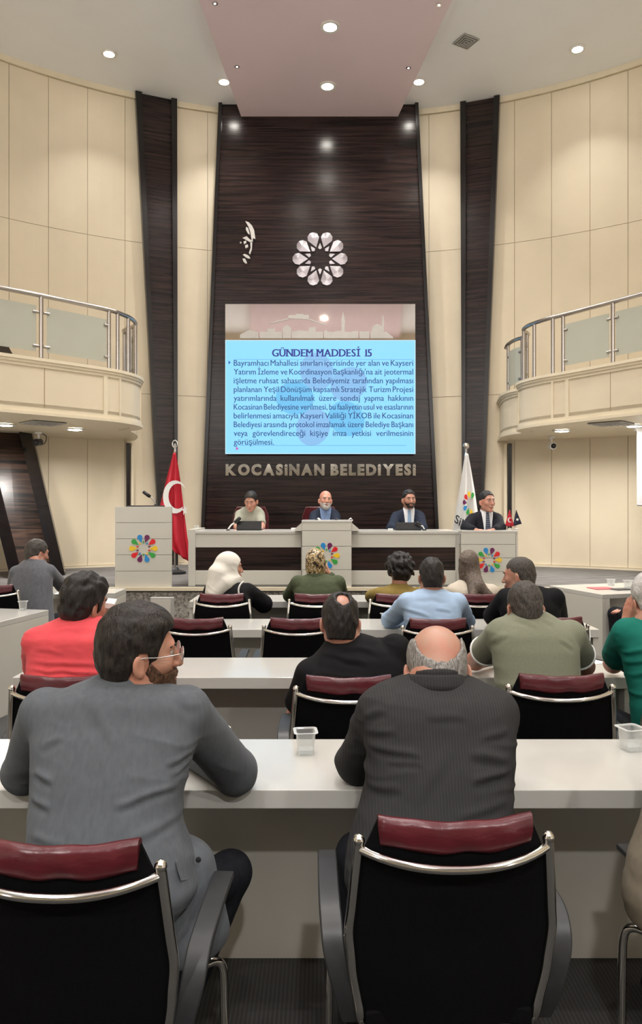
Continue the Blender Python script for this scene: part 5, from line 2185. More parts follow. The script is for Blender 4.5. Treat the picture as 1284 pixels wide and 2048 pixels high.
def face_bits(root, h, brow, look=0.0, lids=0.35):
    for sx in (-1, 1):
        m = MB()
        R3 = Matrix([list(r) for r in h.R])
        c = Vector(h.w((sx * 0.031, 0.0755, 0.0165)))
        m.ball(c, 0.0116 * h.s, 14)
        o = m.build('eye', M['eye_white'], root, smooth=True)
        m = MB()
        c2 = Vector(h.w((sx * 0.031 + look, 0.0760, 0.0165 - 0.001)))
        m.ball(c2 + R3 @ Vector((0, 0.0092 * h.s, 0)), 0.0056 * h.s, 10, (1, 0.5, 1), R3.to_4x4())
        m.build('iris', M['iris'], o, smooth=True)
        # eyebrow as a tapering arc
        m = MB()
        pts = [h.w(p) for p in ((sx * 0.013, 0.0935, 0.034), (sx * 0.026, 0.0925, 0.0385), (sx * 0.038, 0.086, 0.0385), (sx * 0.048, 0.0755, 0.033))]
        m.tube(smooth_path(pts, 4), [0.0028 * h.s] * 3 + [0.0036 * h.s] * 6 + [0.0022 * h.s] * 4, 8)
        m.build('eyebrow', brow, root, smooth=True)
    m = MB()
    m.tube(smooth_path([h.w(p) for p in ((-0.018, 0.0945, -0.0595), (-0.009, 0.1050, -0.0550), (0, 0.1050, -0.0565), (0.009, 0.1050, -0.0550), (0.018, 0.0945, -0.0595))], 4), [0.0012] + [0.0034 * h.s] * 15 + [0.0012], 8)
    m.tube(smooth_path([h.w(p) for p in ((-0.017, 0.0945, -0.0600), (-0.008, 0.1025, -0.0650), (0, 0.1040, -0.0655), (0.008, 0.1025, -0.0650), (0.017, 0.0945, -0.0600))], 4), [0.0012] + [0.0040 * h.s] * 15 + [0.0012], 8)
    m.build('lips', M['lip'], root, smooth=True)


def scarf_mesh(h, step, neck, torso, yaw, face=True, tail=None, seed=0.0, wide=0.0, amp=0.006):
    """headscarf: hugs the head, wraps neck and falls on the shoulders"""
    lo = np.array([h.c[0] - 0.27, h.c[1] - 0.27, neck[2] - 0.30]); hi = h.c + 0.2
    F = Field(axis(lo[0], hi[0] + 0.08, step), axis(lo[1], hi[1] + 0.05, step), axis(lo[2], hi[2], step))
    F.put(h.el((0, -0.016, 0.032), (0.088, 0.110, 0.104)), 0)
    F.put(h.el((0, 0.010, -0.030), (0.079, 0.085, 0.090)), 0.03)
    nk = np.array(neck, float)
    F.put(rcone(h.w((0, -0.02, -0.055)), nk + (0, 0, 0.01), 0.078 * h.s, 0.088 + wide), 0.05)
    for tz in (tail or ()):
        F.put(rcone(*tz), 0.035)
    if face:
        F.put(h.el((0, 0.160, -0.006), (0.150, 0.126, 0.094)), 0.012, 's')
    f = F.mesh('headscarf', folds(amp, (10, 10, 13), 0.9, seed, 0.35))
    return f


def person(label, secs, yaw=0.0, head=None, neck=None, arms=(None, None), hips=None, legs=True, skin='tan', skin_col=(0.42, 0.24, 0.165), top='jacket', top_mat=None, sleeve=1.0,
           trouser_mat=None, step=0.008, hstep=0.006, hair=None, hairm=None, beard=None, beardm=None, scarf=None, scarfm=None, brow=None, neck_r=0.056, collar=None, fold=None, fem=False,
           hands=(None, None), cap=None, face=False, open_mouth=False, sleeve_r=None, arm_r=(0.062, 0.052, 0.042), group=None, ears=True, zhem=None, extra=None, cat='person', collar_band=None, flare=0.0, knees=None, shoes=True, nn=2.4, lapel=None, ankles=None):
    """secs: list of (py, px_left, px_right, depth, half depth) read off the photograph"""
    ya = math.radians(yaw)
    S = []
    for py, pl, pr, d, hd in secs:
        a, b = P(pl, py, d), P(pr, py, d)
        S.append((a.z, (a.x + b.x) / 2, d, (b.x - a.x) / 2, hd))
    S.sort()
    fw = np.array([-math.sin(ya), math.cos(ya), 0]); rt_ = np.array([math.cos(ya), math.sin(ya), 0])
    base_z = 0.0 if S[0][2] < 8.3 else DAIS
    low = S[0]
    pelvis = np.array(hips if hips is not None else (low[1], low[2] - 0.02 * fw[1], base_z + 0.55), float)
    root = thing('person', label, cat, (pelvis[0], pelvis[1], base_z), 0, group)
    off = Vector(root.location)
    if S[0][0] > pelvis[2] + 0.03:
        S = [(pelvis[2] - 0.04, pelvis[0], pelvis[1], min(low[3], 0.19), low[4])] + S

    def fin(me, name, mat):
        me.transform(Matrix.Translation(-off))
        return link(name, me, mat, root)
    h = None
    if head is not None:
        c, hy, hp, hr, hs = head
        h = Head(c, hy, hp, hr, hs)
    topz = S[-1]
    nk = np.array(neck if neck is not None else (topz[1], topz[2], topz[0] - 0.01), float)
    # ---------------- body
    pts = [np.array((q[1], q[2], q[0])) for q in S]
    allp = pts + [pelvis]
    A = []
    for k, arm in enumerate(arms):
        if arm is None: continue
        s_, e_, w_ = [np.array(q, float) for q in arm]
        A.append((k, s_, e_, w_)); allp += [s_, e_, w_ + (0, 0.0, 0)]
    hw = max(q[3] for q in S) + 0.05
    K = []
    if legs:
        for k, sx in enumerate((-1, 1)):
            hip = pelvis + rt_ * sx * 0.095 + (0, 0, -0.02)
            if knees is not None and knees[k] is not None: kn = np.array(knees[k], float)
            else: kn = pelvis + rt_ * sx * 0.15 + fw * 0.42 + np.array((0, 0, 0.0))
            kn[2] = max(kn[2], base_z + 0.50) if knees is None else kn[2]
            an = kn + fw * (-0.02); an[2] = base_z + 0.09
            if ankles is not None and ankles[k] is not None: an = np.array(ankles[k], float)
            K.append((hip, kn, an)); allp += [hip, kn, an]
    ap = np.array(allp)
    lo = ap.min(0) - np.array((0.16, 0.16, 0.05)); hi = ap.max(0) + np.array((0.16, 0.16, 0.05))
    for q in S:
        lo = np.minimum(lo, (q[1] - q[3] - 0.05, q[2] - max(q[4], 0.1) - 0.06, 9)); hi = np.maximum(hi, (q[1] + q[3] + 0.05, q[2] + max(q[4], 0.1) + 0.06, -9))
    fx_, fy_, fz_ = [], [], []
    if h is not None:
        r = 0.15 * h.s
        lo = np.minimum(lo, h.c - r - 0.02); hi = np.maximum(hi, h.c + r + 0.02)
        fx_.append((h.c[0] - r, h.c[0] + r, hstep)); fy_.append((h.c[1] - r, h.c[1] + r, hstep)); fz_.append((h.c[2] - r, h.c[2] + r, hstep))
    for (k, s_, e_, w_) in A:
        if hands[k] is not None:
            st = min(0.006, step)
            q0 = w_ - 0.11; q1 = w_ + 0.11
            fx_.append((q0[0], q1[0], st)); fy_.append((q0[1], q1[1], st)); fz_.append((q0[2], q1[2], st))
            lo = np.minimum(lo, w_ - 0.2); hi = np.maximum(hi, w_ + 0.2)
    lo[2] = max(lo[2], base_z - 0.02)
    cb = step * 1.7
    F = Field(axis(lo[0], hi[0], cb, fx_), axis(lo[1], hi[1], cb, fy_), axis(lo[2], hi[2], cb, fz_))
    F.put(loft(S, ya, -0.022), 0)
    F.put(rcone(nk + (0, 0, -0.06), nk + (0, 0, 0.0), neck_r * 1.1, neck_r), 0.03)
    for (k, s_, e_, w_) in A:
        F.put(rcone(s_, e_, arm_r[0] - 0.010, arm_r[1] - 0.008), 0.03)
        F.put(rcone(e_, w_, arm_r[1] - 0.008, arm_r[2] - 0.014), 0.02)
        if hands[k] is not None:
            hd_ = hands[k]
            add_hand(F, w_ + np.array(hd_[0], float) / np.linalg.norm(hd_[0]) * 0.015, hd_[0], hd_[1], hd_[2], hd_[3] if len(hd_) > 3 else 0.5)
    for hip, kn, an in K:
        F.put(rcone(hip, kn, 0.078, 0.054), 0.03)
        F.put(rcone(kn, an, 0.052, 0.036), 0.02)
        F.put(rcone(an + (0, 0, -0.04), an + fw * 0.15 + (0, 0, -0.06), 0.034, 0.026), 0.02)
    if h is not None:
        add_head(F, h, nk, neck_r, fem, open_mouth, ears)
    sm_ = skin_mat(skin, skin_col)
    fin(F.mesh('body'), 'body', sm_)
    # ---------------- top garment
    z_hem = zhem if zhem is not None else S[0][0] - 0.02
    F = Field(axis(lo[0], hi[0], step), axis(lo[1], hi[1], step), axis(z_hem - 0.06, hi[2] if h is None else max(S[-1][0] + 0.08, max([q[1][2] for q in A] + [0]) + 0.12), step))
    F.put(loft(S, ya, 0.0, nn), 0)
    sr = sleeve_r or [a + 0.010 for a in arm_r]
    for (k, s_, e_, w_) in A:
        if sleeve >= 0.99:
            F.put(rcone(s_, e_, sr[0], sr[1]), 0.020)
            F.put(rcone(e_, e_ + (w_ - e_) * 0.95, sr[1], sr[2]), 0.02)
        else:
            e2 = s_ + (e_ - s_) * sleeve
            F.put(rcone(s_, e2, sr[0], sr[0] - 0.002), 0.020)
            n_ = (e_ - s_) / np.linalg.norm(e_ - s_)
            cut = e2 + n_ * 0.012

            def pl(x, y, z, n_=n_, cut=cut):
                d = (x - cut[0]) * n_[0] + (y - cut[1]) * n_[1] + (z - cut[2]) * n_[2]
                rad = np.sqrt(((x - cut[0]) ** 2 + (y - cut[1]) ** 2 + (z - cut[2]) ** 2))
                return np.maximum(-d, rad - 0.10)
            F.put((pl, cut - 0.12, cut + 0.12), 0, 's')
    if collar:
        cr, ch = collar
        F.put(drum(nk, cr + 0.016, cr, nk[2] - 0.06, nk[2] + ch, (-fw[0] * 0.35, -fw[1] * 0.35)), 0.012)
    fo = fold or folds(0.004, (5, 5, 20), 0.5, 1.0)
    fin(F.mesh('jacket' if top == 'jacket' else top, fo), top, top_mat)
    if lapel:
        # the turned down jacket collar round the back of the neck
        m = MB()
        rows = []
        lr, lh, ldrop = lapel
        bx, by = -fw[0], -fw[1]
        for rr, z_, in ((lr - 0.006, lh - 0.004), (lr + 0.000, lh + 0.001), (lr + 0.005, lh - 0.005), (lr + 0.012, lh - 0.024), (lr + 0.017, lh - 0.038), (lr + 0.008, lh - 0.042)):
            row = []
            for i in range(33):
                a = math.radians(-128 + 256 * i / 32)
                u = a / math.radians(128)
                cx_ = bx * math.cos(a) - by * math.sin(a); cy_ = by * math.cos(a) + bx * math.sin(a)
                row.append(Vector((nk[0] + cx_ * rr, nk[1] + cy_ * rr, nk[2] + z_ - ldrop * u * u)) - off)
            rows.append(row)
        m.grid(rows)
        m.build('collar', top_mat, root, smooth=True)
    if collar_band is not None:
        m = MB()
        r_, z_, mt, tilt = collar_band
        ring = [nk - np.array(off) + np.array((r_ * math.cos(a), r_ * math.sin(a) * 0.95, z_ - tilt * math.sin(a))) for a in [2 * PI * i / 28 for i in range(28)]]
        m.tube(ring, 0.007, 8, closed=True)
        m.build('collar_stripe', mt, root, smooth=True)
    # ---------------- trousers and shoes
    if legs:
        llo = np.array([p for K_ in K for p in K_]).min(0) - 0.14; lhi = np.array([p for K_ in K for p in K_]).max(0) + 0.14
        st = max(step, 0.009)
        F = Field(axis(llo[0], lhi[0], st), axis(llo[1], lhi[1], st), axis(max(llo[2], base_z + 0.05), lhi[2], st))
        F.put(rcone(pelvis - rt_ * 0.07 + (0, 0, -0.01), pelvis + rt_ * 0.07 + (0, 0, -0.01), 0.112, 0.112), 0)
        for hip, kn, an in K:
            F.put(rcone(hip, kn, 0.090, 0.066), 0.04)
            F.put(rcone(kn, an + (0, 0, -0.01), 0.066, 0.055), 0.02)
        fin(F.mesh('trousers', folds(0.004, (9, 9, 9), 0.0, 3.0)), 'trousers', trouser_mat or M['trouser'])
        if shoes:
            for hip, kn, an in K:
                m = MB()
                a = Vector(an) - off; f_ = Vector(fw)
                sp = [a + f_ * u + Vector((0, 0, z_)) for u, z_ in ((-0.07, -0.052), (-0.02, -0.045), (0.06, -0.05), (0.13, -0.058), (0.19, -0.066))]
                m.tube(smooth_path(sp, 4), [0.028] + [0.039] * 8 + [0.036] * 4 + [0.030] * 3 + [0.016], 12)
                m.build('shoe', M['shoe'], root, smooth=True)
    # ---------------- hair, beard, scarf
    if h is not None:
        if hair is not None:
            fin(hair_mesh(h, hstep, **hair), 'hair', hairm)
        if beard is not None:
            fin(beard_mesh(h, hstep, **beard), 'beard', beardm)
        if scarf is not None:
            fin(scarf_mesh(h, hstep, nk, S, ya, **scarf), 'headscarf', scarfm)
        if face:
            n0 = set(root.children)
            face_bits(root, h, brow or M['brow'])
            for o in set(root.children) - n0:
                o.data.transform(Matrix.Translation(-off))
                for c2 in o.children: c2.data.transform(Matrix.Translation(-off))
    if extra: extra(root, off, S, h, nk, fw, rt_, fin)
    return root


M['trouser'] = pbr('dark_trousers', (0.012, 0.013, 0.017), 0.8, var=0.2, vscale=(60, 60, 60))
M['shoe'] = pbr('black_shoe', (0.010, 0.009, 0.009), 0.35, var=0.2)
H_DARK = hair_mat('dark_brown', (0.008, 0.006, 0.005), (0.028, 0.021, 0.017))
H_BLACK = hair_mat('black', (0.006, 0.005, 0.005), (0.026, 0.022, 0.020))
H_GREY = hair_mat('grey', (0.10, 0.095, 0.088), (0.38, 0.36, 0.335), sc=(220, 220, 50))
H_SALT = hair_mat('salt_and_pepper', (0.020, 0.017, 0.015), (0.095, 0.083, 0.072), sc=(200, 200, 60))
H_WHITE = hair_mat('white', (0.42, 0.40, 0.38), (0.66, 0.64, 0.62), sc=(200, 200, 60))
H_BEARD = hair_mat('brown_beard', (0.040, 0.020, 0.011), (0.150, 0.075, 0.042), sc=(160, 160, 60))


def suit_front(shirt_mat, tie_mat, zlow=None, wt=0.075, wb=0.045, name='shirt'):
    """shirt front, tie and jacket opening on a figure that faces the viewer"""
    def f(root, off, S, h, nk, fw, rt_, fin):
        ya = math.atan2(-fw[0], fw[1])
        z_top = nk[2] + 0.02
        z_low = zlow if zlow is not None else S[1][0]

        def wedge(wt, wb, z0, z1, grow):
            lo_ = loft(S, ya, grow)
            st = 0.005
            F = Field(axis(nk[0] - 0.16, nk[0] + 0.16, st), axis(nk[1] - 0.3, nk[1] + 0.12, st), axis(z0 - 0.03, z1 + 0.03, st))
            F.put(lo_, 0)
            F.put(rcone(nk + (0, 0, -0.05) + fw * 0.01, nk + np.array((0, 0, 0.012)) + fw * 0.005, 0.066 + grow, 0.063 + grow), 0.015)

            def fn(x, y, z):
                X = x - nk[0]; Y = y - nk[1]
                u = X * rt_[0] + Y * rt_[1]; v = X * fw[0] + Y * fw[1]
                half = wb + (wt - wb) * (z - z0) / (z1 - z0)
                return np.maximum(np.maximum(np.abs(u) - half, -v), np.maximum(z - z1, z0 - z))
            F.F = np.maximum(F.F, fn(*F.xyz(tuple(slice(0, len(a)) for a in F.ax))).astype(F32))
            return F
        fin(wedge(wt, wb, z_low, z_top + 0.004, 0.005).mesh(name), name, shirt_mat)
        if tie_mat is not None:
            fin(wedge(0.017, 0.032, z_low, z_top - 0.022, 0.011).mesh('tie'), 'tie', tie_mat)
    return f
# ------------------------------------------------------------------ the people in the photograph
def V(px, py, d): return np.array(P(px, py, d))


def at_z(px, d, z): return np.array(((px - 642) / FPX * d, d, z))


CL_GREY = stripes('mid_grey_suit', (0.095, 0.103, 0.115), (0.15, 0.175, 0.19), axis=0, freq=55, width=0.30, rough=0.9, var=0.22, vscale=(75, 75, 4), soft=0.3, mixamt=0.10, sheen=0.05)
CL_PIN = stripes('charcoal_pinstripe', (0.030, 0.030, 0.031), (0.062, 0.060, 0.058), axis=0, freq=38, width=0.18, rough=0.9, var=0.10, vscale=(60, 60, 6), soft=0.14, mixamt=0.26, sheen=0.0)
CL_GREY2 = pbr('blue_grey_suit', (0.105, 0.108, 0.122), 0.85, var=0.12, vscale=(60, 60, 10), bump=0.1, bscale=(300, 300, 300), sheen=0.2)
CL_CORAL = pbr('coral_shirt', (0.72, 0.08, 0.095), 0.75, var=0.05, vscale=(20, 20, 60), bump=0.1, bscale=(300, 300, 300), sheen=0.1)
CL_BLACK = pbr('black_tshirt', (0.008, 0.008, 0.009), 0.85, var=0.15, vscale=(12, 12, 12), bump=0.1, bscale=(300, 300, 300))
CL_OLIVE = pbr('olive_polo', (0.195, 0.205, 0.145), 0.85, var=0.05, vscale=(120, 120, 120), bump=0.1, bscale=(300, 300, 300), sheen=0.1)
CL_TEAL = pbr('teal_tshirt', (0.010, 0.150, 0.115), 0.85, var=0.06, vscale=(20, 20, 20), bump=0.1, bscale=(300, 300, 300))
CL_SKY = pbr('pale_blue_shirt', (0.34, 0.46, 0.63), 0.75, var=0.04, vscale=(20, 20, 50), bump=0.1, bscale=(300, 300, 300))
CL_GREEN = pbr('dark_green_jacket', (0.070, 0.085, 0.048), 0.85, var=0.08, vscale=(40, 40, 40))
CL_MUSTARD = pbr('mustard_shirt', (0.225, 0.160, 0.045), 0.8, var=0.08, vscale=(20, 20, 20))
CL_BEIGE = pbr('beige_top', (0.52, 0.46, 0.38), 0.85, var=0.05, vscale=(20, 20, 20))
CL_SAGE = pbr('sage_shirt', (0.35, 0.35, 0.285), 0.8, var=0.05, vscale=(20, 20, 20))
CL_NAVY = pbr('navy_suit', (0.018, 0.024, 0.042), 0.8, var=0.12, vscale=(40, 40, 40))
CL_DARK = pbr('dark_suit', (0.013, 0.013, 0.018), 0.8, var=0.12, vscale=(40, 40, 40))
CL_KHAKI = pbr('khaki_jacket', (0.165, 0.14, 0.105), 0.85, var=0.08, vscale=(40, 40, 40))
SH_WHITE = pbr('white_shirt', (0.72, 0.73, 0.76), 0.7, var=0.02, vscale=(30, 30, 30))
SH_BLUE = pbr('blue_check_shirt', (0.20, 0.30, 0.52), 0.7, var=0.25, vscale=(90, 90, 90))
TIE_BLUE = pbr('pale_blue_tie', (0.25, 0.36, 0.52), 0.5, var=0.06, vscale=(60, 60, 60))
TIE_DARK = stripes('dark_striped_tie', (0.012, 0.014, 0.025), (0.14, 0.18, 0.26), axis=2, freq=12, width=0.35, rough=0.5, var=0.05)
SC_WHITE = pbr('white_scarf', (0.68, 0.65, 0.58), 0.85, var=0.03, vscale=(20, 20, 20), bump=0.08, bscale=(250, 250, 250))
SC_BROWN = pbr('brown_scarf', (0.070, 0.048, 0.038), 0.7, var=0.35, vscale=(60, 60, 60), col2=(0.15, 0.115, 0.09))


def gold_scarf():
    m, nt, b = mat_base('patterned_gold_scarf')
    tc = nt.nodes.new('ShaderNodeTexCoord')
    nz = nt.nodes.new('ShaderNodeTexNoise')
    nz.inputs['Scale'].default_value = 15
    nz.inputs['Detail'].default_value = 3
    nz.inputs['Distortion'].default_value = 2.2
    rp = nt.nodes.new('ShaderNodeValToRGB')
    rp.color_ramp.interpolation = 'CONSTANT'
    e = rp.color_ramp.elements
    e[0].position, e[0].color = 0.0, (0.035, 0.022, 0.012, 1)
    e[1].position, e[1].color = 0.45, (0.36, 0.22, 0.045, 1)
    for pos, c in ((0.50, (0.60, 0.53, 0.40, 1)), (0.545, (0.30, 0.18, 0.03, 1)), (0.60, (0.05, 0.04, 0.025, 1)), (0.66, (0.55, 0.40, 0.12, 1))):
        q = e.new(pos); q.color = c
    nt.links.new(tc.outputs['Object'], nz.inputs['Vector'])
    nt.links.new(nz.outputs['Fac'], rp.inputs['Fac'])
    nt.links.new(rp.outputs['Color'], b.inputs['Base Color'])
    b.inputs['Roughness'].default_value = 0.45
    return m


SKIN_V = skin_mat('fair5', (0.50, 0.29, 0.21))
SC_GOLD = gold_scarf()
for mt in (CL_GREY, CL_PIN, CL_GREY2, CL_CORAL, CL_BLACK, CL_OLIVE, CL_TEAL, CL_SKY, CL_GREEN, CL_MUSTARD, CL_BEIGE, CL_SAGE, CL_NAVY, CL_DARK, CL_KHAKI, M['trouser']):
    mt.node_tree.nodes['Principled BSDF'].inputs['Specular IOR Level'].default_value = 0.15
TZ = TT + 0.060      # height of an elbow resting on a table
DN = (0, 0, -1)


# ---- front left: the man in the mid grey suit, looking to the right
def glasses(root, off, S, h, nk, fw, rt_, fin):
    m = MB()
    for sx in (-1, 1):
        ring = []
        for i in range(20):
            a = 2 * PI * i / 20
            ring.append(h.w((sx * 0.033 + 0.0235 * math.cos(a), 0.113 - 0.06 * (0.033 + sx * sx * 0 + 0.0235 * math.cos(a) * sx) ** 2 * 10, 0.012 + 0.0205 * math.sin(a))))
        m.tube([Vector(q) - off for q in ring], 0.0014, 8, closed=True)
        m.tube(smooth_path([Vector(h.w(q)) - off for q in ((sx * 0.0565, 0.105, 0.020), (sx * 0.074, 0.092, 0.020), (sx * 0.0835, 0.04, 0.014), (sx * 0.086, -0.004, 0.012), (sx * 0.084, -0.018, -0.006))], 5), 0.0016, 8)
    m.tube(smooth_path([Vector(h.w(q)) - off for q in ((-0.011, 0.113, 0.016), (0, 0.117, 0.018), (0.011, 0.113, 0.016))], 4), 0.0013, 8)
    o = m.build('eyeglasses', M['steel'], root, smooth=True)
    for sx in (-1, 1):
        m = MB()
        loop = [Vector(h.w((sx * 0.033 + 0.022 * math.cos(2 * PI * i / 20), 0.1115, 0.012 + 0.019 * math.sin(2 * PI * i / 20)))) - off for i in range(20)]
        fwd = Vector(h.R @ np.array((0, 0.0012, 0)))
        m.hexa(loop, [q + fwd for q in loop])
        m.build('lens', M['clear'], o)


def grey_extra(root, off, S, h, nk, fw, rt_, fin):
    glasses(root, off, S, h, nk, fw, rt_, fin)
    # jacket skirt with pocket flap and button on the right hip
    F = Field(axis(-0.55, -0.1, 0.007), axis(1.85, 2.35, 0.007), axis(0.42, 0.80, 0.007))
    F.put(rcone(at_z(383, 2.05, 0.665), at_z(418, 2.04, 0.50), 0.058, 0.056), 0)
    F.put(rcone(at_z(345, 2.05, 0.66), at_z(360, 2.0, 0.50), 0.09, 0.09), 0.05)
    sk = fin(F.mesh('jacket_skirt', folds(0.003, (7, 7, 9), 0.3, 5.0)), 'jacket_skirt', CL_GREY)
    m = MB()
    jk = [c for c in root.children if c.name.startswith('jacket')][0].data
    co = np.empty(len(jk.vertices) * 3, np.float32); jk.vertices.foreach_get('co', co)
    co = co.reshape(-1, 3) + np.array(off)
    near = co[(co[:, 1] < 2.02)]
    q = []
    for px, py in ((350, 1723), (366, 1717), (380, 1714), (388, 1733), (394, 1752), (378, 1758), (362, 1763), (356, 1744)):
        k_ = (px - 642) / FPX; z_ = EYE - (py - 1012) / FPX * 1.9
        best = near[np.argmin((near[:, 0] - k_ * near[:, 1]) ** 2 + (near[:, 2] - z_) ** 2)]
        q.append(P(px, py, float(best[1]) - 0.012))
    m.hexa([Vector(p) - off for p in q], [Vector(p) - off + Vector((0, 0.02, 0)) for p in q])
    m.build('pocket_flap', CL_GREY, sk, bevel=0.002)
    m = MB(); m.lathe([(0.0075, 0), (0.0075, 0.003), (0.004, 0.004)], Vector(P(397, 1719, 1.965)) - off, 14, Matrix.Rotation(PI / 2, 4, 'X'))
    m.build('button', M['black_plastic'], sk)


d1 = 2.13
person('man in mid grey suit at the nearest table, bearded, glasses, looking right',
       [(1342, 206, 286, 2.17, 0.055), (1352, 190, 300, 2.16, 0.065), (1366, 158, 330, 2.15, 0.08), (1382, 112, 372, d1, 0.09), (1398, 80, 396, d1, 0.10), (1425, 66, 403, d1, 0.115), (1470, 64, 400, 2.11, 0.13),
        (1530, 66, 380, 2.08, 0.135), (1590, 66, 364, 2.05, 0.135), (1650, 63, 362, 2.02, 0.14), (1710, 62, 384, 2.0, 0.15), (1770, 66, 398, 1.99, 0.155)],
       head=(V(279, 1310, 2.16), -70, -4, 4, 1.04), neck=V(252, 1352, 2.16),
       arms=((V(92, 1428, 2.14), at_z(48, 2.37, TZ), at_z(190, 2.62, TZ - 0.012)), (V(372, 1428, 2.14), at_z(470, 2.375, TZ + 0.004), at_z(372, 2.64, TZ - 0.012))),
       hands=(((0.8, 0.35, -0.05), DN, -1, 0.3), ((-0.85, 0.3, -0.05), DN, 1, 0.3)), arm_r=(0.066, 0.056, 0.040), hips=np.array((-0.60, 1.98, 0.56)),
       top_mat=CL_GREY, step=0.0065, hstep=0.0034, skin='fair', skin_col=(0.47, 0.255, 0.175), face=True, neck_r=0.058, collar=(0.066, 0.010), lapel=(0.070, 0.016, 0.03),
       hair=dict(top=0.030, side=0.010, back=0.014, front=0.086, nape=-0.070, wave=0.0016, wfreq=110, quiff=0.010, part=1.0, burn=-0.030, qy=0.022), hairm=H_DARK, beard=dict(th=0.006, long=0.014), beardm=H_BEARD,
       fold=creases(folds(0.006, (3.0, 4, 15), 0.5, 2.0, 0.5), [(235, 1598, 352, 1572, 0.0075, 0.009), (325, 1533, 392, 1519, 0.006, 0.008), (330, 1552, 392, 1545, 0.004, 0.007), (60, 1548, 112, 1558, 0.007, 0.009), (60, 1595, 112, 1604, 0.007, 0.009), (150, 1400, 240, 1500, 0.003, 0.016), (185, 1388, 310, 1392, 0.004, 0.016), (330, 1400, 390, 1440, 0.004, 0.012), (66, 1500, 120, 1480, 0.004, 0.010), (260, 1660, 360, 1630, 0.004, 0.011), (70, 1655, 150, 1660, 0.004, 0.010)], 1.97), extra=grey_extra, knees=((-0.62, 2.42, 0.52), (-0.285, 2.34, 0.505)), ankles=(None, (-0.47, 2.16, 0.09)), zhem=0.50)

# ---- front centre right: balding man in the charcoal pinstripe suit
person('balding man in charcoal pinstripe suit at the nearest table, seen from behind',
       [(1344, 826, 920, 2.22, 0.06), (1356, 790, 950, 2.20, 0.08), (1370, 752, 980, 2.18, 0.095), (1386, 735, 1003, 2.16, 0.11), (1412, 728, 1020, 2.15, 0.125), (1450, 727, 1030, 2.14, 0.135),
        (1510, 733, 1028, 2.11, 0.145), (1570, 731, 1024, 2.08, 0.145), (1620, 716, 1022, 2.05, 0.145), (1690, 695, 1028, 2.02, 0.15), (1760, 690, 1045, 2.0, 0.155)],
       head=(V(873, 1344, 2.25), 0, -22, 0, 1.10), neck=V(873, 1356, 2.19),
       arms=((V(768, 1424, 2.16), at_z(714, 2.44, TZ + 0.005), at_z(800, 2.68, TZ - 0.012)), (V(984, 1428, 2.16), at_z(978, 2.45, TZ), at_z(915, 2.68, TZ - 0.012))),
       hands=(((0.8, 0.4, -0.05), DN, -1, 0.3), ((-0.8, 0.4, -0.05), DN, 1, 0.3)), arm_r=(0.066, 0.056, 0.042), hips=np.array((0.325, 1.99, 0.56)),
       top_mat=CL_PIN, step=0.0065, hstep=0.0034, skin='ruddy', skin_col=(0.43, 0.255, 0.185), neck_r=0.062, collar=(0.072, 0.018), lapel=(0.076, 0.025, 0.03),
       hair=dict(top=0.006, side=0.007, back=0.009, front=0.20, nape=-0.125, wave=0.0016, wfreq=150, bald=[((0, 0.005, 0.128), (0.072, 0.125, 0.083)), ((0, -0.070, 0.078), (0.060, 0.085, 0.078)), ((0, -0.010, 0.160), (0.120, 0.140, 0.090))]), hairm=H_GREY,
       fold=creases(folds(0.006, (3.0, 4, 16), 0.5, 7.0, 0.5), [(730, 1465, 775, 1436, 0.007, 0.009), (732, 1486, 800, 1475, 0.005, 0.008), (742, 1506, 850, 1516, 0.007, 0.009), (775, 1528, 850, 1530, 0.005, 0.008), (855, 1440, 945, 1446, 0.004, 0.010), (940, 1514, 1034, 1530, 0.0085, 0.010), (938, 1560, 1030, 1543, 0.0085, 0.010), (965, 1490, 1034, 1478, 0.005, 0.009), (765, 1420, 805, 1375, 0.005, 0.012), (820, 1378, 970, 1386, 0.006, 0.018), (820, 1600, 905, 1500, 0.003, 0.016), (735, 1590, 800, 1570, 0.005, 0.010), (900, 1620, 1020, 1600, 0.004, 0.010)], 1.97), knees=((0.12, 2.36, 0.55), (0.5, 2.42, 0.53)), zhem=0.52)

# ---- second table
d2 = 3.58
person('man in coral red shirt at the left of the second table, reading a paper',
       [(1230, 128, 190, 3.64, 0.06), (1243, 100, 218, 3.62, 0.085), (1256, 72, 236, 3.60, 0.10), (1274, 61, 244, d2, 0.12), (1305, 57, 246, d2, 0.13), (1350, 56, 242, 3.56, 0.135), (1410, 58, 238, 3.53, 0.14), (1460, 58, 240, 3.5, 0.14)],
       head=(V(168, 1212, 3.66), -32, -6, 5, 1.10), neck=V(160, 1236, 3.64),
       arms=((V(74, 1285, d2), at_z(72, 3.93, TZ), at_z(150, 4.15, TZ)), (V(228, 1282, d2), at_z(238, 3.93, TZ + 0.01), V(214, 1240, 3.96))),
       hands=(((0.6, 0.6, 0), DN, -1, 0.3), ((-0.35, 0.1, 1), (-1, 0.2, 0), 1, 0.9)), arm_r=(0.062, 0.052, 0.040),
       top='shirt', top_mat=CL_CORAL, step=0.0085, hstep=0.0055, skin_col=(0.40, 0.22, 0.15), skin='tan2', collar=(0.066, 0.015), hair=dict(top=0.034, side=0.013, back=0.015, front=0.080, nape=-0.056, wave=0.0045, wfreq=75, quiff=0.012), hairm=H_BLACK,
       fold=creases(folds(0.006, (3, 4, 17), 0.3, 4.0, 0.4), [(52, 1322, 215, 1330, 0.006, 0.010), (52, 1338, 215, 1347, 0.007, 0.009), (52, 1352, 180, 1356, 0.006, 0.009), (90, 1260, 190, 1262, 0.004, 0.012), (60, 1300, 130, 1306, 0.004, 0.010)], 3.44), face=True)
m = MB()
q = [P(211, 1206, 3.93), P(229, 1208, 3.95), P(227, 1217, 3.95), P(207, 1216, 3.93)]
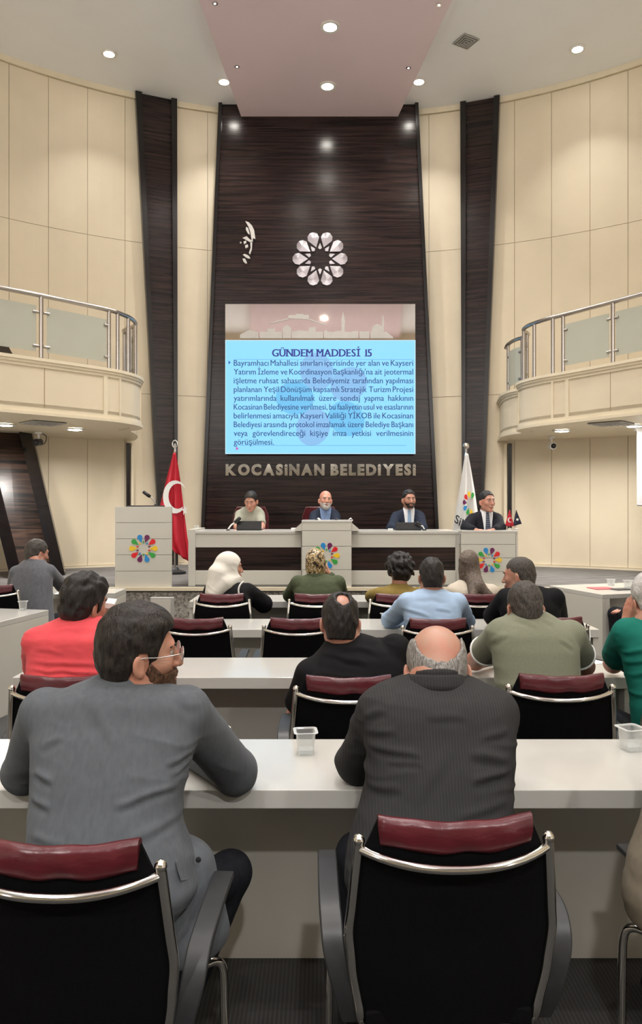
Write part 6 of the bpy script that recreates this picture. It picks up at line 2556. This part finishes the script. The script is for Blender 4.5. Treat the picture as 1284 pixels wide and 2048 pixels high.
m.hexa(q, [p + Vector((0.0, 0.05, 0.02)) for p in q])
o = m.build('paper_note', M['paper']); tag(o, 'white paper held up by the man in the coral shirt', 'paper')

person('man in black t-shirt with a bald spot at the second table, seen from behind',
       [(1268, 668, 728, 3.66, 0.06), (1282, 652, 770, 3.64, 0.085), (1296, 642, 802, 3.62, 0.10), (1316, 622, 812, 3.60, 0.115), (1340, 604, 816, d2, 0.125), (1380, 600, 814, 3.57, 0.135), (1425, 604, 812, 3.55, 0.14), (1475, 604, 812, 3.52, 0.14)],
       head=(V(680, 1246, 3.66), 4, -16, 2, 1.10), neck=V(690, 1284, 3.64),
       arms=((V(622, 1350, d2), V(592, 1432, 3.72), at_z(650, 3.98, 0.60)), (V(790, 1300, 3.62), at_z(806, 3.98, TZ + 0.01), at_z(745, 4.18, TZ - 0.01))),
       hands=(((0.6, 0.6, 0.1), DN, -1, 0.3), ((-0.8, 0.4, 0), DN, 1, 0.3)), arm_r=(0.066, 0.054, 0.042),
       top='tshirt', sleeve=0.70, top_mat=CL_BLACK, step=0.0085, hstep=0.0055, skin_col=(0.45, 0.25, 0.18), skin='pale', neck_r=0.060, sleeve_r=(0.080, 0.076, 0.05),
       hair=dict(top=0.015, side=0.008, back=0.010, front=0.085, nape=-0.078, wave=0.0028, wfreq=95, bald=[((0.004, -0.092, 0.106), (0.030, 0.045, 0.044))]), hairm=H_BLACK,
       fold=creases(folds(0.007, (3, 4, 12), 0.8, 11.0, 0.4), [(640, 1310, 740, 1330, 0.007, 0.012), (660, 1298, 760, 1308, 0.006, 0.010), (610, 1370, 640, 1350, 0.007, 0.010), (740, 1290, 800, 1280, 0.006, 0.012), (640, 1350, 780, 1362, 0.005, 0.012)], 3.45))

WHITE_TRIM = M['paper']


def cuffs(root, off, S, h, nk, fw, rt_, fin):
    for (s_, e_, fr, r) in ((V(1006, 1268, 3.62), at_z(950, 4.02, TZ + 0.01), 0.585, 0.076), (V(1140, 1272, 3.62), at_z(1170, 3.93, TZ), 0.585, 0.076)):
        s_, e_ = Vector(s_), Vector(e_)
        n = (e_ - s_).normalized()
        a = n.cross(Vector((0, 0, 1))).normalized(); b = n.cross(a)
        c = s_ + (e_ - s_) * (fr + 0.02)
        m = MB()
        m.tube([c + (a * math.cos(2 * PI * i / 24) + b * math.sin(2 * PI * i / 24)) * r - off for i in range(24)], 0.0065, 8, closed=True)
        m.build('sleeve_cuff', WHITE_TRIM, root, smooth=True)


person('man in olive polo shirt with white trim at the second table, seen from behind',
       [(1222, 1026, 1090, 3.66, 0.062), (1235, 1008, 1112, 3.64, 0.085), (1248, 994, 1132, 3.62, 0.105), (1266, 984, 1148, 3.60, 0.12), (1295, 984, 1157, d2, 0.13), (1335, 989, 1157, 3.56, 0.135), (1370, 992, 1158, 3.54, 0.14), (1410, 1000, 1162, 3.52, 0.14), (1460, 1004, 1160, 3.5, 0.14)],
       head=(V(1049, 1218, 3.67), 6, -16, 0, 1.04), neck=V(1056, 1236, 3.64),
       arms=((V(1006, 1268, 3.62), at_z(950, 4.02, TZ + 0.01), at_z(1012, 4.24, TZ - 0.012)), (V(1140, 1272, 3.62), at_z(1170, 3.93, TZ), at_z(1105, 4.15, TZ - 0.01))),
       hands=(((0.8, 0.3, -0.02), DN, -1, 0.35), ((-0.8, 0.4, 0), DN, 1, 0.3)), arm_r=(0.064, 0.056, 0.042),
       top='polo_shirt', sleeve=0.60, top_mat=CL_OLIVE, step=0.0085, hstep=0.0055, skin_col=(0.34, 0.185, 0.125), skin='brown', sleeve_r=(0.078, 0.076, 0.05), collar=(0.069, 0.030), neck_r=0.060,
       hair=dict(top=0.010, side=0.004, back=0.006, front=0.080, nape=-0.056, wave=0.0022, wfreq=120), hairm=H_SALT, collar_band=(0.0695, 0.026, WHITE_TRIM, 0.022),
       fold=creases(folds(0.006, (3, 4, 12), 0.6, 15.0, 0.4), [(1040, 1242, 1085, 1258, 0.005, 0.010), (1095, 1245, 1120, 1256, 0.005, 0.008), (990, 1300, 1020, 1270, 0.005, 0.010), (1125, 1280, 1156, 1300, 0.005, 0.010), (1000, 1370, 1080, 1364, 0.004, 0.011)], 3.45), extra=cuffs)

person('grey haired man in teal t-shirt at the right edge, head on his hand',
       [(1236, 1268, 1340, 3.66, 0.062), (1246, 1246, 1370, 3.64, 0.09), (1262, 1236, 1400, 3.62, 0.11), (1290, 1240, 1412, 3.60, 0.125), (1340, 1252, 1412, d2, 0.13), (1400, 1264, 1410, 3.55, 0.135), (1460, 1270, 1410, 3.52, 0.14)],
       head=(V(1302, 1203, 3.70), 4, -8, -5, 1.08), neck=V(1302, 1240, 3.65),
       arms=((V(1256, 1268, 3.62), at_z(1226, 3.97, TZ + 0.005), V(1250, 1256, 3.78)), (V(1392, 1275, 3.62), at_z(1420, 3.95, TZ), at_z(1360, 4.15, TZ))),
       hands=(((0.16, -0.10, 1), (1, 0.25, -0.1), -1, 0.18), ((-0.8, 0.4, 0), DN, 1, 0.3)), arm_r=(0.064, 0.055, 0.042),
       top='tshirt', sleeve=0.70, top_mat=CL_TEAL, step=0.0085, hstep=0.0055, skin_col=(0.44, 0.24, 0.17), skin='tan3', sleeve_r=(0.078, 0.074, 0.05),
       hair=dict(top=0.014, side=0.008, back=0.010, front=0.080, nape=-0.072, wave=0.003, wfreq=90), hairm=H_WHITE, fold=creases(folds(0.006, (3, 4, 14), 0.8, 19.0, 0.4), [(1250, 1318, 1320, 1296, 0.008, 0.010), (1256, 1336, 1330, 1318, 0.008, 0.010), (1262, 1362, 1330, 1340, 0.007, 0.010), (1236, 1283, 1260, 1276, 0.006, 0.008), (1266, 1400, 1330, 1380, 0.006, 0.010)], 3.45))

# ---- third table
d3 = 5.16
person('man in pale blue shirt at the third table, seen from behind',
       [(1177, 842, 884, 5.20, 0.06), (1184, 826, 902, 5.19, 0.085), (1194, 810, 916, 5.18, 0.105), (1208, 806, 922, d3, 0.12), (1230, 808, 923, 5.14, 0.13), (1260, 812, 922, 5.12, 0.135), (1300, 814, 920, 5.1, 0.14)],
       head=(V(863, 1155, 5.22), 0, -14, 0, 1.06), neck=V(863, 1180, 5.19),
       arms=((V(817, 1206, 5.17), at_z(781, 5.54, TZ), at_z(835, 5.78, TZ)), (V(913, 1206, 5.17), at_z(932, 5.50, TZ), at_z(885, 5.78, TZ))),
       hands=(((0.8, 0.4, 0), DN, -1, 0.3), ((-0.8, 0.4, 0), DN, 1, 0.3)),
       top='shirt', top_mat=CL_SKY, step=0.0095, hstep=0.007, skin_col=(0.36, 0.20, 0.135), skin='tan4', collar=(0.067, 0.016),
       hair=dict(top=0.013, side=0.005, back=0.008, front=0.085, nape=-0.072, wave=0.0025, wfreq=95), hairm=H_BLACK, fold=creases(folds(0.006, (3, 4, 13), 0.9, 23.0, 0.5), [(806, 1216, 862, 1232, 0.007, 0.011), (868, 1236, 920, 1250, 0.008, 0.011), (812, 1240, 860, 1246, 0.006, 0.010), (870, 1215, 905, 1222, 0.005, 0.010), (830, 1196, 900, 1198, 0.004, 0.014)], 5.03))
person('man in black shirt at the third table turned to the left, short grey hair',
       [(1172, 1032, 1082, 5.24, 0.06), (1180, 1014, 1104, 5.22, 0.085), (1192, 1004, 1114, 5.20, 0.105), (1212, 1000, 1119, 5.18, 0.12), (1245, 1003, 1121, 5.16, 0.13), (1300, 1006, 1120, 5.12, 0.14)],
       head=(V(1038, 1153, 5.28), 58, -10, 4, 1.06), neck=V(1050, 1176, 5.23),
       arms=((V(1014, 1198, 5.22), at_z(982, 5.56, TZ), at_z(1035, 5.8, TZ)), (V(1108, 1198, 5.18), at_z(1116, 5.50, TZ), at_z(1060, 5.76, TZ))),
       hands=(((0.8, 0.4, 0), DN, -1, 0.3), ((-0.8, 0.4, 0), DN, 1, 0.3)),
       top='shirt', sleeve=0.85, top_mat=CL_BLACK, step=0.0095, hstep=0.0065, skin_col=(0.40, 0.225, 0.155), skin='tan5', sleeve_r=(0.076, 0.070, 0.05),
       hair=dict(top=0.008, side=0.003, back=0.005, front=0.078, nape=-0.070, wave=0.0018, wfreq=120), hairm=H_SALT, face=True)

# ---- front table below the dais
d4 = 6.66


def piping(root, off, S, h, nk, fw, rt_, fin):
    m = MB()
    pts = [P(487, 1163, 6.56), P(480, 1170, 6.545), P(477, 1182, 6.53), P(481, 1196, 6.53), P(488, 1204, 6.53)]
    m.tube([Vector(p) - off for p in smooth_path(pts, 4)], 0.008, 8)
    m.build('piping', M['paper'], root, smooth=True)


person('woman in white headscarf and black dress at the front table, face turned right',
       [(1158, 446, 474, 6.70, 0.06), (1166, 430, 488, 6.69, 0.085), (1178, 420, 500, 6.67, 0.105), (1195, 416, 505, 6.65, 0.12), (1220, 414, 506, 6.62, 0.13), (1260, 414, 505, 6.6, 0.14)],
       yaw=-25, head=(V(459, 1136, 6.72), -68, -6, 0, 1.08), neck=V(458, 1165, 6.70),
       arms=((V(425, 1182, 6.68), at_z(420, 7.0, 0.80), at_z(455, 7.25, TZ)), (V(494, 1184, 6.66), at_z(527, 6.80, 0.765), at_z(500, 7.08, TZ + 0.02))),
       hands=(((0.8, 0.4, 0), DN, -1, 0.3), ((-0.8, 0.4, 0), DN, 1, 0.3)), sleeve_r=(0.080, 0.078, 0.060),
       top='dress', top_mat=CL_BLACK, step=0.0095, hstep=0.0065, skin_col=(0.50, 0.28, 0.20), skin='fair2', fem=True, face=True, ears=False,
       scarf=dict(seed=2.0, wide=0.03, tail=[(V(438, 1150, 6.66), V(424, 1186, 6.60), 0.105, 0.060), (V(450, 1168, 6.62), V(428, 1190, 6.57), 0.08, 0.04)], amp=0.006), scarfm=SC_WHITE, extra=piping)
person('woman in gold patterned headscarf and dark green jacket at the front table',
       [(1147, 616, 650, 6.72, 0.065), (1153, 602, 668, 6.70, 0.085), (1161, 593, 679, 6.68, 0.105), (1178, 588, 684, d4, 0.12), (1200, 587, 685, 6.64, 0.13), (1240, 588, 684, 6.6, 0.14)],
       head=(V(631, 1127, 6.74), 0, -8, 0, 1.0), neck=V(632, 1148, 6.71),
       arms=((V(597, 1166, 6.68), at_z(580, 6.98, TZ + 0.01), at_z(620, 7.24, TZ)), (V(675, 1166, 6.68), at_z(682, 7.0, TZ + 0.03), V(659, 1153, 6.90))),
       hands=(((0.8, 0.4, 0), DN, -1, 0.3), ((-0.3, -0.05, 1), (-1, 0.1, 0), 1, 0.3)),
       top_mat=CL_GREEN, lapel=(0.075, 0.016, 0.03), step=0.0095, hstep=0.007, skin_col=(0.48, 0.27, 0.19), skin='fair3', fem=True, ears=False, scarf=dict(seed=5.0, wide=-0.012, amp=0.006), scarfm=SC_GOLD, collar=(0.075, 0.014))
person('person with dark curly hair and mustard shirt at the front table, seen from behind',
       [(1167, 785, 812, 6.70, 0.06), (1173, 772, 823, 6.69, 0.085), (1181, 758, 836, 6.67, 0.10), (1196, 752, 844, 6.65, 0.115), (1215, 752, 846, 6.63, 0.125), (1250, 754, 844, 6.6, 0.13)],
       head=(V(799, 1141, 6.74), 10, -8, 0, 1.02), neck=V(799, 1166, 6.70),
       arms=((V(762, 1190, 6.66), at_z(744, 6.96, TZ), at_z(790, 7.2, TZ)), (V(836, 1190, 6.66), at_z(852, 6.96, TZ), at_z(810, 7.2, TZ))),
       hands=(((0.8, 0.4, 0), DN, -1, 0.3), ((-0.8, 0.4, 0), DN, 1, 0.3)), top='shirt', top_mat=CL_MUSTARD, step=0.0095, hstep=0.0065, skin_col=(0.36, 0.20, 0.135), skin='tan6', collar=(0.062, 0.022),
       hair=dict(top=0.042, side=0.044, back=0.036, front=0.075, nape=-0.095, wave=0.0105, wfreq=64, burn=-0.06), hairm=H_BLACK)
person('woman in brown headscarf and beige top at the front table, seen from behind',
       [(1158, 922, 955, 6.72, 0.065), (1166, 908, 972, 6.70, 0.085), (1178, 899, 988, 6.67, 0.105), (1195, 895, 994, 6.65, 0.12), (1220, 894, 996, 6.63, 0.13), (1250, 896, 994, 6.6, 0.13)],
       head=(V(938, 1131, 6.74), -10, -8, 0, 1.04), neck=V(938, 1158, 6.71),
       arms=((V(908, 1184, 6.67), at_z(892, 6.97, TZ), at_z(925, 7.2, TZ)), (V(982, 1184, 6.67), at_z(996, 6.97, TZ), at_z(955, 7.2, TZ))),
       hands=(((0.8, 0.4, 0), DN, -1, 0.3), ((-0.8, 0.4, 0), DN, 1, 0.3)), top='tunic', top_mat=CL_BEIGE, step=0.0095, hstep=0.007, skin_col=(0.45, 0.25, 0.18), skin='fair4', fem=True, ears=False,
       scarf=dict(seed=9.0, wide=-0.01, tail=[(V(946, 1150, 6.68), V(958, 1172, 6.57), 0.07, 0.05), (V(958, 1172, 6.57), V(984, 1194, 6.53), 0.045, 0.03), (V(944, 1160, 6.62), V(946, 1194, 6.50), 0.05, 0.036)], amp=0.008), scarfm=SC_BROWN)

# ---- far left
person('man in blue grey suit bent over the far left desk, seen from behind',
       [(1117, 52, 84, 7.24, 0.06), (1124, 42, 93, 7.22, 0.085), (1134, 32, 101, 7.20, 0.105), (1150, 23, 106, 7.18, 0.12), (1180, 17, 106, 7.14, 0.135), (1210, 15, 107, 7.1, 0.14), (1250, 16, 110, 7.06, 0.15)],
       yaw=-15, head=(V(74, 1107, 7.28), -42, -14, 3, 1.06), neck=V(70, 1122, 7.23),
       arms=((V(34, 1146, 7.2), at_z(26, 7.55, 0.82), at_z(70, 7.8, TZ)), (V(97, 1143, 7.2), at_z(124, 7.46, 0.86), at_z(146, 7.78, TZ + 0.004))),
       hands=(((0.8, 0.4, 0), DN, -1, 0.3), ((0.3, 0.9, -0.1), DN, 1, 0.3)), top_mat=CL_GREY2, step=0.0095, hstep=0.007, skin_col=(0.44, 0.25, 0.18), skin='tan7', collar=(0.066, 0.012), lapel=(0.070, 0.018, 0.03),
       hair=dict(top=0.012, side=0.006, back=0.009, front=0.080, nape=-0.072, wave=0.0022, wfreq=110), hairm=H_SALT, fold=folds(0.005, (4, 4, 10), 0.8, 31.0, 0.4), face=True)

# ---- on the dais
person('woman in sage green shirt at the dais looking down, dark hair tied back',
       [(1011, 493, 513, 9.56, 0.055), (1017, 482, 523, 9.57, 0.08), (1024, 473, 528, 9.58, 0.095), (1036, 470, 530, 9.58, 0.105), (1055, 472, 528, 9.58, 0.11), (1080, 472, 528, 9.6, 0.12)],
       yaw=180, head=(V(502, 1003, 9.50), 172, -22, 0, 0.98), neck=V(502, 1016, 9.56),
       arms=((V(519, 1030, 9.57), V(524, 1053, 9.40), V(522, 1058, 9.18)), (V(480, 1030, 9.57), V(474, 1053, 9.40), V(480, 1058, 9.18))),
       hands=(((-0.2, -1, -0.1), DN, -1, 0.3), ((0.2, -1, -0.1), DN, 1, 0.3)), arm_r=(0.056, 0.046, 0.036), sleeve_r=(0.060, 0.060, 0.05), sleeve=0.75,
       top='shirt', top_mat=CL_SAGE, step=0.009, hstep=0.005, skin_col=(0.50, 0.29, 0.21), skin='fair5', fem=True, face=True, neck_r=0.046, collar=(0.060, 0.012),
       hair=dict(top=0.013, side=0.007, back=0.022, front=0.090, burn=-0.045, nape=-0.07, wave=0.001, wfreq=90), hairm=H_BLACK, extra=suit_front(SKIN_V, None, zlow=1.585, wt=0.030, wb=0.004, name='open_neckline'))
person('bald man with white beard and navy jacket at the centre lectern',
       [(1015, 638, 664, 9.60, 0.06), (1020, 630, 672, 9.60, 0.09), (1027, 623, 678, 9.60, 0.105), (1040, 619, 681, 9.60, 0.12), (1060, 619, 681, 9.6, 0.125), (1085, 621, 680, 9.62, 0.13)],
       yaw=180, head=(V(651, 1001, 9.54), 190, 2, -3, 1.02), neck=V(651, 1017, 9.58),
       arms=((V(669, 1032, 9.58), V(674, 1056, 9.36), V(664, 1060, 9.18)), (V(630, 1032, 9.58), V(626, 1056, 9.36), V(638, 1060, 9.18))),
       hands=(((-0.6, -0.8, 0), DN, -1, 0.3), ((0.6, -0.8, 0), DN, 1, 0.3)), top_mat=CL_NAVY, step=0.009, hstep=0.005, skin_col=(0.52, 0.28, 0.20), skin='pink', face=True, open_mouth=True, brow=M['brow_grey'],
       beard=dict(th=0.005, long=0.014), beardm=H_WHITE, extra=suit_front(SH_BLUE, None))
person('dark haired man in blue suit and pale blue tie at the dais right of centre',
       [(1017, 806, 830, 9.60, 0.06), (1022, 796, 840, 9.60, 0.09), (1029, 786, 848, 9.60, 0.105), (1042, 780, 852, 9.60, 0.12), (1060, 778, 853, 9.6, 0.125), (1085, 780, 852, 9.62, 0.13)],
       yaw=180, head=(V(818, 1000, 9.54), 190, -3, 0, 1.02), neck=V(817, 1018, 9.58),
       arms=((V(838, 1034, 9.58), V(845, 1056, 9.36), V(834, 1060, 9.15)), (V(793, 1034, 9.58), V(783, 1056, 9.36), V(796, 1060, 9.15))),
       hands=(((-0.6, -0.8, 0), DN, -1, 0.3), ((0.6, -0.8, 0), DN, 1, 0.3)), top_mat=CL_NAVY, step=0.009, hstep=0.005, skin_col=(0.42, 0.235, 0.165), skin='tan8', face=True,
       hair=dict(top=0.014, side=0.004, back=0.010, front=0.092, nape=-0.07, wave=0.002, wfreq=90), hairm=H_BLACK, beard=dict(th=0.0015, long=0.002), beardm=H_DARK, extra=suit_front(SH_WHITE, TIE_BLUE))
person('man in black suit and dark striped tie at the right dais desk looking right',
       [(1021, 960, 984, 9.10, 0.06), (1026, 948, 994, 9.10, 0.09), (1034, 938, 1002, 9.10, 0.105), (1046, 933, 1006, 9.10, 0.12), (1060, 932, 1007, 9.1, 0.125), (1085, 934, 1006, 9.12, 0.13)],
       yaw=180, head=(V(974, 1004, 9.04), 202, -2, 0, 1.06), neck=V(972, 1022, 9.08),
       arms=((V(994, 1038, 9.08), V(1001, 1056, 8.86), V(990, 1060, 8.74)), (V(946, 1038, 9.08), V(932, 1055, 8.88), V(946, 1060, 8.72))),
       hands=(((-0.7, -0.6, 0), DN, -1, 0.4), ((0.7, -0.6, 0), DN, 1, 0.5)), top_mat=CL_DARK, step=0.009, hstep=0.005, skin_col=(0.46, 0.26, 0.19), skin='tan9', face=True,
       hair=dict(top=0.011, side=0.003, back=0.010, front=0.092, nape=-0.07, wave=0.0012, wfreq=90), hairm=H_BLACK, extra=suit_front(SH_WHITE, TIE_DARK))

# ---- two people the frame cuts off on the right
person('person in black behind the man in teal, hand on knee at the right side desk',
       [(1140, 1330, 1380, 7.4, 0.06), (1150, 1310, 1400, 7.4, 0.09), (1170, 1300, 1410, 7.4, 0.12), (1220, 1300, 1410, 7.4, 0.13), (1240, 1300, 1410, 7.4, 0.13)],
       yaw=80, head=(V(1352, 1112, 7.38), 80, 0, 0, 1.0), neck=V(1354, 1140, 7.4), hips=np.array((3.48, 7.4, 0.55)),
       arms=((V(1325, 1165, 7.25), V(1300, 1225, 7.2), V(1258, 1219, 7.25)), (V(1340, 1165, 7.6), V(1310, 1220, 7.7), V(1275, 1230, 7.7))),
       hands=(((-1, 0.0, -0.1), DN, -1, 0.3), ((-1, 0, -0.1), DN, 1, 0.3)), top_mat=CL_BLACK, step=0.011, hstep=0.009, skin_col=(0.50, 0.29, 0.21), skin='fair6', knees=((2.92, 7.25, 0.60), (2.98, 7.6, 0.56)),
       hair=dict(top=0.02, side=0.01, back=0.02), hairm=H_DARK)
person('person in khaki jacket mostly cut off by the lower right edge',
       [(1330, 1400, 1480, 2.12, 0.055), (1360, 1350, 1560, 2.12, 0.09), (1400, 1322, 1620, 2.12, 0.11), (1470, 1312, 1640, 2.1, 0.13), (1560, 1305, 1640, 2.05, 0.14), (1640, 1293, 1650, 2.0, 0.145), (1720, 1262, 1670, 1.98, 0.15), (1790, 1250, 1690, 1.97, 0.15), (1850, 1262, 1690, 1.97, 0.15)],
       head=(V(1440, 1280, 2.18), 0, -5, 0, 1.0), neck=V(1440, 1345, 2.14),
       arms=((V(1340, 1420, 2.12), V(1345, 1560, 2.34), at_z(1400, 2.6, TZ)), (V(1600, 1420, 2.12), V(1650, 1560, 2.34), at_z(1560, 2.6, TZ))),
       hands=(((0.8, 0.4, 0), DN, -1, 0.3), ((-0.8, 0.4, 0), DN, 1, 0.3)), top_mat=CL_KHAKI, step=0.011, hstep=0.009, skin_col=(0.46, 0.26, 0.19), skin='tan10', hair=dict(), hairm=H_DARK, zhem=0.5, knees=((1.12, 2.4, 0.52), (1.42, 2.4, 0.52)), hips=np.array((1.2, 1.97, 0.55)))
